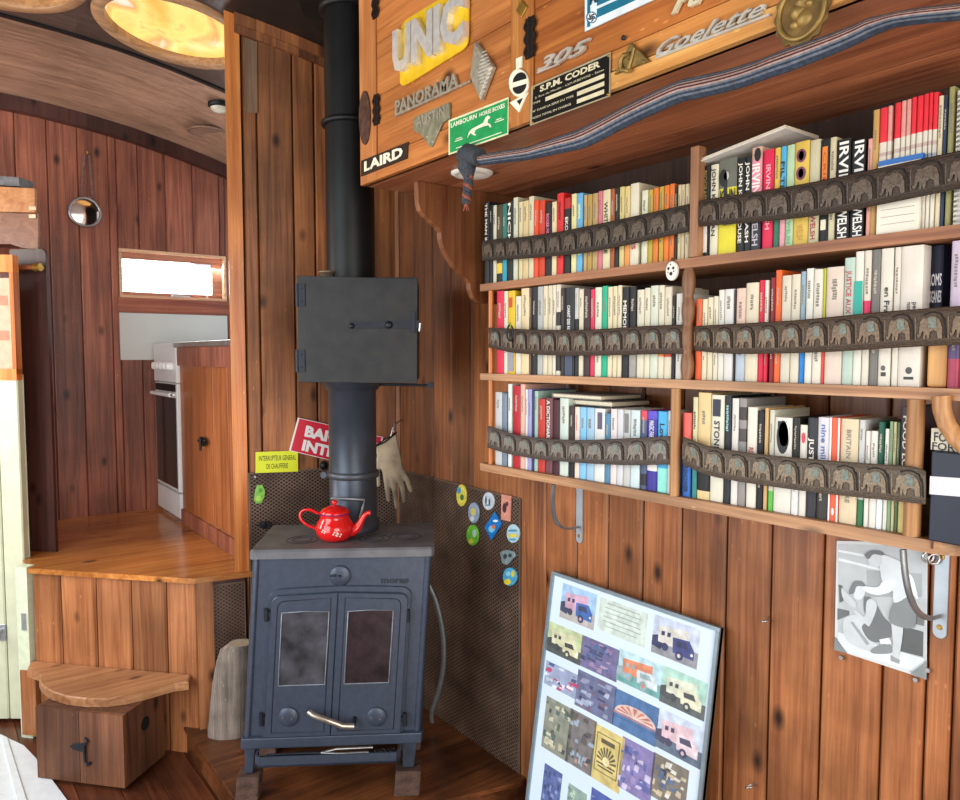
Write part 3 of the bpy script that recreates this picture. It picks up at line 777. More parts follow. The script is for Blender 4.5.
mb = MB(); T(mb, 'Goelette', (658, 57.5), (766, 14.5), (660, 44), th=.006, shear=.45, bold=.01)
mb.prism(quad([(657.5, 59.5), (771, 16.5), (771, 14.2), (657.5, 57)]), BN*.005)
tag(mb.build('vehicle_badge', mat('#cfc9bc', .35, .5, .15), origin=P(714, 38)), 'long chrome script badge with an underline bar', 'badge')
ctr = P(803, 12)
med = thing('medallion', 'round aged brass medallion with scalloped rim and lion relief', 'medallion', ctr)
mb = MB(); R_ = .040
mb.prism([ctr+Vector((0, math.cos(t)*R_*(1+.05*math.cos(14*t))*.95, math.sin(t)*R_*1.12*(1+.05*math.cos(14*t)))) for t in [2*math.pi*i/84 for i in range(84)]], BN*.004)
mb.build('disc', mat('#755a30', .55, .5, .3, .4, 50), med)
mb = MB(); mb.torus(ctr+BN*.005, BN, R_*.8, .0035, 0, 40, adir=(0, 1, 0), sc=1.1)
for dy, dz, rr in ((0, .012, .011), (.006, .001, .012), (-.004, -.010, .012), (.010, -.015, .007), (-.011, .006, .006), (-.008, .018, .006)):
    mb.lathe([(rr, 0), (rr*.85, .003), (rr*.5, .006), (.001, .007)], ctr+Vector((-.003, dy, dz)), BN, 14)
mb.build('relief', mat('#8f7440', .5, .5, .3, .3, 60), med)
mb = MB(); p = P(624, 38); mb.lathe([(.004, 0), (.004, .003), (.001, .005)], p, BN, 10)
tag(mb.build('screw', M_irond, origin=p), 'dark screw head above the brass triangle badge', 'screw')

# ------------------------------------------------------------------ striped strap along the cabinet
st_top = [(478, 154), (531, 147), (576, 130), (615, 110), (660, 90), (681, 80), (760, 60), (810, 41), (868, 17), (960, 2), (1010, -8)]
st_bot = [(480, 165), (531, 160), (582, 148), (624, 127), (660, 112), (681, 102), (747, 85), (793, 71), (872, 35), (893, 28), (960, 19), (1010, 10)]
def interp(pl_, x):
    for a, b in zip(pl_[:-1], pl_[1:]):
        if a[0] <= x <= b[0]: return a[1]+(b[1]-a[1])*(x-a[0])/(b[0]-a[0])
    return pl_[0][1] if x < pl_[0][0] else pl_[-1][1]
mb = MB()
cols = [0, 1, 0, 2, 3, 2, 3, 2, 1, 0, 1, 0, 0]
xs = [480+(1010-480)*i/60 for i in range(61)]
pls = PX(XC-.012); K = len(cols)
rows = []
for x in xs:
    a, b = interp(st_top, x), interp(st_bot, x)
    A, B = pls.at(x, a), pls.at(x, b)
    rows.append([A+(B-A)*j/K+BN*(.012*math.sin(math.pi*j/K)+.004*math.sin(x*.05)) for j in range(K+1)])
for j in range(K):
    for i in range(60):
        q = [rows[i][j], rows[i+1][j], rows[i+1][j+1], rows[i][j+1]]
        mb.add(q+[v-BN*.003 for v in q], [(0, 1, 2, 3), (7, 6, 5, 4), (0, 3, 7, 4), (1, 0, 4, 5), (2, 1, 5, 6), (3, 2, 6, 7)], cols[j])
strap = mb.build('woven_strap', [mat('#2c3644', .9, 0, .4, .3, 150), mat('#5e6570', .9, 0, .3, .3, 150), mat('#9a8478', .9, 0, .2, .3, 150), mat('#4d1a22', .9, 0, .3, .3, 150)], origin=rows[0][0])
tag(strap, 'long striped blue grey and red woven strap tied along the cabinet bottom edge', 'strap')
M_cord = mat('#3a3d42', .9, 0, .35, .3, 200); M_cord2 = mat('#8a4a38', .9, 0, .35, .3, 200)
mb = MB(); mb.tube([pls.at(462, 157), pls.at(468, 154), pls.at(480, 157)], [.016, .022, .018], 0, 12); mb.tube([pls.at(468, 156), pls.at(467, 168), pls.at(469, 178)], [.018, .020, .010], 0, 12)
mb.build('knot', M_cord, strap)
mb = MB()
A, B = pls.at(469, 176), pls.at(466, 203)
for k in range(3):
    pts = []
    for i in range(25):
        t = i/24; an = t*5*math.pi+k*2*math.pi/3
        pts.append(A+(B-A)*t+Vector((math.cos(an)*.006, math.sin(an)*.006, 0)))
    mb.tube(pts, .0052, k == 2 and 1 or 0, 6)
for k in range(5): mb.tube([B, B+Vector((random.uniform(-.008, .008), random.uniform(-.01, .01), -.018))], [.003, .001], 1, 5)
mb.build('braided_tail', [M_cord, M_cord2], strap)

# ================================================================== BOOKSHELVES
YL = PX(XS).at(480, 400).y; YR = PX(XS).at(960, 400).y-.35
def shelf_z(i, y):
    return EYE+[.188, -.049, -.292+.014*(1-(y-.5)/1.1)][i]
TH = [.0185, .0175, .020]
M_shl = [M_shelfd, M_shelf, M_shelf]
labs = ['uppermost long wooden bookshelf board, just below the overhead cabinet', 'middle long wooden bookshelf board between the upper and lower book rows', 'lowest long wooden bookshelf board with a rounded right end']
for i in range(3):
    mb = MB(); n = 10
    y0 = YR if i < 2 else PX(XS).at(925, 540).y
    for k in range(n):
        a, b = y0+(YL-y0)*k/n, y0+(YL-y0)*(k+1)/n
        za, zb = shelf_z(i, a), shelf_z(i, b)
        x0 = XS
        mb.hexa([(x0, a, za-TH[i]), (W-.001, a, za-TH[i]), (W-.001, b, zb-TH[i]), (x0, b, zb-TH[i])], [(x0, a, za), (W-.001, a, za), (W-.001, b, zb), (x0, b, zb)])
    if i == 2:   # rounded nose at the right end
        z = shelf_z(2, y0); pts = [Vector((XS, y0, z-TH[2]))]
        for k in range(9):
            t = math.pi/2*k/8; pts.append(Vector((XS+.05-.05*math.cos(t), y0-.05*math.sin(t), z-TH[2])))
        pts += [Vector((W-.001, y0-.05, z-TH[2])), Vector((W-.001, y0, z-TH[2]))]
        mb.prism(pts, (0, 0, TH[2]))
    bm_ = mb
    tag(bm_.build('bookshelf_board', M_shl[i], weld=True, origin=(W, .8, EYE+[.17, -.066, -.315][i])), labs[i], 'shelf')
mb = MB(); mb.box((W-.006, -.6, shelf_z(0, 0)+.0005), (W-.001, 1.60, cz0-.0005))  # dark panels added behind the upper two rows; recess shade is in their colour
tag(mb.build('shelf_shade_infill', wood('#2c1a11', '#4a2e1e', 'Z', .7, False, .4, .1), origin=(W, .5, EYE+.19)), 'dark backboard added as shade behind the top row of books', 'infill')
mb = MB(); mb.box((W-.006, -.6, shelf_z(1, 0)+.0005), (W-.001, 1.60, shelf_z(0, 0)-TH[0]-.0005))
tag(mb.build('shelf_shade_infill', wood('#3a2417', '#5e3d29', 'Z', .7, False, .4, .1), origin=(W, .5, EYE-.04)), 'brown backboard added as shade behind the middle row of books', 'infill')
# posts
def post_round(px, py0, py1, r, m, label, name='shelf_post', turned=False, x=XS-.004):
    pl_ = PX(x); z1, z0 = pl_.at(px, py0).z, pl_.at(px, py1).z
    y = pl_.at(px, (py0+py1)/2).y
    mb = MB()
    if turned:
        n = 40; prof = []
        for k in range(n+1):
            t = k/n; rr = r*(.78+.3*abs(math.sin(t*math.pi*4.5)))
            if k % 9 in (0, 1): rr = r*.72
            prof.append((rr, z0+(z1-z0)*t))
        mb.lathe(prof, (x, y, 0), (0, 0, 1), 16)
    else: mb.lathe([(r, z0), (r, z1)], (x, y, 0), (0, 0, 1), 16)
    return tag(mb.build(name, m, origin=(x, y, z0)), label, 'post')
def fitz(i, px, top=False):
    y = PX(XS).at(px, 300).y
    return shelf_z(i, y)-(TH[i] if not top else 0)
def post(px, za, zb, r, m, label, turned=False, x=XS+.012, sq=0):
    y = PX(x).at(px, 300).y; mb = MB()
    if turned:
        n = 48; prof = []
        for k in range(n+1):
            t = k/n; rr = r*(.72+.34*abs(math.sin(t*math.pi*4)))
            prof.append((rr, za+(zb-za)*t))
        mb.lathe(prof, (x, y, 0), seg=18)
    elif sq: mb.box((x-r, y-r, za), (x+r*1.6, y+r, zb))
    else: mb.lathe([(r, za), (r, zb)], (x, y, 0), seg=18)
    return tag(mb.build('shelf_post', m, origin=(x, y, za), bevel=.002 if sq else 0), label, 'post')
e = .0006
post(695, fitz(0, 690, True)+e, EYE+.398, .0095, M_postd, 'dark upright post dividing the top book row', sq=1, x=XS+.004)
post(688.5, fitz(1, 690, True)+e, fitz(0, 690)-e, .0125, M_postd, 'turned wooden spindle post dividing the middle book row', turned=True, x=XS+.006)
post(491, fitz(1, 490, True)+e, fitz(0, 490)-e, .0068, M_orange, 'thin orange dowel at the left end of the middle row', x=XS+.008)
post(491, fitz(2, 490, True)+e, fitz(1, 490)-e, .0068, M_orange, 'thin orange dowel at the left end of the bottom row', x=XS+.008)
post(677.5, fitz(2, 680, True)+e, fitz(1, 680)-e, .0098, M_post, 'plain round wooden post dividing the bottom book row', x=XS+.004)
post(920, fitz(2, 915, True)+e, fitz(1, 915)-e, .0125, M_post, 'thick round wooden post at the right end of the bottom row', x=XS+.01)

# ------------------------------------------------------------------ books
BX = XS+.014
M_pages = mat('#d9cfb4', .8, 0, .12, .3, 400)
ORD = 'first second third fourth fifth sixth seventh eighth ninth tenth eleventh twelfth thirteenth fourteenth fifteenth sixteenth seventeenth eighteenth nineteenth twentieth twenty-first twenty-second twenty-third twenty-fourth twenty-fifth twenty-sixth twenty-seventh twenty-eighth twenty-ninth thirtieth thirty-first thirty-second thirty-third thirty-fourth thirty-fifth thirty-sixth thirty-seventh thirty-eighth thirty-ninth fortieth'.split()
def lum(c): l = lin(c); return .2*l[0]+.7*l[1]+.1*l[2]
def cname(c):
    import colorsys
    c = c.lstrip('#'); r, g, b = [int(c[i:i+2], 16)/255 for i in (0, 2, 4)]
    h, s, v = colorsys.rgb_to_hsv(r, g, b); h *= 360
    if v < .28: return 'black' if s < .45 else ('dark blue' if 180 < h < 280 else 'near-black')
    if s < .10: return 'white' if v > .85 else ('light grey' if v > .66 else ('grey' if v > .42 else 'dark grey'))
    if s < .26 and v > .7: return 'cream' if 20 <= h < 75 else ('pale green' if h < 180 and h >= 75 else ('pale blue' if 180 <= h < 270 else 'pale pink'))
    n = 'red' if h < 12 or h > 340 else 'orange' if h < 38 else 'yellow' if h < 68 else 'green' if h < 165 else 'teal' if h < 190 else 'blue' if h < 250 else 'purple' if h < 290 else 'pink'
    if n == 'red' and v < .5: n = 'maroon'
    if n == 'orange' and s < .55: n = 'tan' if v > .6 else 'brown'
    elif n == 'orange' and v < .6: n = 'brown'
    if n == 'yellow' and (s < .55 or v < .65): n = 'tan' if v > .6 else 'olive'
    if n in ('green', 'blue', 'teal') and v < .5: n = 'dark '+n
    return n
def book(row, x0, x1, yt, c, bay, idx, text=None, tcol=None, band=None, desc=None, depth=None, upright=False, xoff=0., dash=True, layout=None):
    pl_ = PX(BX+xoff)
    xm = (x0+x1)/2; ym = yt+30
    ya, yb = pl_.at(x0, ym).y-.0004, pl_.at(x1, ym).y+.0004          # ya far (left), yb near (right)
    z0 = min(shelf_z(row, ya), shelf_z(row, yb)) if row != 2 else max(shelf_z(row, ya), shelf_z(row, yb))
    z0 += .0004
    z1 = pl_.at(xm, yt).z; h = z1-z0
    if row == 0: z1 = min(z1, cz0-.004); h = z1-z0
    lim = shelf_z(row-1, xm and ya)-TH[row-1]-.003 if row else 9
    z1 = min(z1, lim); h = z1-z0
    D = depth or min(.165-max(0, xoff), max(.10, h*.66)); th_ = ya-yb; x = BX+xoff
    b = min(.0022, th_*.25); t = min(.0016, th_*.18)
    mb = MB()
    # spine with rounded profile + two boards
    prof = [(x+D, ya), (x+b, ya), (x+b*.3, ya-th_*.12), (x, ya-th_*.3), (x, yb+th_*.3), (x+b*.3, yb+th_*.12), (x+b, yb), (x+D, yb), (x+D, yb+t), (x+b+t, yb+t), (x+b+t, ya-t), (x+D, ya-t)]
    bands = sorted(band or [], key=lambda q: q[0])
    cuts = [0, 1]; cols_ = [0]
    segs = []; prev = 0
    for f0, f1, bc in bands:
        if f0 > prev: segs.append((prev, f0, 0))
        segs.append((f0, f1, bc)); prev = f1
    if prev < 1: segs.append((prev, 1, 0))
    if lum(c) > .5: l_ = c.lstrip('#'); c = '#%02x%02x%02x' % tuple(int(int(l_[i:i+2], 16)*k_) for i, k_ in ((0, .95), (2, .93), (4, .89)))
    mats_ = [mat(c, .5, 0, .06, 0, 30, .35)]
    for f0, f1, bc in segs:          # f measured from the bottom
        if bc == 0: mi = 0
        else: mats_.append(mat(bc, .5, 0, .08, 0, 60, .35)); mi = len(mats_)-1
        lo = [Vector((px_, py_, z0+h*f0)) for px_, py_ in prof]; n = len(lo)
        hi = [Vector((v.x, v.y, z0+h*f1)) for v in lo]
        fs = [(i, (i+1) % n, n+(i+1) % n, n+i) for i in range(n)]
        if f0 == 0: fs.append(tuple(range(n))[::-1])
        if f1 == 1: fs.append(tuple(range(n, 2*n)))
        mb.add(lo+hi, fs, mi)
    tc_ = tcol or ('#2a2723' if lum(c) > .22 else '#e6e0d0')
    mats_.append(mat(tc_, .5, 0, .05, 0, 30)); ti = len(mats_)-1
    tf = .27 if th_ > .012 else .2; yA, yB = ya-th_*tf, yb+th_*tf; xo = x-.0007; nb = Vector((-1, 0, 0))
    if layout:
        for (s, u0, v0, u1, v1, rot, tc2) in layout:   # fractions u across left->right, v from bottom
            mats_.append(mat(tc2, .5, 0, .05, 0, 30)); ti2 = len(mats_)-1
            yy = lambda u: ya+(yb-ya)*u; zz = lambda v: z0+h*v
            if s == '*':
                mb.prism([(x-.0002, yy(u0), zz(v0)), (x-.0002, yy(u1), zz(v0)), (x-.0002, yy(u1), zz(v1)), (x-.0002, yy(u0), zz(v1))], (-.0004, 0, 0), ti2)
            elif s == 'o':
                cc = Vector((x-.0004, yy((u0+u1)/2), zz((v0+v1)/2))); ry, rz = abs(yy(u1)-yy(u0))/2, abs(zz(v1)-zz(v0))/2
                mb.prism([cc+Vector((0, math.cos(q)*ry, math.sin(q)*rz)) for q in [2*math.pi*k/18 for k in range(18)]], (-.0004, 0, 0), ti2)
            elif rot: mb.text(s, (xo, yy(u0), zz(v1)), (xo, yy(u0), zz(v0)), (xo, yy(u1), zz(v1)), nb, mi=ti2, bold=.02, off=.0003)
            else: mb.text(s, (xo, yy(u0), zz(v0)), (xo, yy(u1), zz(v0)), (xo, yy(u0), zz(v1)), nb, mi=ti2, bold=.02, off=.0003)
    elif text:
        s, f1, f0 = text if isinstance(text, tuple) else (text, .96, .12)
        mb.text(s, (xo, yA, z0+h*f1), (xo, yA, z0+h*f0), (xo, yB, z0+h*f1), nb, mi=ti, bold=.02, off=.0002)
    elif dash:      # faint illegible title strokes
        v = .93-random.random()*.1; nst = random.randint(6, 14)
        r2 = random.Random(int(x0*10))
        mats_.append(mat(tcol or ('#7d766b' if lum(c) > .22 else '#a8a08f'), .5, 0, .05, 0, 30)); ti = len(mats_)-1
        wv = r2.uniform(.18, .34)
        for k in range(nst):
            l = r2.uniform(.012, .03)
            if v-l < .66 and v > .60: v = .30; 
            if v-l < .14: break
            yc = (yA+yB)/2+r2.uniform(-.05, .05)*th_
            mb.prism([(x-.0001, yc+th_*wv*.5, z0+h*v), (x-.0001, yc-th_*wv*.5, z0+h*v), (x-.0001, yc-th_*wv*.5, z0+h*(v-l*.75)), (x-.0001, yc+th_*wv*.5, z0+h*(v-l*.75))], (-.0004, 0, 0), ti)
            v -= l
    o = mb.build('book', mats_, origin=(x+D/2, (ya+yb)/2, z0))
    pg = MB(); pg.box((x+b+t+.0002, yb+t+.0001, z0+.0015), (x+D-.003, ya-t-.0001, z0+h-.0028)); pg.build('pages', M_pages, o)
    thick = 'thick' if th_ > .024 else ('slim' if th_ < .0125 else '')
    d = desc or ((thick+' ' if thick else '')+cname(c)+' book')
    tag(o, '%s, %s from the left in the %s' % (d, ORD[idx], bay), 'book', 'books in the '+bay)
    return o
W_ = '#e4e0d6'; CR = '#ddd3b6'; BK = '#1b1b1d'; TN = '#b9a06c'; OR = '#d8702a'; RD_ = '#c92c2c'; PK_ = '#d64864'; MT = '#a9cdb2'; GY = '#9a9c98'; OL = '#b29a35'; LB = '#8fc3e4'
T1 = [
 (484, 488.7, 202, BK, dict(text=('THE MAN IN THE', .98, .3), desc='black book with white block lettering')), (488.9, 492.6, 205, '#16191a', {}), (492.8, 496, 205.4, '#cfd0bd', {}), (496.2, 501.6, 205, '#4a3c27', dict(band=[(.0, .12, BK), (.12, .25, '#d8b93a')])),
 (501.8, 506.3, 204, '#2f7064', dict(band=[(0, .45, '#2f93a8')])), (506.6, 512.4, 201.5, '#191c1c', dict(text=('NICK', .98, .45), desc='black book with white spaced lettering')), (512.8, 517.3, 197.6, '#ccd2bd', {}), (518.3, 522.2, 202, '#d8cda6', {}),
 (522.4, 528, 201, '#c9b483', {}), (528.3, 533.2, 196.5, '#d4cfb4', {}), (533.4, 538, 200.6, '#dc4a26', {}), (538.2, 544.4, 200.6, '#c33f22', {}), (544.6, 551, 202.7, '#241a1c', dict(text=('ROGER MOORE', .85, .45), tcol='#d77aa0')),
 (551.3, 556, 202, '#e4d6b0', {}), (556.4, 563, 193.3, '#cf2a2b', dict(tcol='#5c1414')), (563.6, 570, 198, '#1e211c', dict(text=('EKOA', .75, .5), band=[(.86, 1, '#b02626')])), (570.8, 576, 194, '#e4dfa6', {}), (576.2, 582.2, 193.3, '#63a6cb', dict(tcol='#e3dd80')),
 (583.2, 586.6, 195, '#b59a6a', {}), (586.8, 591.7, 194.5, '#ac8e47', {}), (591.9, 597.4, 193.4, '#b09362', {}), (597.6, 602, 191.3, '#c9707c', {}), (602.2, 609.8, 190, '#ddd7b2', dict(text=('WHITE HOUSE', .85, .2))),
 (610, 614.3, 189, '#a2542f', {}), (614.5, 618.5, 188, '#17251d', {}), (618.9, 624, 187, '#c8b979', {}), (624.2, 629.5, 186.5, '#dccb8c', dict(band=[(0, .3, '#dd9148')])), (629.7, 638.3, 183.5, '#dfdcc9', dict(text=('BLUES', .5, .2), tcol='#c43a2c', desc='thick white book with red lettering')),
 (641, 647.3, 190.6, '#d9ddc9', {}), (647.5, 652.4, 190, OL, {}), (652.6, 657.9, 188, '#d3752a', {}), (658.5, 663.2, 186.8, '#b79a3a', {}), (663.4, 668.6, 185.5, '#da7426', {}), (668.8, 674, 184, '#d5702a', {}), (674.3, 677.2, 186, '#30211a', {}),
 (677.4, 681, 185, '#c9bb94', {}), (681, 684.5, 184.6, '#d6cbaa', {}), (684.7, 689.3, 184, '#d9cfae', {})]
JK = lambda s, tc: dict(text=(s, .97, .1), tcol=tc)
T2_ = [
 (697.4, 701.2, 167, '#9cc5aa', {}), (701.4, 709, 166.3, '#1f211f', dict(layout=[('*', .3, .05, .85, .38, 0, W_), ('BIOGRAPHY', .3, .55, .7, .95, 1, '#a08a4a')])), (709.8, 717.9, 164.7, '#dedbc8', dict(text=('JOHN KING MAN', .96, .22), desc='white book with black name lettering')),
 (718.4, 736.2, 159, '#e0d733', dict(band=[(.70, 1, '#65675b')], layout=[('JOHN', .05, .56, .95, .68, 0, BK), ('KING', .05, .41, .95, .53, 0, BK), ('o', .05, .72, .5, .9, 0, '#161616'), ('*', .3, .6, .5, .8, 0, '#202020'), ('o', .3, .78, .6, .87, 0, '#b9b9ae'), ('HUMAN PUNK', .3, .3, .8, .34, 0, '#555')], desc='wide yellow book with grey photo above')),
 (737, 744.5, 158, '#17191b', dict(text=('JOHN KING HOUSE', .95, .1), desc='black book with large white name')), (744.8, 750.8, 157, '#1c2422', dict(text=('JOHN KING ASH', .95, .1), desc='dark green-black book with small white name')), (751, 761.3, 147.3, '#e08f9c', dict(band=[(.88, 1, '#c9a08c'), (0, .42, '#2c2c36')], layout=[('IRVINE', .15, .48, .9, .84, 1, '#f1e8e0'), ('WELSH', .25, .05, .8, .38, 1, '#b9b0b4'), ('o', .3, .86, .95, .99, 0, BK)], desc='pink and black book with pale lettering')),
 (762.6, 773.4, 149.8, '#d01f4a', dict(layout=[('IRVINE WELSH', .35, .2, .75, .85, 1, '#f0a7b0')], desc='crimson book with pale pink lettering')), (773.9, 779.8, 148, '#dfc04c', dict(band=[(0, .35, '#2f6c52')])), (780, 785.8, 146.5, '#4aa5cf', dict(text=('FILTH IRV', .85, .3), band=[(0, .3, '#d8969e')])), (786, 793.8, 145, '#b3d3b0', dict(text=('WELSH', .25, .03), tcol='#5fa884')),
 (794, 808.9, 141.6, '#d9bd55', dict(layout=[('o', .15, .8, .8, .93, 0, '#6d3550'), ('o', .15, .63, .8, .76, 0, '#6d3550'), ('o', .15, .46, .8, .59, 0, '#6d3550'), ('o', .15, .31, .8, .43, 0, '#6d3550'), ('o', .3, .82, .66, .91, 0, '#e6cbb8'), ('o', .3, .65, .66, .74, 0, '#e6cbb8'), ('o', .3, .48, .66, .57, 0, '#e6cbb8'), ('o', .3, .33, .66, .41, 0, '#e6cbb8'), ('WELSH', .3, .05, .7, .2, 1, '#b98b3c')], desc='wide yellow book with four round pictures')),
 (809.1, 819.6, 140, '#c9c5a8', dict(text=('WELSH', .28, .04), tcol='#a23a34')), (820.4, 828.7, 139.5, '#151518', dict(layout=[('*', .2, .35, .85, .93, 0, '#de7d2c'), ('*', .2, .12, .85, .22, 0, CR), ('CRIME', .35, .45, .7, .88, 1, '#b9551c')], desc='black book with tall orange label')), (829, 835.6, 137.5, '#cfcaab', {}),
 (836, 850, 139, '#131416', dict(layout=[('IRVINE', .25, .42, .9, .97, 1, '#e9e6dc'), ('WELSH', .25, .02, .9, .32, 1, '#e9e6dc')], desc='left twin black book')), (850.5, 864.5, 140, '#151617', dict(layout=[('IRVINE', .3, .42, .95, .99, 1, '#e4e2da'), ('WELSH', .3, .02, .95, .32, 1, '#e4e2da')], desc='right twin black book')),
 (867, 871.8, 139, '#d79a8a', {}), (872, 878.6, 110, '#b99455', {})]
mg = [(878.8, 886.8, 108, .55), (887, 891.4, 106, .9), (893.6, 900.2, 103, .55), (900.4, 905.4, 101, .9), (905.6, 910.3, 99.6, .8), (910.7, 915.7, 97.5, .55), (915.9, 922.5, 96, .55), (922.7, 928, 94, .5), (928.2, 932.2, 92.8, .55), (932.4, 937.3, 92.4, .5)]
for a, b, y, f in mg: T2_.append((a, b, y, '#d9d8cf', dict(dash=False, band=[(.73, 1, '#d42a36' if f < .8 else '#cf8f86'), (.5, .56, '#9aa2ac'), (.62, .65, '#b9a49a')], desc='slim red and white magazine')))
T2_ += [(937.5, 942.8, 96, '#d8cfb4', {}), (943, 946.8, 95.5, '#25344c', {}), (947.8, 954, 87, '#8f8b5a', {})]
M1 = [(496.2, 503.4, 289.9, '#cc2244', {}), (503.6, 507.2, 291.2, '#e2ddd0', {}), (507.5, 514.6, 290.8, '#e0bd22', dict(layout=[('*', .2, .8, .7, .92, 0, '#c2412a'), ('*', .1, .03, .9, .3, 0, '#8f9096')], desc='yellow book with small red emblem')), (515, 520.4, 296.3, '#dedcd2', {}), (520.6, 528.6, 285, '#e6d4ae', {}), (528.8, 531, 285, '#5b4436', {}), (531.2, 536.8, 284.4, BK, {}),
 (537, 542.4, 285, '#a9aaa6', {}), (542.6, 547.3, 284, '#ded6bd', {}), (547.5, 552, 284, '#d9d3bb', {}), (552.2, 555.4, 284, '#e1ddd0', {}), (555.6, 560.2, 284, '#dcd9cd', dict(band=[(.05, .25, '#2b2b2b'), (.55, .7, '#2b2b2b')])), (560.4, 564, 288, '#2f2a25', {}), (564.1, 573.9, 287.6, '#202226', dict(layout=[('CHANT DES REGIONS', .35, .4, .65, .8, 1, '#e8e6e0'), ('*', .1, .0, .9, .35, 0, '#3f4a60'), ('*', .05, .42, .3, .5, 0, '#c18a3c')], desc='thick black book with blue foot')),
 (574.2, 578.1, 288, '#1c1c1e', dict(band=[(.65, 1, '#b8b6b0')])), (578.3, 583, 289.4, '#ddd6c2', {}), (583.2, 589.7, 288.8, '#38262a', {}), (589.9, 594.2, 289.4, '#cf2e50', {}), (594.4, 601.1, 287.4, '#dfe0d2', {}), (601.3, 607, 286, '#1fa57f', {}), (607.2, 612, 287, '#e2d9bd', {}), (612.2, 616.8, 286.3, '#dfd6b8', {}), (617, 621.3, 285.5, '#e3dcc2', {}),
 (621.5, 628.6, 287, '#16181b', dict(text=('MEMOIRES', .85, .4), desc='black book with red and white lettering')), (628.8, 635.8, 286.7, '#191a19', dict(band=[(0, .42, '#98948c')])), (636.4, 643.7, 289.8, '#dad9c6', {}), (643.9, 649.6, 288, '#dddbc9', {}), (649.8, 657.8, 285.7, '#d3dccf', {}), (658, 663.8, 285.3, '#e0dccb', dict(band=[(.24, .42, '#e2863b')])), (664, 671.4, 287, '#ddd8c6', dict(band=[(.24, .42, '#d2452a')])), (671.8, 675.2, 295.6, '#1d1d1f', {}), (675.5, 682.2, 293.6, '#e1e2df', {})]
M2 = [(695, 701.3, 299.2, '#dc5c2a', {}), (701.5, 706.8, 299.2, '#e1d9bd', {}), (707, 712.6, 297.5, '#dfd8c0', {}), (712.8, 717.7, 296.3, '#dedbcb', {}), (717.9, 723.6, 290, '#dfe0dc', {}), (723.8, 733.2, 289.2, '#dcdfe4', {}), (733.4, 735.4, 290, '#2c2a28', dict(dash=False)), (735.6, 744.9, 288.4, '#a8b4bf', dict(band=[(.5, 1, '#d9b8a6')])), (745.2, 758.2, 282.8, '#ded6c2', {}),
 (758.4, 764, 280.3, '#c81e3a', {}), (764.1, 768, 280.3, '#e2dcd6', dict(band=[(0, .5, '#c81e3a')])), (769.8, 774.5, 277.8, '#7f1f2b', {}), (774.7, 780.8, 270.2, '#d85e28', {}), (781, 790.5, 275.6, '#d3d0c4', {}), (790.7, 799.7, 274.4, '#d9d5c6', {}), (800, 805, 271.5, '#8ba0ad', dict(band=[(0, .42, '#1e78c4')])), (805.4, 812.7, 268.5, '#dfe2df', {}), (812.9, 822.6, 269.3, '#e2ded6', {}),
 (822.8, 825.4, 268.5, '#a9b02e', dict(band=[(0, .5, '#cc4436')], dash=False)), (825.6, 843, 267, '#dccfc6', dict(desc='wide pinkish cream book')), (843.5, 854.4, 257.8, '#b7cfca', dict(text=('JUSTICE AUX ANTILLES', .9, .3), tcol='#b4353a', desc='pale blue-green book with red lettering')), (854.6, 863.3, 247.5, '#dfe2de', dict(layout=[('*', 0.02, .48, .98, .78, 0, '#20a391')], desc='white book with teal panel')), (863.5, 871, 247, '#dcdad2', dict(band=[(.5, .63, '#cf2e5c')])),
 (871.2, 880, 246.5, '#6e6b66', dict(desc='dark grey book with pale title')), (880.2, 893, 244.9, '#e0ddd6', dict(layout=[('*', .3, .07, .7, .10, 0, '#333'), ('o', .3, .11, .65, .15, 0, '#555'), ('en France', .4, .42, .8, .72, 1, '#333')], desc='white book with foot emblem')), (893.8, 900.4, 243.4, '#dddad4', {}), (900.6, 923, 240.3, '#dfdcd8', dict(layout=[('*', .3, .05, .75, .07, 0, '#333'), ('o', .38, .09, .68, .14, 0, '#444'), ('nomades', .35, .45, .55, .6, 1, '#333'), ('peuples', .62, .45, .82, .6, 1, '#333')], desc='very thick white book')),
 (923.3, 943.0, 238.9, '#10142e', dict(layout=[('ROMS', .28, .72, .98, .8, 0, '#d8d8dc'), ('TSIGANES', .26, .6, .99, .68, 0, '#d8d8dc'), ('NOMADES', .28, .48, .98, .56, 0, '#d8d8dc')], desc='wide navy book lettered ROMS', xoff=.028)), (950.5, 962, 237, '#b9aabd', dict(band=[(0, .2, '#9a3a50'), (.2, .4, '#4e3f66')], desc='lilac patterned book at the frame edge'))]
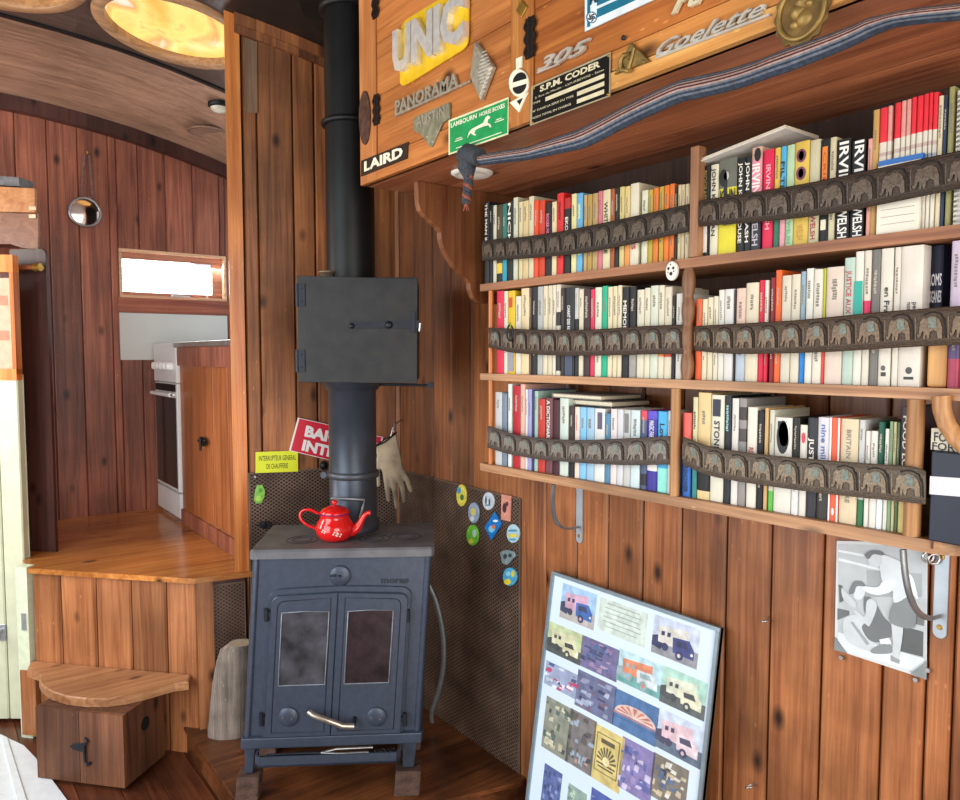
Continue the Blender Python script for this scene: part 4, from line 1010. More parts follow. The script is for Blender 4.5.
L1 = [(494.6, 501.5, 392.2, '#c0c6cd', {}), (501.7, 506.5, 393.5, '#6f7d90', dict(dash=False)), (507.5, 511.3, 384, '#dbe8ea', {}), (512.7, 519.7, 385.7, '#b01626', {}), (519.9, 524.5, 384.3, '#e3b8ac', {}), (525, 527.3, 389.4, '#e2e4e6', {}), (527.4, 531.4, 389.2, '#9a97c4', {}), (531.6, 533.7, 390, '#25305c', dict(dash=False)), (533.9, 537.5, 391, '#9fc3bd', {}), (537.7, 544.6, 399, '#bb3327', {}),
 (544.9, 552, 398, '#6b4044', dict(text=('A DICTIONARY OF', .97, .3), desc='mauve-brown book with white lettering')), (552.2, 559, 400, '#421c26', dict(dash=False)), (559.2, 567.8, 398.4, '#cfe0dc', {}), (568.7, 573.8, 406, '#3b2c2a', dict(band=[(0, .45, '#191c22')])), (574.2, 579.1, 407, '#ecdcd6', dict(tcol='#c5564c')), (579.3, 585.7, 407.3, '#7fbbe0', {}), (586, 593.6, 407.8, '#9fc9ea', {}),
 (593.8, 604.2, 408.6, '#e2e8ee', dict(layout=[('*', .35, .72, .8, .95, 0, '#5a5566')], desc='white book with dark little picture')), (604.4, 609.8, 413.5, '#4d7f9e', {}), (610, 616.4, 409, '#e6dde4', {}), (616.6, 622.8, 409.4, '#d5dbe8', dict(layout=[('o', .1, .35, .9, .5, 0, '#6f6f78'), ('o', .3, .38, .7, .47, 0, '#d5dbe8')])), (623, 629.8, 409.7, '#c6ccce', dict(layout=[('*', .2, .7, .8, .95, 0, '#77777a')])), (630, 639.3, 410.2, '#cfe4f0', dict(desc='wide white-blue book')),
 (640.2, 646.5, 410.5, '#4c5878', dict(band=[(.88, 1, '#cf4a55'), (.05, .2, '#2d2a33')])), (646.7, 656.7, 411, '#3c3690', dict(band=[(.25, .5, '#e0d9d4'), (.9, 1, '#5c4fc0')], tcol='#e8e2f4', text=('MAGIC FARAWAY', .88, .55), desc='deep purple-blue book with white lettering')), (657.2, 667, 411.5, '#4aaede', dict(band=[(0, .3, '#8fe0cf')], text=('Love', .85, .6), desc='sky blue book with mint foot')), (667.2, 671, 411, '#d9dfe6', {})]
L2 = [(682, 690.5, 412.8, '#e0645a', dict(band=[(0, .45, '#2c63b4')], text=('ERSHOWER', .4, .05), desc='coral and blue book')), (692.2, 697.1, 397.2, '#d3d3ae', dict(tcol='#2d5a42', band=[(0, .35, '#2f7d7a')])), (697.5, 710.2, 392.7, '#e3cb98', dict(band=[(.08, .45, '#1d1c1c')], desc='wide cream and black book')), (710.6, 723.8, 395, '#dfdfd4', dict(layout=[('*', .15, .8, .75, .96, 0, '#2c2c3c'), ('STONE', .3, .48, .7, .76, 1, '#2c2c2c')], desc='white book lettered STONE with dark square')),
 (724, 730.6, 396, '#1d2429', dict(tcol='#8fb9c0')), (731.2, 738.1, 398.4, '#e2e0e2', {}), (738.3, 745.8, 398.4, '#8a8784', dict(band=[(.6, .72, '#4a4644'), (.8, .92, '#3b3836')], dash=False)), (746.6, 756.5, 407.2, '#e6e4de', dict(text=('REPORT NIGHT', .6, .25), tcol='#b5383a')), (757, 763.2, 411, '#17161a', {}), (764, 767.8, 408, '#c39f6c', dict(dash=False)), (768.7, 773.6, 410, '#cfd2c6', dict(band=[(0, .2, '#5cae4a')])),
 (773.9, 791.4, 417.5, '#e3e4e2', dict(layout=[('o', .15, .62, .85, .97, 0, '#1c1c1c'), ('o', .25, .72, .9, .96, 0, '#e3e4e2'), ('*', .2, .9, .7, .96, 0, '#1c1c1c'), ('o', .35, .7, .8, .8, 0, '#222')], desc='wide white book with black drawing')), (791.6, 798.8, 417.5, '#22211f', dict(band=[(0, .35, '#d6d6d4')], desc='black flower-patterned book')), (799, 806.4, 424.9, '#e2e2de', dict(layout=[('o', .3, .8, .85, .92, 0, '#cc3c4c')])),
 (806.6, 816.8, 417.8, '#2a2b31', dict(text=('JUST KIDS', .8, .3), desc='black book lettered JUST KIDS')), (817, 829.3, 417.4, '#d9dbea', dict(band=[(0, .4, '#33302c')], layout=[('nine miles', .35, .5, .75, .93, 1, '#4c68a8'), ('Robert', .3, .18, .6, .36, 1, '#bdb9a8')], desc='lavender book lettered nine miles')), (829.5, 839.6, 417.8, '#dd5c3c', dict(layout=[('*', 0, 0, .16, 1, 0, '#ede6e0'), ('*', .84, 0, 1, 1, 0, '#ede6e0'), ('o', .35, .06, .62, .13, 0, '#f0e8e2')], desc='orange-red book with white edges')),
 (839.8, 857.8, 419, '#dcd0b4', dict(layout=[('BRITAIN A CULTURE', .38, .2, .62, .9, 1, '#8f8474')], desc='wide beige book')), (858, 864.4, 420, '#c9cfd6', dict(band=[(0, .25, '#2f6a44')])), (864.6, 869.4, 431, '#e4e4e4', dict(band=[(.3, .5, '#6b2838')])), (869.6, 877, 431, '#e6e8e6', {}), (877.2, 883.6, 421.8, '#17543f', dict(band=[(0, .55, '#dfe6ea')])), (884, 888.4, 428.8, '#dfe4e2', {}), (888.6, 892.4, 421.5, '#7f9a76', {}), (892.6, 896, 422, '#b9b488', {}), (896.2, 899.4, 422.5, '#4d6648', {}),
 (899.8, 911.6, 407, '#3a3138', dict(text=('FOOD LOVER', .93, .35), band=[(0, .25, '#c9b877')], desc='dark flower-patterned book lettered FOOD'))]
for row, data, bay in ((0, T1, 'top left bay'), (0, T2_, 'top right bay'), (1, M1, 'middle left bay'), (1, M2, 'middle right bay'), (2, L1, 'bottom left bay'), (2, L2, 'bottom right bay')):
    for k, (x0, x1, yt, c, kw) in enumerate(data):
        book(row, x0, x1, yt, c, bay, k, **kw)
# ------------------------------------------------------------------ embossed belts across the books
def smooth(pl_, x):
    # Catmull-Rom through the control points
    n = len(pl_)
    for i in range(n-1):
        if pl_[i][0] <= x <= pl_[i+1][0] or i == n-2:
            p0 = pl_[max(i-1, 0)]; p1 = pl_[i]; p2 = pl_[i+1]; p3 = pl_[min(i+2, n-1)]
            t = (x-p1[0])/(p2[0]-p1[0]); t = max(0, min(1, t)); h = p2[0]-p1[0]
            m1 = (p2[1]-p0[1])/(p2[0]-p0[0])*h; m2 = (p3[1]-p1[1])/(p3[0]-p1[0])*h
            return (2*t**3-3*t*t+1)*p1[1]+(t**3-2*t*t+t)*m1+(-2*t**3+3*t*t)*p2[1]+(t**3-t*t)*m2
ELE = [(.22, 0), (.24, .3), (.19, .38), (.13, .18), (.05, .06), (-.03, .14), (-.01, .24), (.05, .2), (.07, .45), (.1, .75), (.2, .93), (.34, .9), (.5, 1), (.7, .97), (.86, .8), (.93, .5), (.94, 0), (.78, 0), (.75, .3), (.62, .38), (.48, .3), (.44, 0), (.36, 0), (.33, .28), (.3, 0)]
def belt(top, bot, nele, c1, c2, label, x0=None, x1=None, Xc=1.191, ends=(0, 0), c3=None):
    xa, xb = top[0][0], top[-1][0]; N = 70
    Ya, Yb = PX(Xc).at(xa, 300).y, PX(Xc).at(xb, 300).y
    def pxof(s):   # equal spacing along the wall -> pixel column
        Y = Ya+(Yb-Ya)*s; d = .603*0+Y*c_+Xc*s_; r = Xc*c_-Y*s_
        return CX+F*r/d
    def pt(s, v, h=0):
        px = max(xa, min(xb, pxof(s)))
        yt, yb = smooth(top, px), smooth(bot, px)
        X = Xc-.006*math.sin(math.pi*min(max(s, 0), 1))
        X += ends[0]*max(0, 1-s/.06)+ends[1]*max(0, 1-(1-s)/.06)
        bul = .004*math.sin(math.pi*v)
        pl_ = PX(X-h-bul)
        a, b = pl_.at(px, yb), pl_.at(px, yt)
        return a+(b-a)*v
    mb = MB(); V = 8
    g = [[pt(i/N, v/V) for v in range(V+1)] for i in range(N+1)]
    gb = [[pt(i/N, v/V)+Vector((.004, 0, 0)) for v in range(V+1)] for i in range(N+1)]
    vs = [p for r in g for p in r]+[p for r in gb for p in r]; k = V+1; o = (N+1)*k
    fs = []
    for i in range(N):
        for j in range(V):
            a = i*k+j; fs += [(a, a+1, a+k+1, a+k), (o+a, o+a+k, o+a+k+1, o+a+1)]
        fs += [(i*k, (i+1)*k, o+(i+1)*k, o+i*k), (i*k+V, o+i*k+V, o+(i+1)*k+V, (i+1)*k+V)]
    for j in range(V):
        fs += [(j, o+j, o+j+1, j+1), (N*k+j, N*k+j+1, o+N*k+j+1, o+N*k+j)]
    mb.add(vs, fs, 0, True)
    for v in (.05, .12, .88, .95):      # raised cords along both edges
        mb.tube([pt(i/N, v, .0006) for i in range(N+1)], .0013 if v in (.07, .93) else .0009, 2 if v in (.14, .86) else 0, 6)
    for e_ in range(nele):              # elephants in relief
        s0 = (e_+.1)/nele; s1 = (e_+.9)/nele
        def q(u, v, h): return pt(s0+(s1-s0)*u, .19+.60*v, h)
        lo = [q(u, v, .0) for u, v in ELE]; hi = [q(u, v, .0026) for u, v in ELE]; n = len(ELE)
        mb.add(lo+hi, [tuple(range(n, 2*n))]+[(i, (i+1) % n, n+(i+1) % n, n+i) for i in range(n)], 1)
        bl = [(.42, .95), (.7, .93), (.74, .5), (.62, .45), (.42, .5)]
        lo = [q(u, v, .0026) for u, v in bl]; hi = [q(u, v, .0036) for u, v in bl]
        mb.add(lo+hi, [tuple(range(5, 10))]+[(i, (i+1) % 5, 5+(i+1) % 5, 5+i) for i in range(5)], 3)
        mb.tube([q(1.0+.06*math.cos(t), .15+.75*math.sin(t)/1.0, .001) for t in [math.pi*.5-k_*math.pi*.5/6 for k_ in range(7)]]+[q(1.08, 0, .001)], .0012, 4, 5)
        mb.tube([q(.25+.65*k_/6, 1.06+.1*math.sin(math.pi*k_/6), .001) for k_ in range(7)]+[q(1.04, .7, .001)], .0011, 4, 5)
        mb.tube([q(-.08, .0, .0012), q(-.08, .95, .0012)], .0011, 1, 5)
    m0 = mat(c1, .55, .1, .3, .6, 300); m1 = mat(c2, .5, .15, .3, .5, 260); m3 = mat(c3 or c2, .5, .15, .3, .5, 260)
    o = mb.build('embossed_belt', [m0, m1, m1, m3, mat('#1d1814', .7, 0, .2)], origin=pt(.5, 0))
    return tag(o, label, 'belt')
belt([(482, 240.5), (537, 235), (595, 224.5), (690, 203.7)], [(482, 261), (537, 257.5), (595, 251), (690, 231)], 13, '#3b3128', '#574b3d', 'dark embossed elephant belt sagging across the top left bay of books', ends=(0, .008))
belt([(699, 200.5), (796.6, 185), (860.8, 172), (985, 145)], [(699, 226.5), (796.6, 218), (860.8, 208), (985, 183)], 10, '#3f3329', '#5c4f42', 'dark embossed elephant belt across the top right bay of books', ends=(.008, 0))
belt([(488.7, 327.5), (532.5, 329.5), (590, 329.5), (645, 326), (684, 324.5)], [(488.7, 347.5), (515, 353), (570, 355.7), (645, 354.5), (684, 353.7)], 12, '#4d3f35', '#6e6050', 'brown embossed elephant belt across the middle left bay of books', ends=(0, .008), c3='#6f766c')
belt([(694.6, 326), (796.6, 320), (884, 311.6), (985, 304)], [(694.6, 351), (738, 354), (826, 352), (901.6, 347.5), (985, 343.5)], 11, '#4f4033', '#75634f', 'brown embossed elephant belt across the middle right bay of books', ends=(.008, 0), c3='#6f766c')
belt([(487.5, 426), (520, 435.5), (570, 440), (620, 438.7), (671, 436)], [(487.5, 447.5), (507.5, 453.7), (545, 460), (620, 465), (671, 464.5)], 10, '#5a5049', '#7d746a', 'grey embossed elephant belt across the bottom left bay of books', ends=(0, .008), c3='#6f766c')
belt([(683, 437), (709, 446.5), (767.5, 455), (855, 462.7), (905, 466), (919, 468.5), (927.8, 473)], [(683, 464.7), (709, 475.5), (767.5, 486), (840, 495.4), (890, 500.5), (926, 504.5)], 9, '#5e5246', '#82735f', 'grey-brown embossed elephant belt across the bottom right bay, ending over the thick post', ends=(.008, 0), c3='#6f766c')

# ------------------------------------------------------------------ odd things on the shelves
# white book lying flat on the top right row
pa, pb_ = PX(BX).at(697, 166), PX(BX).at(789, 133)
z0b = max(PX(BX).at(697.4, 167).z, 0)
y0_, y1_ = pa.y, pb_.y
zt0, zt1 = pa.z+.001, pb_.z+.006
mb = MB()
A, B = Vector((BX-.012, y0_+.002, zt0)), Vector((BX-.012, y1_, min(zt1, cz0-.03)))
Dv = Vector((.11, 0, .0)); up = Vector((0, 0, .008))
mb.hexa([A, B, B+Dv, A+Dv], [v+Vector((0, 0, .0018)) for v in (A, B, B+Dv, A+Dv)], 0)
o = mb.build('book', [mat('#ddd8d0', .5), M_pages], origin=(A+B+Dv)/2)
tag(o, 'thin white book lying tilted on top of the top right row', 'book')
mb = MB(); a2 = [A+up*.25+Vector((.003, 0, 0)), B+up*.25+Vector((.003, .002, 0)), B+Dv+up*.25, A+Dv+up*.25]
mb.hexa(a2, [v+up*.6 for v in a2]); mb.build('pages', M_pages, o)
# note pad in front of the magazines
pn = PX(BX-.007); q = [pn.at(876.7, 232), pn.at(919, 223), pn.at(919, 159), pn.at(876.7, 167)]
zf = shelf_z(0, 0)+.0006; ytopz = pn.at(900, 157.5).z
ya, yb = q[0].y, q[1].y
mb = MB(); mb.box((BX-.0085, yb, zf), (BX-.0015, ya, ytopz-.008))
o = mb.build('index_pad', [mat('#dcd7c6', .7, 0, .03)], origin=(BX-.005, (ya+yb)/2, zf))
tag(o, 'white ruled pad with blue top edge standing before the red magazines', 'pad')
MB().box((BX-.0088, yb-.003, ytopz-.008), (BX-.001, ya, ytopz)).build('blue_edge', mat('#1f66b0', .4), o)
mb = MB()
for v in (.12, .22, .32): mb.box((BX-.0089, yb+.006, zf+(ytopz-zf)*v), (BX-.0084, ya-.006, zf+(ytopz-zf)*v+.0006))
mb.build('ruled_lines', mat('#77726a', .7), o)
# spiral notebook
yn0, yn1 = PX(BX-.004).at(954.5, 150).y, PX(BX-.004).at(972, 150).y
ztn = PX(BX).at(957, 88).z
mb = MB(); mb.box((BX, yn1, zf), (BX+.13, yn0, ztn-.004)); o = mb.build('notebook', [mat('#c9c6b8', .6, 0, .08)], origin=(BX+.06, (yn0+yn1)/2, zf))
tag(o, 'spiral-bound notebook at the right end of the top row', 'notebook')
mb = MB()
for k in range(26): mb.torus((BX+.001, (yn0+yn1)/2, zf+.006+k*(ztn-zf-.02)/25), (0, 0, 1), abs(yn0-yn1)*.46, .0012, 0, 12)
mb.build('spiral_wire', M_steel, o)
# flat books on top of the bottom left row
for k, (x0, x1, yb_, h_, c, lab) in enumerate(((553, 602, 398.2, .011, '#77706a', 'grey book lying flat on the bottom left row, upper of two'), (561, 610, 406, .013, '#55514c', 'dark grey book lying flat on the bottom left row, lower of two'))):
    pz_ = PX(BX+.012).at(x0, yb_)
    ye_ = PX(BX+.012).at(x1, yb_).y
    if k == 0: zz = pz_.z+.002
    else: zz = PX(BX).at(580, 406.3).z+.001
    if k == 0: zz = max(zz, PX(BX).at(580, 406.3).z+.001+.0135)
    mb = MB(); mb.box((BX+.008+.01*k, ye_, zz), (BX+.15, pz_.y, zz+.002)).box((BX+.008+.01*k, ye_, zz+h_-.002), (BX+.15, pz_.y, zz+h_)).box((BX+.008+.01*k, pz_.y-.002, zz+.002), (BX+.15, pz_.y, zz+h_-.002))
    o = mb.build('book', [mat(c, .6, 0, .15)], origin=(BX+.08, (ye_+pz_.y)/2, zz)); tag(o, lab, 'book')
    MB().box((BX+.011+.01*k, ye_+.002, zz+.0021), (BX+.147, pz_.y-.0022, zz+h_-.0021)).build('pages', M_pages, o)
# tan wooden block (old book foot) under the navy book
yb0, yb1 = PX(BX+.002).at(926.5, 370).y, PX(BX+.002).at(947, 370).y
zz = shelf_z(1, .3)+.0006
mb = MB(); mb.box((BX+.002, yb1, zz), (BX+.024, yb0, zz+.085))
tag(mb.build('wood_block', wood('#a5713a', '#cf9c5c', 'Z', .5, False, .2, .1), origin=(BX, yb0, zz), bevel=.004), 'tan wooden block standing before the wide navy book', 'block')
# painted ornament hanging at the shelf edge
p = PX(XS-.001).at(673, 271)
mb = MB(); k = 22
mb.bprism([p+Vector((0, -math.cos(t)*.0145, math.sin(t)*.019)) for t in [2*math.pi*i/k for i in range(k)]][::-1], (-.006, 0, 0), .002)
o = tag(mb.build('ornament', mat('#ddd8cc', .5), origin=p), 'small white and black oval ornament hanging on the upper shelf edge', 'ornament')
mb = MB()
for a, b, r in ((-.5, .3, .22), (.45, .3, .22), (0, -.35, .3), (-.1, .75, .12), (.55, -.1, .12), (-.6, -.15, .1)):
    mb.prism([p+Vector((-.0061, -a*.0125-math.cos(t)*.0125*r, b*.0165+math.sin(t)*.0165*r*.8)) for t in [2*math.pi*i/12 for i in range(12)]], (-.0005, 0, 0))
mb.tube([p+Vector((-.003, .004, .017)), p+Vector((-.003, 0, .026)), p+Vector((-.003, -.004, .017))], .0012, 0, 5)
mb.build('black_pattern', M_black, o)
# key ring on the middle-left belt
p = PX(1.176).at(510, 333)
mb = MB(); mb.torus(p, (1, .3, 0), .012, .0022, 0, 20, sc=1.7, adir=(0, 1, 0)); mb.torus(p+UPW*.02, (1, -.4, 0), .006, .0016, 1, 14)
tag(mb.build('snap_hook', [M_irond, mat('#9bb04a', .4)], origin=p), 'small dark snap hook with green loop clipped over the middle left belt', 'hook')
# corner shelf + navy box + strap at the right edge
PR = PZ(EYE-.281)
z3 = shelf_z(2, .5)
cp = [PZ(z3).at(*q) for q in ((931, 541), (945, 541), (975, 538), (1060, 530))]
mb = MB()
base = [Vector((p.x, p.y, z3-.012)) for p in cp]+[Vector((W-.003, cp[-1].y, z3-.012)), Vector((W-.003, PX(XS).at(925, 540).y-.058, z3-.012))]
mb.prism(base, (0, 0, .011))
o = tag(mb.build('corner_shelf', wood('#5e3a22', '#86583a', 'Y', .7, False, .4, .1), origin=base[0]), 'dark rough-edged corner shelf right of the rounded bookshelf end', 'shelf')
nx = 1.196
ya, yb = PX(nx).at(929.5, 500).y, PX(nx).at(1010, 500).y
z0b = z3+.0006; z1b = PX(nx).at(945, 452).z
nb_ = tag(MB().box((nx, yb, z0b), (nx+.14, ya, z1b)).build('file_box', [mat('#141a2c', .45, 0, .15)], origin=(nx+.07, (ya+yb)/2, z0b), bevel=.002), 'navy blue box file standing at the right end of the bottom shelf', 'box')
mb = MB(); mb.text('RUES & VOIES', (nx-.0006, ya-.03, z0b+.075), (nx-.0006, ya-.09, z0b+.075), (nx-.0006, ya-.03, z0b+.083), (-1, 0, 0)); mb.build('lettering', mat('#3a4157', .5), nb_)
za, zb = PX(nx).at(930, 494).z, PX(nx).at(930, 476).z
mb = MB(); mb.hexa([(nx-.0015, yb-.002, za+.006), (nx-.0002, yb-.002, za+.006), (nx-.0002, ya, za), (nx-.0015, ya, za)], [(nx-.0015, yb-.002, zb+.006), (nx-.0002, yb-.002, zb+.006), (nx-.0002, ya, zb), (nx-.0015, ya, zb)])
tag(mb.build('paper_band', mat('#d9d6da', .6), origin=(nx, ya, za)), 'white paper band wrapped round the navy box file', 'band')
fx = nx+.145
ya2, yb2 = PX(nx+.01).at(931, 440).y, PX(nx+.01).at(1000, 440).y
zt2 = PX(nx+.01).at(945, 429).z
mb = MB(); mb.box((nx+.01, yb2, z1b+.0006), (nx+.13, ya2, zt2))
fo = mb.build('book', [mat('#cfc8b4', .6, 0, .06)], origin=(nx+.07, ya2, z1b)); tag(fo, 'cream book lettered FOOD FOR FREE lying on the navy box file', 'book')
mb = MB(); hh = zt2-z1b; xo = nx+.0096; w_ = ya2-yb2
mb.text('FOOD', (xo, ya2-.004, z1b+hh*.42), (xo, ya2-w_*.5, z1b+hh*.42), (xo, ya2-.004, z1b+hh*.82), (-1, 0, 0), bold=.02)
mb.text('FOR FREE', (xo, ya2-.002, z1b+hh*.03), (xo, ya2-w_*.8, z1b+hh*.03), (xo, ya2-.002, z1b+hh*.36), (-1, 0, 0), bold=.02); mb.build('lettering', mat('#3c3a36', .6), fo)
# curved wooden rail at the right edge
c = PX(XS-.006).at(975, 395)
mb = MB(); pts = [PX(XS-.006).at(*q) for q in ((941, 396), (942, 410), (947, 425), (956, 438), (968, 449), (985, 458))]
mb.tube(pts, [.0125]*6, 0, 12)
tag(mb.build('curved_rail', M_post, origin=pts[0]), 'curved wooden rail at the right edge beside the bottom row', 'rail')

# ================================================================== THINGS ON THE RIGHT WALL
def wallp(px, py, off=0): return PX(W-off).at(px, py)
def shelf_brace(px_bar, y0, y1, wpx, start, label):
    a, b = wallp(px_bar, y0), wallp(px_bar, y1)
    ws = abs(wallp(px_bar-wpx, y1).y-wallp(px_bar+wpx, y1).y)/2
    zt_ = EYE-.318
    br = thing('shelf_brace', label, 'bracket', Vector((W-.003, b.y, b.z)))
    mb = MB(); pts = []
    for k in range(9): t = math.pi*k/8; pts.append(Vector((W-.001, b.y-math.cos(t)*ws, b.z+ws-math.sin(t)*ws)))
    pts += [Vector((W-.001, b.y+ws, zt_)), Vector((W-.001, b.y-ws, zt_))]
    mb.bprism(pts, (-.003, 0, 0), .0008); mb.build('wall_plate', mat('#a9b3bb', .4, .4, .08), br)
    S = PZ(zt_-.004).at(*start); S.x = max(S.x, 1.235); 
    E = Vector((W-.008, b.y, b.z+.045 if wpx < 5 else b.z+.04))
    mb = MB(); S2 = Vector((S.x, S.y, zt_)); Cc = Vector((S.x+.01, (S.y+E.y)/2, E.z))
    pts = [(S2*(1-t)**2+Cc*2*t*(1-t)+E*t*t) for t in [k/12 for k in range(13)]]
    mb.tube(pts, .0055, 0, 10, flat=.6); mb.build('curved_arm', mat('#8d9297', .35, .7, .15), br)
    for z in (b.z+.02, zt_-.03): 
        mb = MB(); mb.lathe([(.005, 0), (.004, .002)], (W-.004, b.y, z), (-1, 0, 0), 10); mb.build('screw', M_brass, br)
shelf_brace(580, 497, 543, 3, (540, 488), 'metal shelf brace with curved arm under the left half of the bookshelf')
shelf_brace(940, 548, 638, 7, (903, 552), 'metal shelf brace with curved arm beside the black and white photograph')
def eye_screw(px, py, r, label):
    p = wallp(px, py); mb = MB(); mb.tube([p, p+Vector((-.012, 0, 0))], .0018, 0, 8); mb.torus(p+Vector((-.012-r, 0, 0)), (0, .5, 1), r, .0016, 0, 18)
    tag(mb.build('eye_screw', M_steel, origin=p), label, 'hook')
eye_screw(770, 619, .008, 'small metal eye screw in the boards right of the picture board')
eye_screw(755, 783, .009, 'lower metal eye screw near the bottom of the boarded wall')
for k in range(2):
    p = wallp(928+k*6, 557+k*2, .016); mb = MB(); mb.torus(p, (1, 1, .2), .009, .0022, 0, 16); mb.tube([p+UPW*.009, p+UPW*.024], .002, 0, 6)
    tag(mb.build('snap_hook', M_steel, origin=p), ['left small steel clip hanging under the rounded shelf end', 'right small steel clip hanging under the rounded shelf end'][k], 'hook')
# black and white photograph
PWp = PX(W-.004)
Zs = 5.163
def zpt(x, y): return (825+x/Zs, 535+y/Zs)
corn = [zpt(50, 590), zpt(525, 745), zpt(530, 40), zpt(62, 30)]
cw = [PWp.at(*q) for q in corn]
ph = tag(MB().prism(cw, (-.0008, 0, 0)).build('photograph', mat('#cfd4d5', .5, 0, .03), origin=cw[0]), 'black and white photograph of a kneeling and a bending person pinned under the shelf', 'photograph')
G = lambda v: mat('#%02x%02x%02x' % (int(v*.96), v, min(255, int(v*1.02))), .5, 0, .08, 0, 30)
lay = [
 ('image_area', 190, [(66, 45), (525, 60), (520, 640), (66, 560)]),
 ('light_stripe', 225, [(68, 75), (200, 100), (200, 112), (68, 87)]), ('light_stripe', 225, [(70, 118), (285, 172), (285, 185), (70, 132)]),
 ('door_panel', 165, [(215, 180), (500, 200), (500, 320), (215, 320)]), ('bright_gap', 235, [(428, 200), (455, 225), (480, 330), (450, 300), (432, 250)]),
 ('dark_step', 95, [(400, 470), (508, 500), (505, 630), (390, 600)]), ('dark_step', 120, [(450, 395), (515, 410), (510, 470), (450, 455)]), ('dark_step', 110, [(64, 378), (125, 392), (125, 412), (64, 440)]),
 ('ground', 222, [(66, 500), (250, 560), (515, 640), (505, 715), (66, 590)]),
 ('chair', 100, [(70, 255), (90, 262), (95, 340), (75, 350)]),
 ('kneeling_legs', 205, [(100, 430), (180, 420), (250, 540), (240, 600), (130, 560), (95, 500)]), ('kneeling_stripe', 160, [(130, 450), (145, 448), (230, 560), (215, 570)]),
 ('kneeling_torso', 115, [(205, 320), (250, 335), (300, 420), (340, 470), (330, 540), (240, 550), (190, 480), (215, 440), (200, 380)]),
 ('kneeling_arm', 205, [(215, 345), (245, 330), (268, 370), (235, 460), (215, 465), (150, 400), (165, 390), (205, 420)]), ('kneeling_arm', 200, [(85, 275), (105, 290), (160, 350), (150, 375), (95, 330)]),
 ('kneeling_head', 215, [(150, 270), (175, 255), (205, 275), (205, 310), (180, 335), (150, 320)]), ('kneeling_hair', 120, [(125, 285), (150, 240), (190, 240), (205, 265), (165, 265), (150, 300), (128, 305)]),
 ('kneeling_sock', 235, [(280, 540), (330, 530), (345, 560), (290, 570)]), ('kneeling_shoe', 140, [(240, 590), (300, 562), (350, 580), (340, 610), (250, 612)]),
 ('standing_legs', 200, [(345, 450), (400, 455), (395, 560), (375, 640), (350, 620), (350, 540)]), ('standing_shoe', 150, [(340, 620), (385, 645), (380, 665), (340, 650)]),
 ('standing_shorts', 135, [(355, 350), (440, 310), (470, 380), (455, 480), (335, 450)]),
 ('standing_shirt', 218, [(285, 110), (330, 110), (400, 150), (430, 240), (430, 310), (360, 350), (350, 290), (350, 245), (300, 245), (285, 180)]),
 ('standing_arm', 228, [(300, 240), (352, 245), (345, 290), (270, 310), (205, 290), (200, 265), (270, 270)]),
 ('standing_head', 205, [(225, 110), (275, 95), (295, 125), (285, 160), (245, 165), (225, 140)]), ('standing_hair', 110, [(205, 100), (240, 80), (290, 85), (300, 105), (250, 100), (225, 125)])]
for k, (nm, v, pts) in enumerate(lay):
    pl_ = PX(W-.005-.00012*k)
    if len(pts) > 4:
        n_ = len(pts); sp_ = []
        for i_ in range(n_):
            a_, b_, c2_, d_ = [Vector(pts[(i_+j_) % n_]) for j_ in (-1, 0, 1, 2)]
            for t in (0, .25, .5, .75): sp_.append(tuple(.5*((2*b_)+(c2_-a_)*t+(2*a_-5*b_+4*c2_-d_)*t*t+(3*b_-3*c2_+d_-a_)*t**3)))
        if nm != 'ground' and nm != 'image_area': pts = sp_
    mb = MB(); mb.add([pl_.at(*zpt(*q)) for q in pts], [tuple(range(len(pts)))[::-1]], 0)
    mb.build(nm, G(v), ph)
for q in ((50, 590, 110, 610, 50, 530), (525, 745, 440, 715, 525, 650)):
    pl_ = PX(W-.009); mb = MB(); mb.prism([pl_.at(*zpt(q[0]-3, q[1]+3)), pl_.at(*zpt(q[2], q[3])), pl_.at(*zpt(q[4], q[5]))], (.003, 0, 0)); mb.build('corner_mount', mat('#8e9494', .4, .5), ph)
for q in ((95, 628), (540, 692), (478, 742)):
    p = wallp(*zpt(*q)); mb = MB(); mb.lathe([(.002, 0), (.002, .006), (.005, .007), (.004, .010)], p, (-1, 0, 0), 12)
    mb.build('thumb_pin', M_steel, ph)

# leaning picture board
TLp = Vector((1.37, PX(1.37).at(552, 571).y, PX(1.37).at(552, 571).z)); TRp = PX(1.37).at(720, 628)
zt_ = (TLp.z+TRp.z)/2; TLp.z = TRp.z = zt_
lean = .149; Hh = (zt_-.004)/math.cos(math.atan(lean))
dn_ = Vector((-lean, 0, -1)).normalized(); nn = Vector((-1, 0, lean)).normalized()
bw = TLp.y-TRp.y
PL = Pl(TLp, nn)
po = thing('picture_board', 'tall glazed board of colour photographs of lorries leaning on the boarded wall', 'picture board', TLp+dn_*Hh-Vector((0, bw/2, 0)))
def pb(u, v, h=0): return TLp+Vector((0, -u, 0))+dn_*v+nn*h
def pbpix(px, py):
    q = PL.at(px, py)-TLp; return -q.y, q.dot(dn_)
def pbox(mb, u0, v0, u1, v1, h0, h1, mi=0, bev=0):
    q = [pb(u0, v0, h0), pb(u1, v0, h0), pb(u1, v1, h0), pb(u0, v1, h0)]
    mb.bprism(q, nn*(h1-h0), bev, mi) if bev else mb.hexa(q, [v+nn*(h1-h0) for v in q], mi)
mb = MB(); pbox(mb, 0, 0, bw, Hh, -.014, -.004); mb.build('backing', mat('#6f5a48', .7), po)
M_frm = mat('#8fa0aa', .3, .5, .08)
mb = MB(); f = .009
for a in ((0, 0, bw, f), (0, Hh-f, bw, Hh), (0, f, f, Hh-f), (bw-f, f, bw, Hh-f)): pbox(mb, *a, -.0145, .002, 0, .0015)
mb.build('frame', M_frm, po)
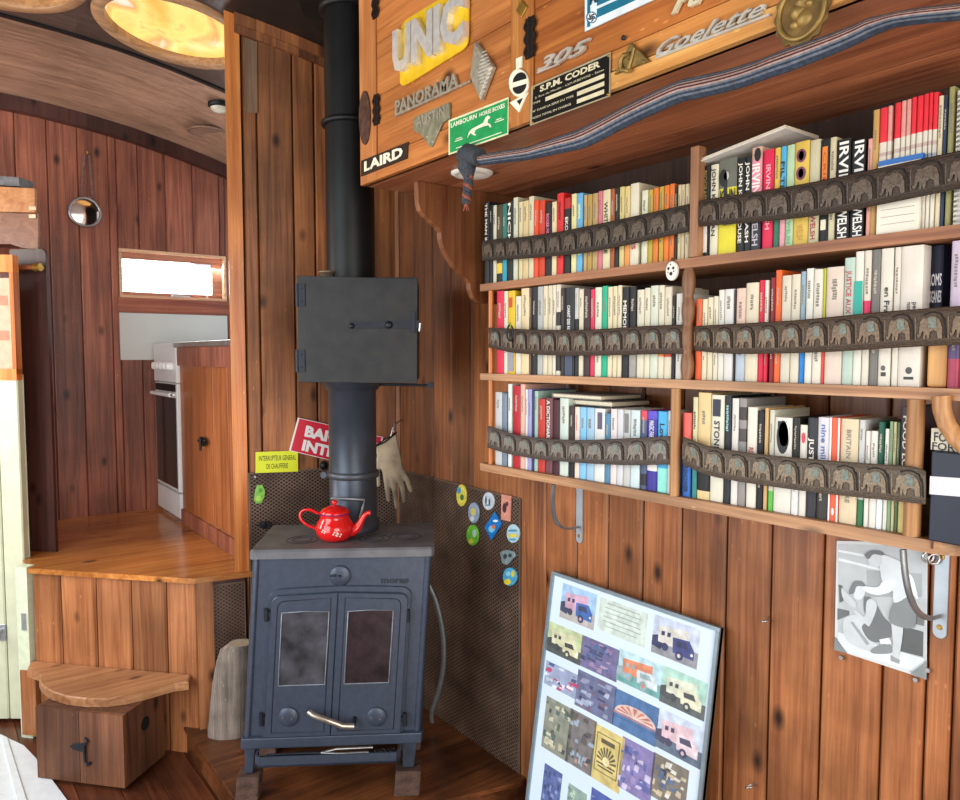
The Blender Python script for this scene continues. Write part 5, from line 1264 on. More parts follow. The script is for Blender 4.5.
mb = MB(); pbox(mb, f, f, bw-f, Hh-f, -.004, -.0035); mb.build('sheet', mat('#d5e6f4', .12, 0, .03, 0, 3, .6), po)
rr = random.Random(3)
def pict(k, tl, br, kind, cs):
    u0, v0 = pbpix(*tl); u1, v1 = pbpix(*br)
    u1 = min(u1, bw-f-.004); v1 = min(v1, Hh-f-.01)
    ms = []; mb = MB()
    def mm(c):
        l_ = c.lstrip('#'); c = '#%02x%02x%02x' % tuple(int(int(l_[i:i+2], 16)*.76+w_*.24) for i, w_ in ((0, 190), (2, 206), (4, 226)))  # all print colours washed pale blue, imitating glare on the glazing
        m = mat(c, .15, 0, .22, 0, 45, .6)
        if m not in ms: ms.append(m)
        return ms.index(m)
    def rect(a, b, c, d, col, h):
        pbox(mb, u0+(u1-u0)*a, v0+(v1-v0)*b, u0+(u1-u0)*c, v0+(v1-v0)*d, -.0035, -.0035+.0003*h, mm(col))
    def poly(pts, col, h):
        q = [pb(u0+(u1-u0)*a, v0+(v1-v0)*b, -.0034) for a, b in pts]; mb.prism(q, nn*(.0003*h), mm(col))
    def circ(cx, cy, r, col, h):
        asp = (u1-u0)/(v1-v0); poly([(cx+math.cos(t)*r, cy+math.sin(t)*r*asp) for t in [2*math.pi*i/14 for i in range(14)]][::-1], col, h)
    if kind == 'truck':   # cs: sky, ground, body, cab, dark
        rect(0, 0, 1, .62, cs[0], 1); rect(0, .6, 1, 1, cs[1], 1.2)
        poly([(0, .55), (.15, .48), (.3, .6), (.2, .85), (0, .8)], cs[4], 2)
        poly([(.12, .25), (.78, .15), (.8, .7), (.14, .66)], cs[2], 3)
        poly([(.45, .42), (.8, .38), (.92, .6), (.92, .82), (.48, .8)], cs[3], 4)
        poly([(.52, .48), (.74, .45), (.8, .6), (.54, .61)], cs[4], 5)
        poly([(.2, .36), (.27, .35), (.27, .46), (.2, .47)], cs[4], 5); poly([(.33, .35), (.4, .34), (.4, .45), (.33, .46)], cs[4], 5)
        circ(.3, .74, .07, cs[4], 6); circ(.62, .83, .08, cs[4], 6); circ(.62, .83, .035, cs[2], 7); circ(.88, .7, .025, '#f2efe0', 7)
    elif kind == 'card':
        rect(0, 0, 1, 1, cs[0], 1)
        for i in range(6):
            l = rr.uniform(.6, .9); rect(.5-l/2, .1+i*.14, .5+l/2, .125+i*.14, cs[1], 2)
    elif kind == 'sun':
        rect(0, 0, 1, 1, '#d9bd62', 1); rect(.12, .12, .88, .82, '#6d5a30', 2); rect(.15, .14, .85, .80, '#d9bd62', 3)
        for i in range(9):
            t = math.pi*(i+.5)/9; cx, cy = .5, .6
            poly([(cx+.12*math.cos(t-.1), cy-.1*math.sin(t-.1)), (cx+.32*math.cos(t-.09), cy-.27*math.sin(t-.09)), (cx+.32*math.cos(t+.09), cy-.27*math.sin(t+.09)), (cx+.12*math.cos(t+.1), cy-.1*math.sin(t+.1))], '#4d3f22', 4)
        circ(.5, .58, .11, '#f0dd98', 5); rect(.2, .64, .8, .67, '#4d3f22', 5); rect(.25, .7, .75, .73, '#4d3f22', 5); rect(.28, .2, .72, .28, '#4d3f22', 4)
    elif kind == 'arch':
        rect(0, 0, 1, 1, cs[0], 1); rect(0, .6, 1, .63, cs[2], 2); rect(0, .7, 1, .72, '#2d4d78', 2)
        poly([(.03, .58)]+[(.5-.47*math.cos(math.pi*i/12), .58-.3*math.sin(math.pi*i/12)) for i in range(13)], cs[1], 3)
        for i in range(7): poly([(.5-.1*math.cos(math.pi*(i+.3)/7), .57-.05), (.5-.42*math.cos(math.pi*(i+.2)/7), .57-.26*math.sin(math.pi*(i+.2)/7)), (.5-.42*math.cos(math.pi*(i+.7)/7), .57-.26*math.sin(math.pi*(i+.7)/7))], cs[2], 4)
    else:                 # busy interior / street shots
        rect(0, 0, 1, 1, cs[0], 1)
        for i in range(26):
            x, y = rr.uniform(0, .86), rr.uniform(.02, .88); w2, h2 = rr.uniform(.04, .2), rr.uniform(.04, .16)
            c = rr.choice(cs[1:]); poly([(x, y), (min(1, x+w2), y+rr.uniform(-.02, .03)), (min(1, x+w2*rr.uniform(.7, 1)), min(1, y+h2)), (max(0, x-.03), min(1, y+h2*.9))], c, 2+i*.12)
    mb.build('photo_print', ms, po)
pics = [((562.3, 582.7), (592.5, 630.6), 'truck', ['#9cc3e6', '#b3a79c', '#cf9bb0', '#2b55a8', '#2a2c44']), ((599.8, 597), (643.5, 648), 'card', ['#cfdccb', '#8d9a90']), ((654, 614), (695.6, 670), 'truck', ['#c5cfe2', '#8d8a90', '#ddd8c8', '#30366e', '#27284a']),
 ((548.7, 621), (579, 666), 'truck', ['#b9c489', '#3a3d34', '#d3cf9c', '#ddd5a0', '#2f302a']), ((581.7, 634.8), (615.4, 682.7), 'busy', ['#5e5580', '#36507e', '#8f6f9c', '#2f3358', '#a58aa8']), ((618.5, 648), (659, 700), 'truck', ['#b9dde2', '#5f9c94', '#e07a4e', '#d3dcdc', '#8fa9a8']),
 ((662, 665), (703, 722), 'truck', ['#a8d5be', '#4c4f4a', '#dde0c0', '#e3ddb4', '#3b3d3a']), ((545.6, 660), (575.8, 700.4), 'busy', ['#8f9ab8', '#e4e6ea', '#b52c50', '#2a2c4c', '#d5d9e2', '#3b3f66']), ((577.5, 669), (611.7, 725), 'busy', ['#56587c', '#aab4cc', '#2b2d48', '#8a90ac', '#6c4c5c']),
 ((615, 688), (654.4, 747.7), 'arch', ['#3a6094', '#e8c2b0', '#c8684c']), ((657.5, 707), (700, 770.6), 'truck', ['#cbd7e8', '#4e5c6c', '#e5bcc0', '#e8cccd', '#38344c']),
 ((546, 695.6), (567, 763), 'busy', ['#7f8068', '#d3cfa8', '#2d2e30', '#b5ad84', '#40503f']), ((570, 708), (590, 777), 'busy', ['#6a625c', '#c08a70', '#2c2b34', '#93a5b4', '#4a4038']), ((594, 722.7), (618, 794.6), 'sun', []), ((622, 736), (649, 806), 'busy', ['#7a6aa4', '#3c3f74', '#c9bcdc', '#52589a', '#9a86b8']),
 ((653, 752), (683.5, 816), 'busy', ['#6e6250', '#2c2c30', '#c9b48c', '#495a78', '#d8d4c4']), ((544, 763), (557, 816), 'busy', ['#3f4f8c', '#2a356c', '#7a86b8', '#52609c']), ((568, 783), (582, 832), 'busy', ['#7f9a88', '#5b7a66', '#a9c0a8']), ((591, 787), (610, 840), 'busy', ['#3a489a', '#6a78c0', '#2a3478'])]
for k, a in enumerate(pics): pict(k, *a)

# ================================================================== ALCOVE: wire mesh, signs, magnets
def lattice(name, label, o, u, n, u0, u1, zb, zt, m, pu=.0180, pv=.0125, wd=.0030, back=None):
    """expanded-metal panel: two families of thin strands clipped to the panel"""
    o, u, n = Vector(o), Vector(u).normalized(), Vector(n).normalized()
    mb = MB(); sl = pv/pu
    for fam, (sg, h) in enumerate(((1, .001), (-1, .0022))):
        zmin = zb-(u1-u0)*sl if sg > 0 else zb
        c = zmin if sg > 0 else zb
        top_ = zt if sg > 0 else zt+(u1-u0)*sl
        while c < top_:
            # line z = c + sg*sl*(x-u0)
            xa, xb = u0, u1
            za, zb_ = c, c+sg*sl*(u1-u0)
            def clip(xa, za, xb, zb2):
                pts = []
                for lim, cmp_ in ((zb, 1), (zt, -1)):
                    fa, fb = (za-lim)*cmp_, (zb2-lim)*cmp_
                    if fa < 0 and fb < 0: return None
                    if fa < 0: t = fa/(fa-fb); xa, za = xa+(xb-xa)*t, za+(zb2-za)*t
                    elif fb < 0: t = fb/(fb-fa); xb, zb2 = xb+(xa-xb)*t, zb2+(za-zb2)*t
                return xa, za, xb, zb2
            r = clip(xa, za, xb, zb_)
            if r and r[2]-r[0] > .004:
                A, B = o+u*r[0]+UPW*r[1]+n*h, o+u*r[2]+UPW*r[3]+n*h; hw = UPW*(wd*.6)
                mb.hexa([A-hw, B-hw, B+hw, A+hw], [v+n*.0016 for v in (A-hw, B-hw, B+hw, A+hw)])
            c += pv
    for (a, b, c1, d1) in ((u0, u1, zt-.004, zt), (u0, u0+.004, zb, zt-.004), (u1-.004, u1, zb, zt-.004)):
        q = [o+u*a+UPW*c1+n*.0008, o+u*b+UPW*c1+n*.0008, o+u*b+UPW*d1+n*.0008, o+u*a+UPW*d1+n*.0008]
        mb.hexa(q, [v+n*.004 for v in q])
    ob = mb.build(name, m, origin=o+u*(u0+u1)/2+UPW*zb); tag(ob, label, 'mesh panel')
    if back:
        mb = MB(); q = [o+u*u0+UPW*zb+n*.0002, o+u*u1+UPW*zb+n*.0002, o+u*u1+UPW*zt+n*.0002, o+u*u0+UPW*zt+n*.0002]
        mb.hexa(q, [v+n*.0006 for v in q]); mb.build('backing', back, ob)
    return ob
M_mesh = mat('#715c4e', .45, .25, .45, .2, 9); M_mback = mat('#2a1811', .8, 0, .6, 0, 6)
zm = PB.at(290, 470).z
lattice('mesh_panel', 'rusty expanded-metal mesh panel on the alcove wall behind the stove', BA+bn*.001, bu, bn, bpar(248, 480), (BC-BA).length-.006, hz+.001, zm, M_mesh, back=M_mback)
yR_ = wallp(521.5, 600).y; zmr = (wallp(460, 480).z+wallp(400, 470).z)/2-.005
lattice('mesh_panel', 'rusty expanded-metal mesh panel with souvenir magnets right of the stove', (W-.001, 2.345, 0), (0, -1, 0), (-1, 0, 0), .006, 2.345-yR_, hz+.001, zmr, M_mesh, back=M_mback)
lattice('mesh_panel', 'small mesh panel under the raised floor, behind the log', BA+bn*.0035, bu, bn, bpar(214, 640), bpar(246, 640), hz+.02, zpl-.032, mat('#6b5648', .45, .25, .45, .2, 9), back=None)
def onB(px, py, off=.006): return Pl(PB.p+bn*off, bn).at(px, py)
def onR(px, py, off=.006): return PX(W-.001-off).at(px, py)
# signs
q = [onB(*a) for a in ((255.5, 473), (298, 471.5), (298, 450.5), (255.5, 452))]
mb = MB(); mb.bprism(q, bn*.002, .0006)
o = tag(mb.build('warning_sign', mat('#d8de1e', .4, 0, .03), origin=q[0]), 'yellow rectangular heating-switch sign on the alcove wall left of the stovepipe', 'sign')
plB = Pl(PB.p+bn*.0082, bn)
mb = MB(); T(mb, 'INTERRUPTEUR GENERAL', (259, 461), (296, 459.8), (259, 456), pl=plB, bold=.01); T(mb, 'DE CHAUFFERIE', (266.5, 469), (288, 468), (266.5, 464), pl=plB, bold=.01)
mb.build('lettering', mat('#2d2d18', .5), o)
rq = ((289, 450.5), (374, 471), (383, 437), (297.8, 417.5))
q = [onB(*a, .010) for a in rq]
mb = MB(); mb.bprism(q, bn*.002, .0005)
o = tag(mb.build('warning_sign', mat('#e8e4e0', .4, 0, .03), origin=q[0]), 'tilted red sign with bold white capitals, half hidden behind the stovepipe', 'sign')
c = sum(q, Vector())/4; mb = MB(); mb.prism([c+(v-c)*.965+bn*.002+((v-c)*.0) for v in q], bn*.0006); mb.build('red_field', mat('#cc1f38', .4, 0, .04), o)
plR = Pl(PB.p+bn*.0128, bn)
mb = MB(); T(mb, 'BAIGNADE', (304.3, 435.6), (379, 454), (306.3, 425.8), pl=plR, bold=.05); T(mb, 'INTERDITE', (301.5, 449.6), (373, 467), (303.6, 440), pl=plR, bold=.05)
mb.build('lettering', M_white, o)
p = onB(322, 464, .002); mb = MB(); mb.lathe([(.004, 0), (.004, .015), (.013, .02), (.016, .032), (.010, .042), (.001, .044)], p, bn, 16)
tag(mb.build('rotary_switch', M_black, origin=p), 'round black switch on the alcove wall under the red sign', 'switch')
# souvenir magnets
def magnet(pts, cs, label, pl_, n, th=.005, blobs=()):
    q = [pl_.at(*a) for a in pts]; mb = MB(); mb.bprism(q, n*th, .0015)
    o = tag(mb.build('souvenir_magnet', mat(cs[0], .3, 0, .2, 0, 90), origin=sum(q, Vector())/len(q)), label, 'magnet')
    cx = sum(a[0] for a in pts)/len(pts); cy = sum(a[1] for a in pts)/len(pts)
    for k, (dx, dy, rx, ry, c) in enumerate(blobs):
        mb = MB(); mb.prism([pl_.at(cx+dx+rx*math.cos(t), cy+dy+ry*math.sin(t))+n*(th+.0001*k) for t in [2*math.pi*i/12 for i in range(12)]], n*.0006); mb.build('painted_patch', mat(c, .3, 0, .1), o)
ov = lambda x, y, rx, ry: [(x+rx*math.cos(t), y+ry*math.sin(t)) for t in [2*math.pi*i/16 for i in range(16)]]
RM = PX(W-.0065); nR = Vector((-1, 0, 0)); BM = Pl(PB.p+bn*.0065, bn)
magnet(ov(462.3, 495.2, 5, 11), ['#d6c94f'], 'yellow and blue oval souvenir magnet, leftmost on the right mesh panel', RM, nR, blobs=((-2, -5, 2.2, 3.5, '#4d8fae'), (1, 2, 1.8, 3, '#3d6e44')))
magnet(ov(474.5, 512.6, 5.4, 10.5), ['#8f9fb5'], 'grey-blue oval souvenir magnet with a yellow patch', RM, nR, blobs=((0, -1, 2.6, 4, '#cfc46a'), (-1, 6, 2, 2.5, '#c9cfd6')))
magnet(ov(489.3, 501, 5.8, 9), ['#c3ccd2'], 'round pale white souvenir magnet with dark squiggles', RM, nR, blobs=((-2, -1, .8, 4, '#3d5266'), (1.5, 1, .8, 4, '#3d5266'), (0, 4, 3, .9, '#6d8596')))
magnet([(502, 519.5), (511, 521.5), (512, 496), (502.5, 494)], ['#c98a78'], 'pink rectangular souvenir magnet with dark little figures', RM, nR, blobs=((-1, 0, 2, 5, '#4a2f36'), (1.5, -4, 1.5, 2.5, '#5e3640')))
magnet([(485.5, 527), (492, 540), (502.6, 523.7), (495.3, 512)], ['#2478c4'], 'bright blue diamond-shaped souvenir magnet', RM, nR, blobs=((-1, 3, 3.2, 3.5, '#7fc4dc'), (1.2, 1, 1.8, 2.2, '#d66f4a'), (3, -5, 2.6, 1.2, '#e6eef2')))
magnet(ov(473.3, 535, 6, 10.5), ['#6dbb3e'], 'bright green oval souvenir magnet', RM, nR, blobs=((-1, 6, 2.5, 2.5, '#d2cf45'), (2.5, -2, 2, 4, '#b9d6c8')))
magnet(ov(514, 533.4, 6.4, 9.5), ['#a9c3cc'], 'striped blue and yellow oval souvenir magnet near the mesh edge', RM, nR, blobs=((0, 2, 5, 1.6, '#d0c44a'), (0, -3, 5, 1.2, '#4c8fb0'), (0, 5.8, 3.4, 1.1, '#4c8fb0')))
magnet([(501, 552), (503, 563), (508, 565), (516.5, 556), (515, 551.5), (507, 549.5)], ['#7b8c8f'], 'grey lacy souvenir magnet below the striped one', RM, nR, blobs=((-2, 0, 2, 2.6, '#3d4548'), (3, -1, 1.8, 2, '#3d4548')))
magnet(ov(510.7, 576.5, 7, 9.2), ['#4fa3cc'], 'blue and yellow round souvenir magnet, lowest on the mesh', RM, nR, blobs=((-2, 5, 3.5, 3, '#dcc93a'), (3.5, -3, 1.8, 3.4, '#dcc93a'), (-1, -3, 2.4, 2.4, '#8fd0dc')))
magnet([(254, 500), (255, 491), (257, 485), (262, 484.5), (265, 490), (264.5, 497), (261, 503), (256, 503.5)], ['#7fbb4a'], 'green frog-like souvenir magnet on the mesh behind the stove', BM, bn, blobs=((-1, 4, 3, 3, '#a9cf5a'), (1, -4, 2, 2.5, '#5a9a3a')))

# ================================================================== STOVE
SO = RD(-.386, 2.04); ang = math.radians(4)
su = (RT*math.cos(ang)+FW0*math.sin(ang)).normalized(); sb_ = UPW.cross(su); 
if sb_.dot(FW0) < 0: sb_ = -sb_       # pointing away from the viewer
sn = -sb_
def S(u, z, t=0): return SO+su*(u+.066*(z-.8))+sb_*t+UPW*z
PS = Pl(SO, sn)
def sp(px, py, t=0):
    p = Pl(SO+sb_*t, sn).at(px, py); z = p.z; return ((p-SO).dot(su)-.066*(z-.8), z)
st = thing('wood_stove', 'dark blue-grey cast iron stove with two glazed doors on short legs', 'stove', S(0, hz, .14))
def sprism(mb, pts, t0, t1, mi=0, bev=0):
    q = [S(u, z, t0) for u, z in pts]
    v = sb_*(t1-t0)
    mb.bprism(q, v, bev, mi) if bev else mb.prism(q, v, mi)
uL, uR = sp(250, 640)[0]-.004, sp(424.5, 640)[0]+.004
uc = (uL+uR)/2
zT = sp(340, 548)[1]; zt1 = sp(340, 557)[1]; zb0 = sp(340, 742)[1]; zb1 = sp(340, 735)[1]
DP = .30
mb = MB()
sprism(mb, [(uL+.004, zb0+.005), (uR-.004, zb0+.005), (uR-.004, zt1), (uL+.004, zt1)], DP, .006)
mb.build('body', M_iron, st, bevel=.004)
for a, b in ((uL, uL+.018), (uR-.018, uR)):
    mb = MB(); pts = [S((a+b)/2+(.011 if a == uL else .011)*math.cos(t), 0, .014-.013*math.sin(t)) for t in [math.pi*k/10 for k in range(11)]]
    lo = []; hi = []
    for z, arr in ((zb1, lo), (zt1, hi)):
        for t in [math.pi*k/10 for k in range(11)]: arr.append(S((a+b)/2+.011*math.cos(t), z, .016-.017*math.sin(t)))
    mb.hexa(lo, hi); mb.build('corner_column', M_iron, st)
# top plate with clipped corners
zt2 = zT
tp = [(uL-.008, .0), (uL+.0, -.010), (uR-.0, -.010), (uR+.008, .0), (uR+.008, DP), (uL-.008, DP)]
mb = MB(); mb.hexa([S(u, zt1, t) for u, t in tp], [S(u, zt2-.006, t) for u, t in tp]); c = S(uc, 0, DP/2)
mb.hexa([S(u, zt2-.006, t) for u, t in tp], [S(uc+(u-uc)*.985, zt2, DP/2+(t-DP/2)*.97) for u, t in tp])
mb.build('top_plate', mat('#66666a', .5, .2, .25, .15, 14), st)
for uu, tt in ((-.13, .10), (.08, .10), (.17, .12)):
    for r in (.045, .028): MB().torus(S(uc+uu, zt2+.0002, tt), UPW, r, .0010, 0, 28).build('hob_ring', M_irond, st)
# base plate
bp_ = [(uL-.008, .0), (uL-.004, -.012), (uR+.004, -.012), (uR+.008, .0), (uR+.008, DP), (uL-.008, DP)]
mb = MB(); mb.hexa([S(u, zb0-.006, t) for u, t in bp_], [S(u, zb1+.004, t) for u, t in bp_]); mb.build('base_plate', M_iron, st, bevel=.003)
# arched moulding + doors
def arch(u0, u1, z0, z1, rise, r, n=8):
    pts = [(u0, z0), (u1, z0)]
    for k in range(n+1):
        t = math.pi/2*k/n; pts.append((u1-r+r*math.cos(t), z1-r+r*math.sin(t)))
    m = 6
    for k in range(1, m): 
        x = k/m; pts.append((u1-r+(u0+r-u1+r)*x, z1+rise*math.sin(math.pi*x)))
    for k in range(n+1):
        t = math.pi/2+math.pi/2*k/n; pts.append((u0+r+r*math.cos(t), z1-r+r*math.sin(t)))
    return pts
dl, dr_ = sp(269.5, 650)[0], sp(405, 650)[0]; dm = sp(335.5, 650)[0]
dzt = sp(335, 591)[1]; dz0 = sp(335, 735)[1]
mb = MB(); sprism(mb, arch(dl-.010, dr_+.010, dz0, dzt+.008, .006, .03), .007, -.001, 0, .003); mb.build('door_surround', M_iron, st)
wz0, wz1 = sp(335, 682)[1], sp(335, 610)[1]
def sdoor(u0, u1, side, w0, w1):
    r = .022; n = 6; pts = []
    if side < 0:
        pts = [(u0, dz0+.004), (u1, dz0+.004), (u1, dzt-.004+.003)]
        for k in range(n+1): t = math.pi/2+math.pi/2*k/n; pts.append((u0+r+r*math.cos(t), dzt-.008-r+r*math.sin(t)))
    else:
        pts = [(u0, dz0+.004), (u1, dz0+.004)]
        for k in range(n+1): t = math.pi/2*k/n; pts.append((u1-r+r*math.cos(t), dzt-.008-r+r*math.sin(t)))
        pts.append((u0, dzt-.004+.003))
    mb = MB(); sprism(mb, pts, -.001, -.013, 0, .003); d = mb.build('door', M_iron, st)
    cu, cz = (u0+u1)/2, (dz0+dzt)/2
    mb = MB()
    inn = [(cu+(u-cu)*.80, cz+(z-cz)*.93) for u, z in pts]
    n2 = len(inn)
    mb.tube([S(u, z, -.013) for u, z in inn+[inn[0]]], .0014, 0, 6, cap=False)
    mb.build('raised_line', M_irond, d)
    mb = MB(); sprism(mb, [(w0, wz0), (w1, wz0), (w1, wz1), (w0, wz1)], -.012, -.0136); 
    gm = mat('#3f4046' if side < 0 else '#30262a', .2, 0, .6, .05, 16, .6)
    mb.build('sooty_glass', gm, d)
    mb = MB(); fr = [(w0, wz0), (w1, wz0), (w1, wz1), ((w0+w1)/2, wz1+.003), (w0, wz1)]
    mb.tube([S(u, z, -.014) for u, z in fr+[fr[0]]], .0022, 0, 6, cap=False); mb.build('glass_frame', mat('#7c828a', .35, .6, .2), d)
    return d
D1 = sdoor(dl, dm-.0008, -1, sp(281, 650)[0], sp(327.5, 650)[0]); D2 = sdoor(dm+.0008, dr_, 1, sp(346.5, 650)[0], sp(391, 650)[0])
def disc(u, z, r, t, parent, name='air_spinner'):
    mb = MB(); mb.lathe([(r, 0), (r, .004), (r*.9, .0065), (r*.3, .007), (.001, .0075)], S(u, z, t), sn, 28)
    o = mb.build(name, M_iron, parent)
    return o
mb = MB(); k = sp(340, 576); disc(k[0], k[1], .0295, .006, st, 'air_knob')
mb.tube([S(k[0]-.026, k[1]+.002, -.003), S(k[0]-.012, k[1]+.003, -.006)], .003, 0, 8); mb.lathe([(.004, 0), (.003, .004)], S(k[0], k[1], -.002), sn, 10); mb.build('knob_pointer', M_irond, st)
for px, py, d in ((289.5, 714, D1), (377, 714, D2)):
    k = sp(px, py); disc(k[0], k[1], .028, -.013, d)
    mb = MB()
    for da in ((-.014, 0), (.010, -.005)): mb.lathe([(.003, 0), (.002, .004)], S(k[0]+da[0], k[1]+da[1], -.019), sn, 8)
    mb.build('spinner_stud', M_steel, d)
# handle
a, b = sp(311, 708), sp(355, 719)
mb = MB(); mb.tube([S(b[0], b[1]+.010, -.013), S(b[0], b[1]+.003, -.035), S(b[0]-.004, b[1], -.04)], [.006, .006, .007], 0, 10); mb.build('handle_mount', M_irond, D2)
mb = MB(); mb.tube([S(b[0]+.001, b[1]+.0, -.041), S(b[0]-.03, b[1]+.004, -.045), S((a[0]+b[0])/2, (a[1]+b[1])/2, -.046), S(a[0]+.012, a[1]+.001, -.044), S(a[0], a[1]+.006, -.036)], [.008]*5, 0, 12); mb.build('door_handle', mat('#b5ab9c', .3, .8, .2), D2)
# hinges
for px, py in ((267, 614), (408, 615), (262, 718), (405, 718)):
    k = sp(px, py)
    mb = MB(); mb.lathe([(.006, -.018), (.006, .018)], S(k[0], k[1], -.008), UPW, 12); sg = 1 if px < 335 else -1
    sprism(mb, [(k[0], k[1]-.006), (k[0]+sg*.018, k[1]-.006), (k[0]+sg*.018, k[1]+.008), (k[0], k[1]+.008)], .0, -.010); mb.build('hinge', M_irond, st)
for px, py in ((263, 734), (405, 734)):
    pass
# maker's lettering
plS = Pl(SO+sn*.0-sb_*.0, sn)
mb = MB(); A, B, Cq = sp(381, 583.5), sp(409, 583.5), sp(381, 577.5)
mb.text('morsø', S(*A, .006), S(*B, .006), S(*Cq, .006), sn, th=.002, bold=.03); mb.build('raised_lettering', mat('#2c323d', .4, .4), st)
# ash lip
l0, l1 = sp(258, 750)[0], sp(401, 750)[0]; za, zb_ = sp(330, 763)[1]+.022, sp(330, 752)[1]+.016
mb = MB()
lp = [(l0, .0), (l0, -.035), (l0+.012, -.05), (l1-.012, -.05), (l1, -.035), (l1, .0)]
mb.hexa([S(u, za, t) for u, t in lp], [S(u, za+.006, t) for u, t in lp])
for (p1, p2) in zip(lp[:-1], lp[1:]):
    c = ((l0+l1)/2, -.02)
    q1 = (p1[0]+(c[0]-p1[0])*.02, p1[1]+(c[1]-p1[1])*.12); q2 = (p2[0]+(c[0]-p2[0])*.02, p2[1]+(c[1]-p2[1])*.12)
    mb.hexa([S(u, za, t) for u, t in (p1, p2, q2, q1)], [S(u, zb_+.003, t) for u, t in (p1, p2, q2, q1)])
mb.build('ash_lip', M_iron, st)
# poker and tongs lying on the ash lip
tg_ = thing('fire_tongs', 'steel fire tongs lying on the ash lip of the stove', 'tongs', S(0, za+.008, -.02))
zt_ = za+.024; mb = MB()
mb.tube([S(l0+.03, zt_, -.03), S(l0+.10, zt_, -.026), S(l0+.18, zt_+.001, -.03)], [.004, .003, .004], 0, 8); mb.build('jaw', M_irond, tg_)
mb = MB(); mb.tube([S(l0+.18, zt_+.001, -.03), S(l0+.22, zt_+.004, -.018), S(l1-.08, zt_+.004, -.016)], .0038, 0, 8); mb.build('arm', M_steel, tg_)
mb = MB(); mb.tube([S(l0+.18, zt_+.001, -.03), S(l0+.23, zt_+.001, -.038), S(l1-.09, zt_+.001, -.036)], .0038, 0, 8); mb.build('arm', M_steel, tg_)
pk = thing('chain_poker', 'black chain-ended poker lying at the right end of the ash lip', 'poker', S(l1-.05, za+.008, -.03))
mb = MB()
for i in range(4): mb.torus(S(l1-.066+i*.014, za+.023, -.03+.004*(i % 2)), (UPW if i % 2 else UPW+su*.6), .008, .0022, 0, 12)
mb.build('chain', M_irond, pk)
# legs + blocks
blk = hz+.075
for i, (u0, u1, t0, t1) in enumerate(((uL+.002, uL+.034, .004, .04), (uR-.048, uR-.006, .004, .04), (uL+.002, uL+.034, DP-.05, DP-.014), (uR-.048, uR-.006, DP-.05, DP-.014))):
    mb = MB(); z = zb0-.006
    mb.hexa([S(u0+.004, blk+.0006, t0+.004), S(u1-.006, blk+.0006, t0+.004), S(u1-.006, blk+.0006, t1-.004), S(u0+.004, blk+.0006, t1-.004)], [S(u0, z, t0), S(u1, z, t0), S(u1, z, t1), S(u0, z, t1)])
    mb.build('leg', M_iron, st, bevel=.003)
    mb = MB(); e_ = .016
    mb.hexa([S(u0-e_, hz+.0006, t0-e_), S(u1+e_, hz+.0006, t0-e_), S(u1+e_, hz+.0006, t1+e_), S(u0-e_, hz+.0006, t1+e_)], [S(u0-e_*.9, blk, t0-e_*.8), S(u1+e_, blk-.002, t0-e_), S(u1+e_*.9, blk, t1+e_), S(u0-e_, blk, t1+e_)])
    lab = ['charred wooden block under the front left stove leg', 'charred wooden block under the front right stove leg', 'charred wooden block under the rear left stove leg', 'charred wooden block under the rear right stove leg'][i]
    tag(mb.build('wood_block', wood('#3d2a22', '#76584a', 'X', .8, False, .5, .3), origin=S((u0+u1)/2, hz, (t0+t1)/2), bevel=.004), lab, 'block')

# ---------------------------------------------------------------- flue pipe, heat box
FP = RD(-.3925, 2.27)
fr_ = .0725
def fz(py, d=2.2): return EYE-(py-355)/740*d
zbox1, zbox0 = EYE+.226, EYE-.078
fl = thing('stovepipe', 'tall black round stovepipe rising from the stove to the ceiling', 'stovepipe', FP+UPW*(zT+.001))
MB().lathe([(fr_+.006, zT+.001), (fr_+.006, zT+.03), (fr_, zT+.034), (fr_, zbox0-.03), (fr_+.006, zbox0-.028), (fr_+.02, zbox0-.0006)], FP, seg=40).build('lower_pipe', M_pipe, fl)
zct = zc(FP.x+.0, FP.y)-.03
MB().lathe([(fr_, zbox1+.0006), (fr_, zct-.02)], FP, seg=40).build('upper_pipe', M_pipeu, fl)
mb = MB(); mb.lathe([(fr_+.001, -.011), (fr_+.007, -.009), (fr_+.008, 0), (fr_+.007, .009), (fr_+.001, .011)], FP+UPW*fz(478), UPW, 40); p = FP+UPW*fz(478)-RT*(fr_+.012)-FW0*.02
mb.lathe([(.010, -.012), (.011, -.006), (.011, .006), (.008, .012)], p, FW0, 14); mb.build('pipe_clamp', mat('#4d5157', .4, .5), fl)
mb = MB(); mb.torus(FP+UPW*(EYE+.69), UPW, fr_+.004, .009, 0, 40); mb.build('pipe_clamp', M_pipeu, fl)
mb = MB(); zc_ = zct
mb.lathe([(fr_+.001, zct-.03), (fr_+.014, zct-.028), (fr_+.014, zct-.012)], FP, seg=36); mb.build('ceiling_collar', M_pipeu, fl)
mb = MB(); cpz = lambda p: zc(p.x, p.y)-.004
q = [FP-RT*.16-FW0*.14, FP+RT*.16-FW0*.14, FP+RT*.16+FW0*.14, FP-RT*.16+FW0*.14]
mb.hexa([Vector((v.x, v.y, cpz(v)-.012)) for v in q], [Vector((v.x, v.y, cpz(v)-.003)) for v in q]); mb.build('ceiling_plate', M_pipeu, fl)
mb = MB(); F0 = FP-FW0*(fr_+.012)
bt = lambda px, py: Pl(F0, FW0).at(px, py)
mb.tube([bt(331, 499), bt(333, 498), bt(364.5, 499.5), bt(363, 507), bt(360, 518)], .0038, 0, 8); mb.build('damper_bar', mat('#8a8d92', .35, .6), fl)
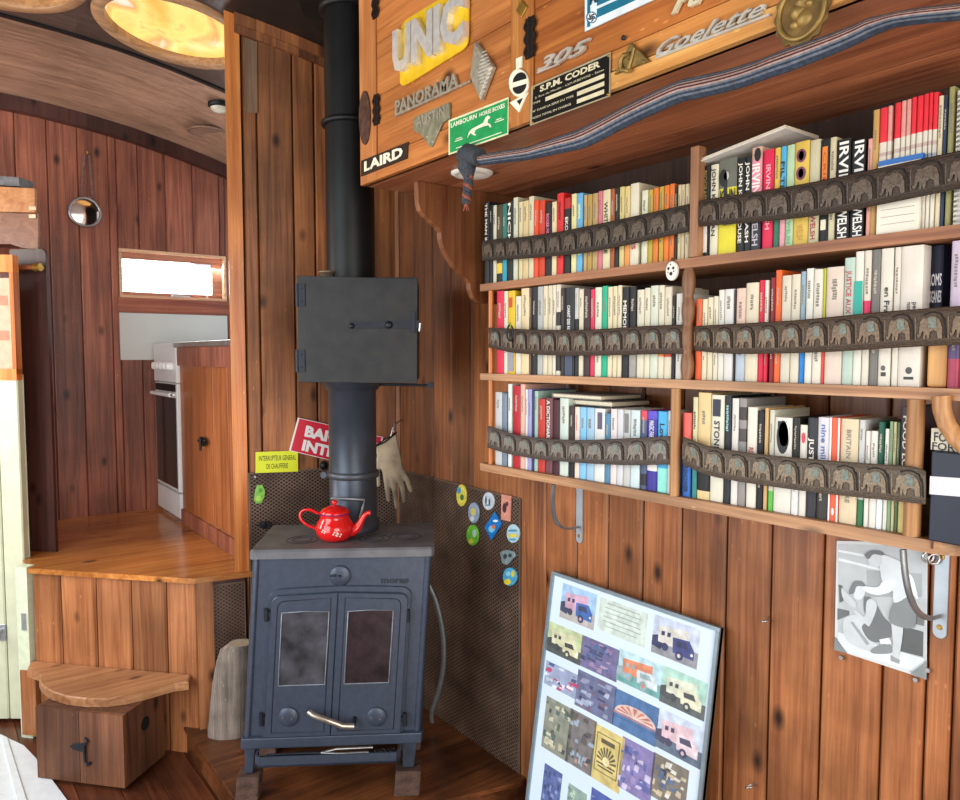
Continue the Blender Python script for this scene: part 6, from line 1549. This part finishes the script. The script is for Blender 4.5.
# heat box
HO = RD(0, 2.13); PH = Pl(HO, FW0)
hb = thing('warming_box', 'square black steel oven box built round the stovepipe', 'box', FP+UPW*zbox0)
r0, r1 = (PH.at(297.5, 330)-HO).dot(RT), (PH.at(418, 330)-HO).dot(RT)
def H(r, z, t): return RT*r+FW0*(2.13+t)+UPW*z
MB().hexa([H(r0+.008, zbox0+.004, .008), H(r1-.006, zbox0+.004, .008), H(r1-.02, zbox0+.004, .29), H(r0+.02, zbox0+.004, .29)], [H(r0+.008, zbox1-.004, .008), H(r1-.006, zbox1-.004, .008), H(r1-.02, zbox1-.004, .29), H(r0+.02, zbox1-.004, .29)]).build('box_shell', M_boxm, hb)
dd = MB().bprism([H(r0+.002, zbox0, .007), H(r1-.003, zbox0-.004, .007), H(r1, zbox1-.008, .007), H(r0, zbox1, .007)], -FW0*.008, .0015).build('door', M_boxm, hb)
def hp(px, py): p = PH.at(px, py)-HO; return p.dot(RT), p.z
for py in (295, 361):
    r, z = hp(299.5, py); mb = MB(); mb.prism([H(r-.004, z-.032, -.0015), H(r+.016, z-.032, -.0015), H(r+.016, z+.032, -.0015), H(r-.004, z+.032, -.0015)], -FW0*.003)
    mb.lathe([(.005, -.032), (.005, .032)], H(r-.006, z, -.002), UPW, 10)
    for dz in (-.018, .018): mb.lathe([(.003, 0), (.002, .002)], H(r+.007, z+dz, -.0045), -FW0, 8)
    mb.build('hinge', M_irond, dd)
mb = MB(); a = hp(351, 325.5); b = hp(418, 325)
mb.prism([H(a[0], a[1]-.009, -.0015), H(b[0]+.004, b[1]-.009, -.0015), H(b[0]+.004, b[1]+.013, -.0015), H(a[0], a[1]+.011, -.0015)], -FW0*.003)
g = hp(413, 322); mb.prism([H(g[0]-.005, g[1]-.03, -.0048), H(g[0]+.006, g[1]-.03, -.0048), H(g[0]+.006, g[1]+.03, -.0048), H(g[0]-.005, g[1]+.03, -.0048)], -FW0*.005)
mb.build('latch_bar', M_irond, dd)
for px, py, r in ((352, 326, .008), (389, 325, .011)):
    k = hp(px, py); MB().lathe([(r, 0), (r, .004), (r*.6, .008), (.001, .009)], H(k[0], k[1], -.0046), -FW0, 14).build('latch_stud', M_irond, dd)
mb = MB(); k = hp(419.5, 326); mb.tube([H(k[0], k[1]-.015, -.004), H(k[0]+.003, k[1]+.008, -.006)], .004, 0, 8); mb.build('catch', M_steel, dd)
k = PX(1).at; mb = MB(); a = RD(-.13, 2.2, EYE-.10)
mb.tube([FP+UPW*(zbox0-.012)+RT*.06, RD(-.155, 2.25, zbox0-.014)], .004, 0, 8); mb.lathe([(.010, -.012), (.010, .012)], RD(-.15, 2.25, zbox0-.014), FW0, 12); mb.build('damper_rod', M_irond, hb)
p = H(hp(321, 277)[0], zbox1, .09)
mb = MB(); mb.lathe([(.018, .0005), (.020, .004), (.023, .016), (.027, .018), (.027, .021)], p, seg=24)
tag(mb.build('small_dish', mat('#8c7a62', .4, .6), origin=p), 'tiny metal dish on top of the black oven box', 'dish')
# ---------------------------------------------------------------- teapot
tc = RD(-.1985*2.13, 2.13)
tc = Vector((tc.x, tc.y, zT+.0008))
M_red = mat('#d01818', .12, 0, .06, 0, 20, .7)
tp = thing('teapot', 'bright red enamel teapot standing on top of the stove', 'teapot', tc)
MB().lathe([(.030, 0), (.036, .001), (.047, .010), (.0555, .026), (.0565, .038), (.051, .052), (.043, .064), (.041, .074), (.0445, .078), (.0445, .080)], tc, seg=40).build('body', M_red, tp)
ld = MB().lathe([(.043, .0802), (.0435, .083), (.036, .091), (.022, .098), (.010, .1015), (.005, .102)], tc, seg=36).build('lid', M_red, tp)
MB().lathe([(.004, .102), (.004, .104), (.009, .108), (.0095, .112), (.006, .116), (.001, .117)], tc, seg=20).build('lid_knob', M_red, ld)
MB().torus(tc+UPW*.0792, UPW, .0448, .0012, 0, 36).build('blue_rim', mat('#2c2f7a', .3), tp)
def TP(r, z, t=0): return tc+RT*r+UPW*z+FW0*t
MB().tube(*cr([TP(.045, .024), TP(.062, .034), TP(.074, .050), TP(.084, .068), TP(.095, .078), TP(.104, .079)], [.017, .0145, .010, .008, .0065, .0075]), 0, 14).build('spout', M_red, tp)
MB().tube(*cr([TP(-.036, .076), TP(-.052, .079), TP(-.070, .088), TP(-.090, .087), TP(-.101, .074), TP(-.097, .058), TP(-.078, .042), TP(-.052, .032)], [.0042]*8), 0, 10).build('handle', M_red, tp)
mb = MB()
for cx, cz in ((.012, .030), (.022, .026), (-.022, .036)):
    for k in range(4):
        t = k*math.pi/2+.4; d = Vector((cx+.006*math.cos(t), cz+.004*math.sin(t)))
        rr_ = .0568; yy = -math.sqrt(max(rr_**2-d.x**2, 0)); mb.lathe([(.0028, 0), (.002, .0008)], TP(d.x, d.y, yy), TP(d.x, 0, yy)-TP(0, 0), 8)
mb.build('floral_dots', mat('#d9b8a8', .3), tp)

# ---------------------------------------------------------------- glove hanging behind the pipe
gl_m = mat('#93846f', .9, 0, .5, .3, 11)
PG = Pl(RD(0, 2.52), FW0); GP = lambda px, py, t=0: Pl(RD(0, 2.52+t), FW0).at(px, py)
def capsule_chain(mb, pts, rad, flat=.6): mb.tube(pts, rad, 0, 12, True, flat, FW0)
mb = MB()
palm = [(376, 446), (396, 433), (400, 450), (403, 466), (402, 474), (391, 478), (384, 474), (379, 460)]
mb.hexa([GP(*q) for q in palm], [GP(*q)-FW0*.022 for q in palm])
for pts, r in (([(400, 468), (407, 479), (411, 490)], [.012, .0095, .0075]), ([(397, 472), (402.5, 487), (404.5, 500)], [.012, .0095, .0075]), ([(391, 473), (395, 490), (397, 506)], [.012, .0095, .0075]), ([(386, 470), (387.5, 486), (389, 499)], [.012, .0095, .0075]), ([(381, 455), (377, 470), (378.5, 484)], [.012, .011, .008])):
    mb.tube([GP(*q)-FW0*.012 for q in pts], r, 0, 10)
    mb.lathe([(r[-1], 0), (r[-1]*.7, .006), (.001, .009)], GP(*pts[-1])-FW0*.012, (GP(*pts[-1])-GP(*pts[-2])), 10)
gl_o = mb.build('work_glove', gl_m, origin=GP(394, 430))
md = gl_o.modifiers.new('merge', 'REMESH'); md.mode = 'VOXEL'; md.voxel_size = .0028; md.use_smooth_shade = True
md = gl_o.modifiers.new('soften', 'SMOOTH'); md.iterations = 3; md.factor = .5
tag(gl_o, 'worn pale leather work glove hanging behind the stovepipe', 'glove')
mb = MB(); mb.tube([GP(375, 446)-FW0*.024, GP(386, 441)-FW0*.028, GP(396.5, 432.5)-FW0*.024, GP(396.5, 432.5)+FW0*.002, GP(375, 446)+FW0*.002, GP(375, 446)-FW0*.024], .003, 0, 8); mb.build('black_cuff_trim', M_black, gl_o)
mb = MB(); mb.tube([GP(391, 437)-FW0*.012, GP(393, 428)-FW0*.01, GP(395, 424)-FW0*.005, GP(394, 432)-FW0*.012], .002, 0, 6); mb.build('hanging_loop', M_steel, gl_o)
mb = MB(); p = GP(394.5, 425); mb.tube([p+FW0*.19, p-FW0*.006, p-FW0*.008+UPW*.01], .0025, 0, 8)
tag(mb.build('wall_hook', M_steel, origin=p), 'steel hook on the wall carrying the work glove', 'hook')

# ---------------------------------------------------------------- grey curved strip right of the stove
mb = MB(); PQ = Pl(RD(0, 2.43), FW0)
pts = [PQ.at(*q) for q in ((429, 585), (437, 605), (443, 635), (443.5, 665), (439, 690), (432, 712))]
pts.append(Vector((pts[-1].x, pts[-1].y, hz+.02)))
mb.tube(*cr(pts, [.008, .009, .0095, .0095, .009, .008, .008]), 0, 10, True, .45, FW0)
tag(mb.build('curved_strip', mat('#6c6e70', .4, .5, .15), origin=pts[-1]), 'grey curved metal strip standing upright right of the stove', 'strip')
# ---------------------------------------------------------------- log leaning left of the stove
lg = MB(); n = 14; rows = []
base = RD(0, 2.385); PLg = Pl(base, FW0)
prof = [(743, 208.5, 247), (735, 208, 248), (715, 210, 249), (690, 213, 250), (670, 217, 251), (657, 221, 252), (651, 229, 252)]
rg = random.Random(5)
for py, xa, xb in prof:
    a, b = PLg.at(xa, py), PLg.at(xb, py); c = (a+b)/2; hw = (b-a).length/2; row = []
    for k in range(n):
        t = 2*math.pi*k/n; f_ = 1+rg.uniform(-.05, .05)
        row.append(c+RT*hw*math.cos(t)*f_+FW0*(.035*math.sin(t)*f_))
    rows.append(row)
z0_ = min(v.z for v in rows[0]); 
for i, row in enumerate(rows):
    for v in row: v.z += hz+.001-z0_+ (0 if i else 0)
for v in rows[0]: v.z = hz+.001
vs = [v for r in rows for v in r]; m_ = len(rows)
lg.add(vs, [(i*n+k, i*n+(k+1) % n, (i+1)*n+(k+1) % n, (i+1)*n+k) for i in range(m_-1) for k in range(n)], 0, True)
lg.add(rows[0], [tuple(range(n))[::-1]], 0); lg.add(rows[-1], [tuple(range(n))], 1)
tag(lg.build('split_log', [wood('#5c534c', '#a09184', 'Z', .9, False, .4, .1, blot=9), wood('#a08a72', '#c4b09a', 'Z', .9, False, .2, .1)], origin=sum(rows[0], Vector())/n), 'pale grey split log standing on the hearth left of the stove', 'log')

# ---------------------------------------------------------------- step and box
SZ = .275
stp = thing('entry_step', 'half-round worn wooden step fixed in front of the raised floor', 'step', PZ(0).at(100, 770))
tpx = [(26, 663), (188, 676.5), (188.5, 681.5), (175, 683), (160, 687), (143, 692), (125, 696), (106, 698.5), (86, 698.5), (66, 696), (52, 691.5), (42, 685), (39, 679), (42, 674), (27, 669)]
tt = [PZ(SZ).at(*q) for q in tpx]
for i in (0, 1):   # keep the back edge just in front of the boards
    dist = (tt[i]-P0).dot(fn); tt[i] = tt[i]+fn*(max(.002, 0)+.001-dist)
MB().bprism([Vector((v.x, v.y, SZ-.028)) for v in tt][::-1], (0, 0, .028), .005).build('tread', M_step, stp)
p0_ = Vector((PZ(.01).at(25, 748).x, PZ(.01).at(25, 748).y, 0)); a = P0+fu*((PF.at(26, 700)-P0).dot(fu)); b = P0+fu*((PF.at(41, 700)-P0).dot(fu))
mb = MB(); q = [a+fn*.002, b+fn*.002, b+fn*.022, a+fn*.022]; mb.hexa([v+UPW*.014 for v in q], [v+UPW*(SZ-.029) for v in q]); mb.build('side_board', M_plat, stp)
A, B, Cq = PZ(0).at(38, 782), PZ(0).at(125, 793), PZ(0).at(165, 759)
Dq = A+(Cq-B)
for v in (A, B, Cq, Dq): v.z = 0
bxw = thing('step_box', 'brown wooden locker box with iron hasp under the half-round step', 'box', (A+B)/2)
zt3 = SZ-.0295; ue = (B-A).normalized(); we = (Cq-B).normalized(); nf = Vector((ue.y, -ue.x, 0)); 
if nf.dot(C0-A) < 0: nf = -nf
ll = (B-A).length; l2 = (Cq-B).length
mb = MB(); e_ = .014
q = [A-nf*e_, B-nf*e_, Cq, Dq]; mb.hexa([v+UPW*.001+Vector((0, 0, .014)) for v in q], [v+UPW*zt3 for v in q]); mb.build('carcass', M_box, bxw)
mb = MB()
for x0_, x1_ in ((0, .5*ll-.001), (.5*ll+.001, ll)):
    q = [A+ue*x0_-nf*.013, A+ue*x1_-nf*.013, A+ue*x1_, A+ue*x0_]; mb.hexa([v+UPW*.015 for v in q], [v+UPW*(zt3-.001) for v in q])
fd = mb.build('front_panel', M_box, bxw)
hw_ = A+ue*(ll*.53)+nf*.0008+UPW*.13
mb = MB(); mb.bprism([hw_+ue*a_+UPW*b_ for a_, b_ in ((-.03, -.008), (.012, -.014), (.012, .016), (-.03, .010), (-.042, .001))], nf*.003, .0008)
mb.tube([hw_+ue*.016+UPW*.035+nf*.006, hw_+ue*.026+UPW*.028+nf*.008, hw_+ue*.014+UPW*.012+nf*.008, hw_+ue*.014-UPW*.04+nf*.006, hw_+ue*.024-UPW*.052+nf*.006, hw_+ue*.032-UPW*.042+nf*.006], .0042, 0, 8)
mb.build('hasp', M_irond, fd)
ns = we.cross(UPW); 
if ns.dot(C0-B) < 0: ns = -ns
hc = B+we*(l2*.52)+UPW*.17+ns*.0006
MB().prism([hc+we*.02*math.cos(t)+UPW*.022*math.sin(t) for t in [2*math.pi*i/18 for i in range(18)]], ns*.0008).build('finger_hole', mat('#0d0907', .9), bxw)

# ================================================================== KITCHEN CORNER THINGS
# hanging mirror
pm = PY(KY-.03).at(85, 212)
mir = thing('hanging_mirror', 'small round convex mirror hanging on twisted cords from the kitchen wall', 'mirror', pm)
rm = (PY(KY-.03).at(101.5, 212)-PY(KY-.03).at(68.5, 212)).length/2*.93
MB().torus(pm, (0, 1, 0), rm, .006, 0, 32).build('rim', mat('#9a9aa0', .3, .8), mir)
mm_ = bpy.data.materials.new('mirror_glass'); mm_.use_nodes = True; b_ = mm_.node_tree.nodes['Principled BSDF']; b_.inputs['Metallic'].default_value = 1; b_.inputs['Roughness'].default_value = .08; b_.inputs['Base Color'].default_value = (.62, .48, .42, 1)  # brown tint imitates the reflected room
MB().lathe([(rm*.98, .002), (rm*.8, .0045), (rm*.5, .007), (rm*.2, .0085), (.001, .009)], pm, (0, -1, 0), 32).build('mirror_glass', mm_, mir)
mb = MB(); tpk = PY(KY-.02).at(87, 155)
for sg in (-1, 1):
    a, b = tpk+Vector((sg*.010, 0, 0)), pm+Vector((sg*.022-.0+.01, 0, rm+.008))
    for ph_ in (0, math.pi):
        mb.tube([a+(b-a)*t/20+Vector((math.cos(t*1.4+ph_)*.003, math.sin(t*1.4+ph_)*.003, 0)) for t in range(21)], .0042, 0, 6)
mb.lathe([(.008, 0), (.008, .012)], b+Vector((-.01, 0, -.012)), seg=10)
mb.build('twisted_cord', mat('#7a5a54', .8, 0, .3), mir)
mb = MB(); mb.tube([tpk+Vector((0, .019, .004)), tpk+Vector((0, -.006, .004)), tpk+Vector((0, -.008, .014))], .003, 0, 8)
tag(mb.build('wall_hook', M_brass, origin=tpk), 'small brass hook above the hanging mirror', 'hook')
# curtain rod on the dark post
ro = PD.n; PDr = Pl(PD.p+PD.n*.035, PD.n)
a, b = PDr.at(-45, 267), PDr.at(36, 268.5); b.z = a.z = (a.z+b.z)/2
rod = thing('curtain_rod', 'thin copper curtain rod with brass end bracket on the dark post', 'rod', b)
MB().tube([a, b], .0095, 0, 14).build('rod', wood('#7a3a20', '#b06a44', 'X', .25, False, .1, .1), rod)
mb = MB(); ax = (b-a).normalized(); mb.tube([b-ax*.006, b+ax*.018], [.0145, .0145], 0, 14); mb.tube([b+ax*.006, b+ax*.006-PD.n*.026], .008, 0, 10); mb.build('end_bracket', M_brass, rod)
# wooden pelmet box top left
PN = Pl(PD.p-PD.n*.03, PD.n)
wc = [(-60, 186), (37, 188.5), (38, 211), (-60, 208)]
o = thing('wall_locker', 'pale wooden locker box high on the left beside the dark post', 'locker', PN.at(20, 245))
mb = MB(); mb.bprism([PN.at(*q) for q in ((-60, 211), (37, 213), (37, 189), (-60, 184))], PN.n*.012, .002); mb.build('lid_board', wood('#a5673a', '#cf9560', 'X', .4, False, .2, .1), o)
mb = MB(); mb.bprism([PN.at(*q) for q in ((-60, 232), (-20, 232), (0, 238), (14, 245), (24, 248.5), (40, 250), (40.5, 214), (-60, 212))], PN.n*.010, .002); mb.build('front_board', wood('#714530', '#9c6a4a', 'X', .4, False, .3, .1), o)
q = [PN.at(*q) for q in ((-60, 244), (12, 244), (12, 190), (-60, 185))]; mb = MB(); mb.prism(q, -PN.n*.10); mb.build('carcass', M_kit, o)
for py in (209, 217):
    p = PN.at(35, py)+PN.n*.012; mb = MB(); mb.bprism([p+PN.eu*a_*.014+UPW*b_*.007 for a_, b_ in ((-1, -1), (1, -1), (1, 1), (-1, 1))], PN.n*.003, .001); mb.build('hinge', mat('#c4a98a', .4, .4), o)
p = [PN.at(*q) for q in ((-60, 180), (17, 184), (17, 175), (-60, 170))]
mb = MB(); zl = max(PN.at(10, 187).z, 0); q0 = [v-PN.n*.01 for v in p]; mb.bprism([Vector((v.x, v.y, v.z-.006)) for v in q0], -PN.n*.08, .003)
tag(mb.build('grey_tin', mat('#6a6a6c', .5, .3, .3), origin=p[0]), 'grey speckled tin lying on the wooden locker box', 'tin')
# ceiling lamp (small dome) + vent ring
def ceil_pt(px, py):
    d = FW+RT*((px-CX)/F)-UP*((py-CY)/F)
    t = 1.
    for _ in range(60):
        p = C0+d*t; t += (zc(p.x, p.y)-p.z)/d.z*.8
    return C0+d*t
p = ceil_pt(219, 103)
cl = thing('ceiling_lamp', 'small dome lamp with dark base on the sloping kitchen ceiling', 'lamp', p)
MB().lathe([(.045, -.001), (.045, -.016), (.038, -.02)], p, seg=24).build('base', M_black, cl)
MB().lathe([(.036, -.018), (.033, -.03), (.02, -.038), (.001, -.041)], p, seg=24).build('dome', mat('#cfc7b4', .2), cl)
p = ceil_pt(207, 131)
mb = MB(); mb.lathe([(.085, -.001), (.085, -.008), (.078, -.010), (.078, -.001)], p, seg=36, cap=False); mb.lathe([(.001, -.004), (.078, -.004)], p, seg=36, cap=False)
tag(mb.build('ceiling_vent', M_ceil2, origin=p), 'round flat wooden vent cover on the kitchen ceiling under the dome lamp', 'vent')
# skylights
def sky_mat():
    m = bpy.data.materials.new('skylight_glow'); m.use_nodes = True; nt = m.node_tree; N = nt.nodes; L = nt.links; b = N['Principled BSDF']
    tc_ = N.new('ShaderNodeTexCoord'); n1 = N.new('ShaderNodeTexNoise'); n1.inputs['Scale'].default_value = 2.6; n1.inputs['Detail'].default_value = 4; n1.inputs['Distortion'].default_value = 1.3
    L.new(tc_.outputs['Object'], n1.inputs['Vector']); r = N.new('ShaderNodeValToRGB'); L.new(n1.outputs['Fac'], r.inputs['Fac'])
    e = r.color_ramp.elements; e[0].position = .36; e[0].color = (*lin('#f6b04a'), 1); e[1].position = .64; e[1].color = (*lin('#fff3e4'), 1)
    x = r.color_ramp.elements.new(.5); x.color = (*lin('#ffdf80'), 1); x = r.color_ramp.elements.new(.57); x.color = (*lin('#dfa25e'), 1)
    L.new(r.outputs['Color'], b.inputs['Emission Color']); b.inputs['Emission Strength'].default_value = 1.15; b.inputs['Base Color'].default_value = (.2, .12, .05, 1); b.inputs['Roughness'].default_value = .3
    return m
M_sky = sky_mat()
for i, (hx, hy) in enumerate(SKY):
    z = zc(hx, hy); tl = (zc(hx+.1, hy)-zc(hx-.1, hy))/.2; ax = Vector((-tl*.8, 0, 1)).normalized()
    o = thing('skylight', ['round skylight with wooden ring glowing orange beside the partition post', 'round skylight with wooden ring glowing orange in the far top left corner'][i], 'skylight', (hx, hy, z))
    cc = Vector((hx, hy, z))
    MB().lathe([(.227, .018), (.227, -.008), (.231, -.013), (.262, -.013), (.267, -.008), (.267, .012)], cc, ax, 56, cap=False).build('ring_frame', wood('#8a6040', '#c49a70', 'X', .4, False, .2, .1), o)
    MB().lathe([(.2285, .010), (.226, .05), (.18, .085), (.12, .11), (.05, .12), (.001, .122)], cc, ax, 48, cap=False).build('dome', M_sky, o)

# little switch with loop at the back left of the stove (wall bracket)
p = onB(262, 524, .006); mb = MB(); mb.lathe([(.010, 0), (.010, .02)], p, bn, 12); mb.torus(p+bn*.02+bu*.012, bn, .012, .0025, 0, 16); mb.tube([p-bu*.02+bn*.012, p+bu*.03-UPW*.004+bn*.014], .003, 0, 8)
tag(mb.build('wall_hook', M_irond, origin=p), 'dark iron ring hook on the mesh at the stove back left', 'hook')
for px, py, lab in ((255.5, 477, 'small pale screw in the mesh corner under the yellow sign'),):
    p = onB(px, py, .004); mb = MB(); mb.lathe([(.006, 0), (.004, .004), (.001, .005)], p, bn, 12); tag(mb.build('screw', M_steel, origin=p), lab, 'screw')
# patched strip on the first alcove board
q = [Pl(PB.p+bn*.0015, bn).at(*a) for a in ((245, 113), (257.5, 113), (257, 42), (244.5, 38))]
mb = MB(); mb.bprism(q, bn*.003, .0006); tag(mb.build('wood_patch', wood('#6b4c38', '#9a7a5e', 'Z', .6, False, .4, .1), origin=q[0]), 'pale narrow wooden patch on the alcove wall beside the orange post', 'patch')

# ================================================================== LIGHT, SKY, CAMERA
wd = bpy.data.worlds.new('World'); SC.world = wd; wd.use_nodes = True
bg = wd.node_tree.nodes['Background']; bg.inputs[0].default_value = (.93, .97, 1, 1); bg.inputs[1].default_value = 1.15
def area(name, loc, target, sx, sy, power, col=(1, 1, 1), spread=180):
    l = bpy.data.lights.new(name, 'AREA'); l.shape = 'RECTANGLE'; l.size = sx; l.size_y = sy; l.energy = power; l.color = col; l.spread = math.radians(spread)
    o = bpy.data.objects.new(name, l); COL.objects.link(o); o.location = loc
    o.rotation_euler = (Vector(target)-Vector(loc)).to_track_quat('-Z', 'Y').to_euler()
    return o
area('doorway_light', (-.93, 1.5, 1.25), (1.2, 1.6, .9), 1.5, 1.7, 44, (.88, .95, 1))
area('underside_fill_light', (.1, -.7, .35), (1.15, .7, 1.8), 1.2, 1.0, 20, (1, .9, .78))  # added fill with no real source, brightens the cabinet underside
area('window_light', (.1, -1.2, 1.55), (1.2, 1.4, 1.1), 1.8, 1.2, 38, (1, .97, .92))
area('kitchen_window_light', ((WX0+WX1)/2, KY+.12, (WZ0+WZ1)/2), ((WX0+WX1)/2-.2, KY-1, .6), .5, .2, 26, (.92, .97, 1))
area('kitchen_side_light', (-.8, 3.2, 1.5), (.9, 3.4, 1.2), .6, .9, 26, (1, .95, .9))
area('door_outside_light', (-.3, 2.75, 1.3), (-.02, 3.2, .8), .5, 1.2, 1.2, (.95, 1, .98))
cam = bpy.data.cameras.new('Camera'); co = bpy.data.objects.new('Camera', cam); COL.objects.link(co)
cam.sensor_width = 36; cam.lens = F/960*36; cam.sensor_fit = 'HORIZONTAL'; cam.clip_start = .02
co.matrix_world = Matrix.Translation(C0) @ Matrix((RT, UP, -FW)).transposed().to_4x4()
SC.camera = co
SC.view_settings.view_transform = 'Standard'; SC.view_settings.look = 'None'; SC.view_settings.exposure = -0.1
for o in bpy.data.objects:
    if '_w' in o: del o['_w']
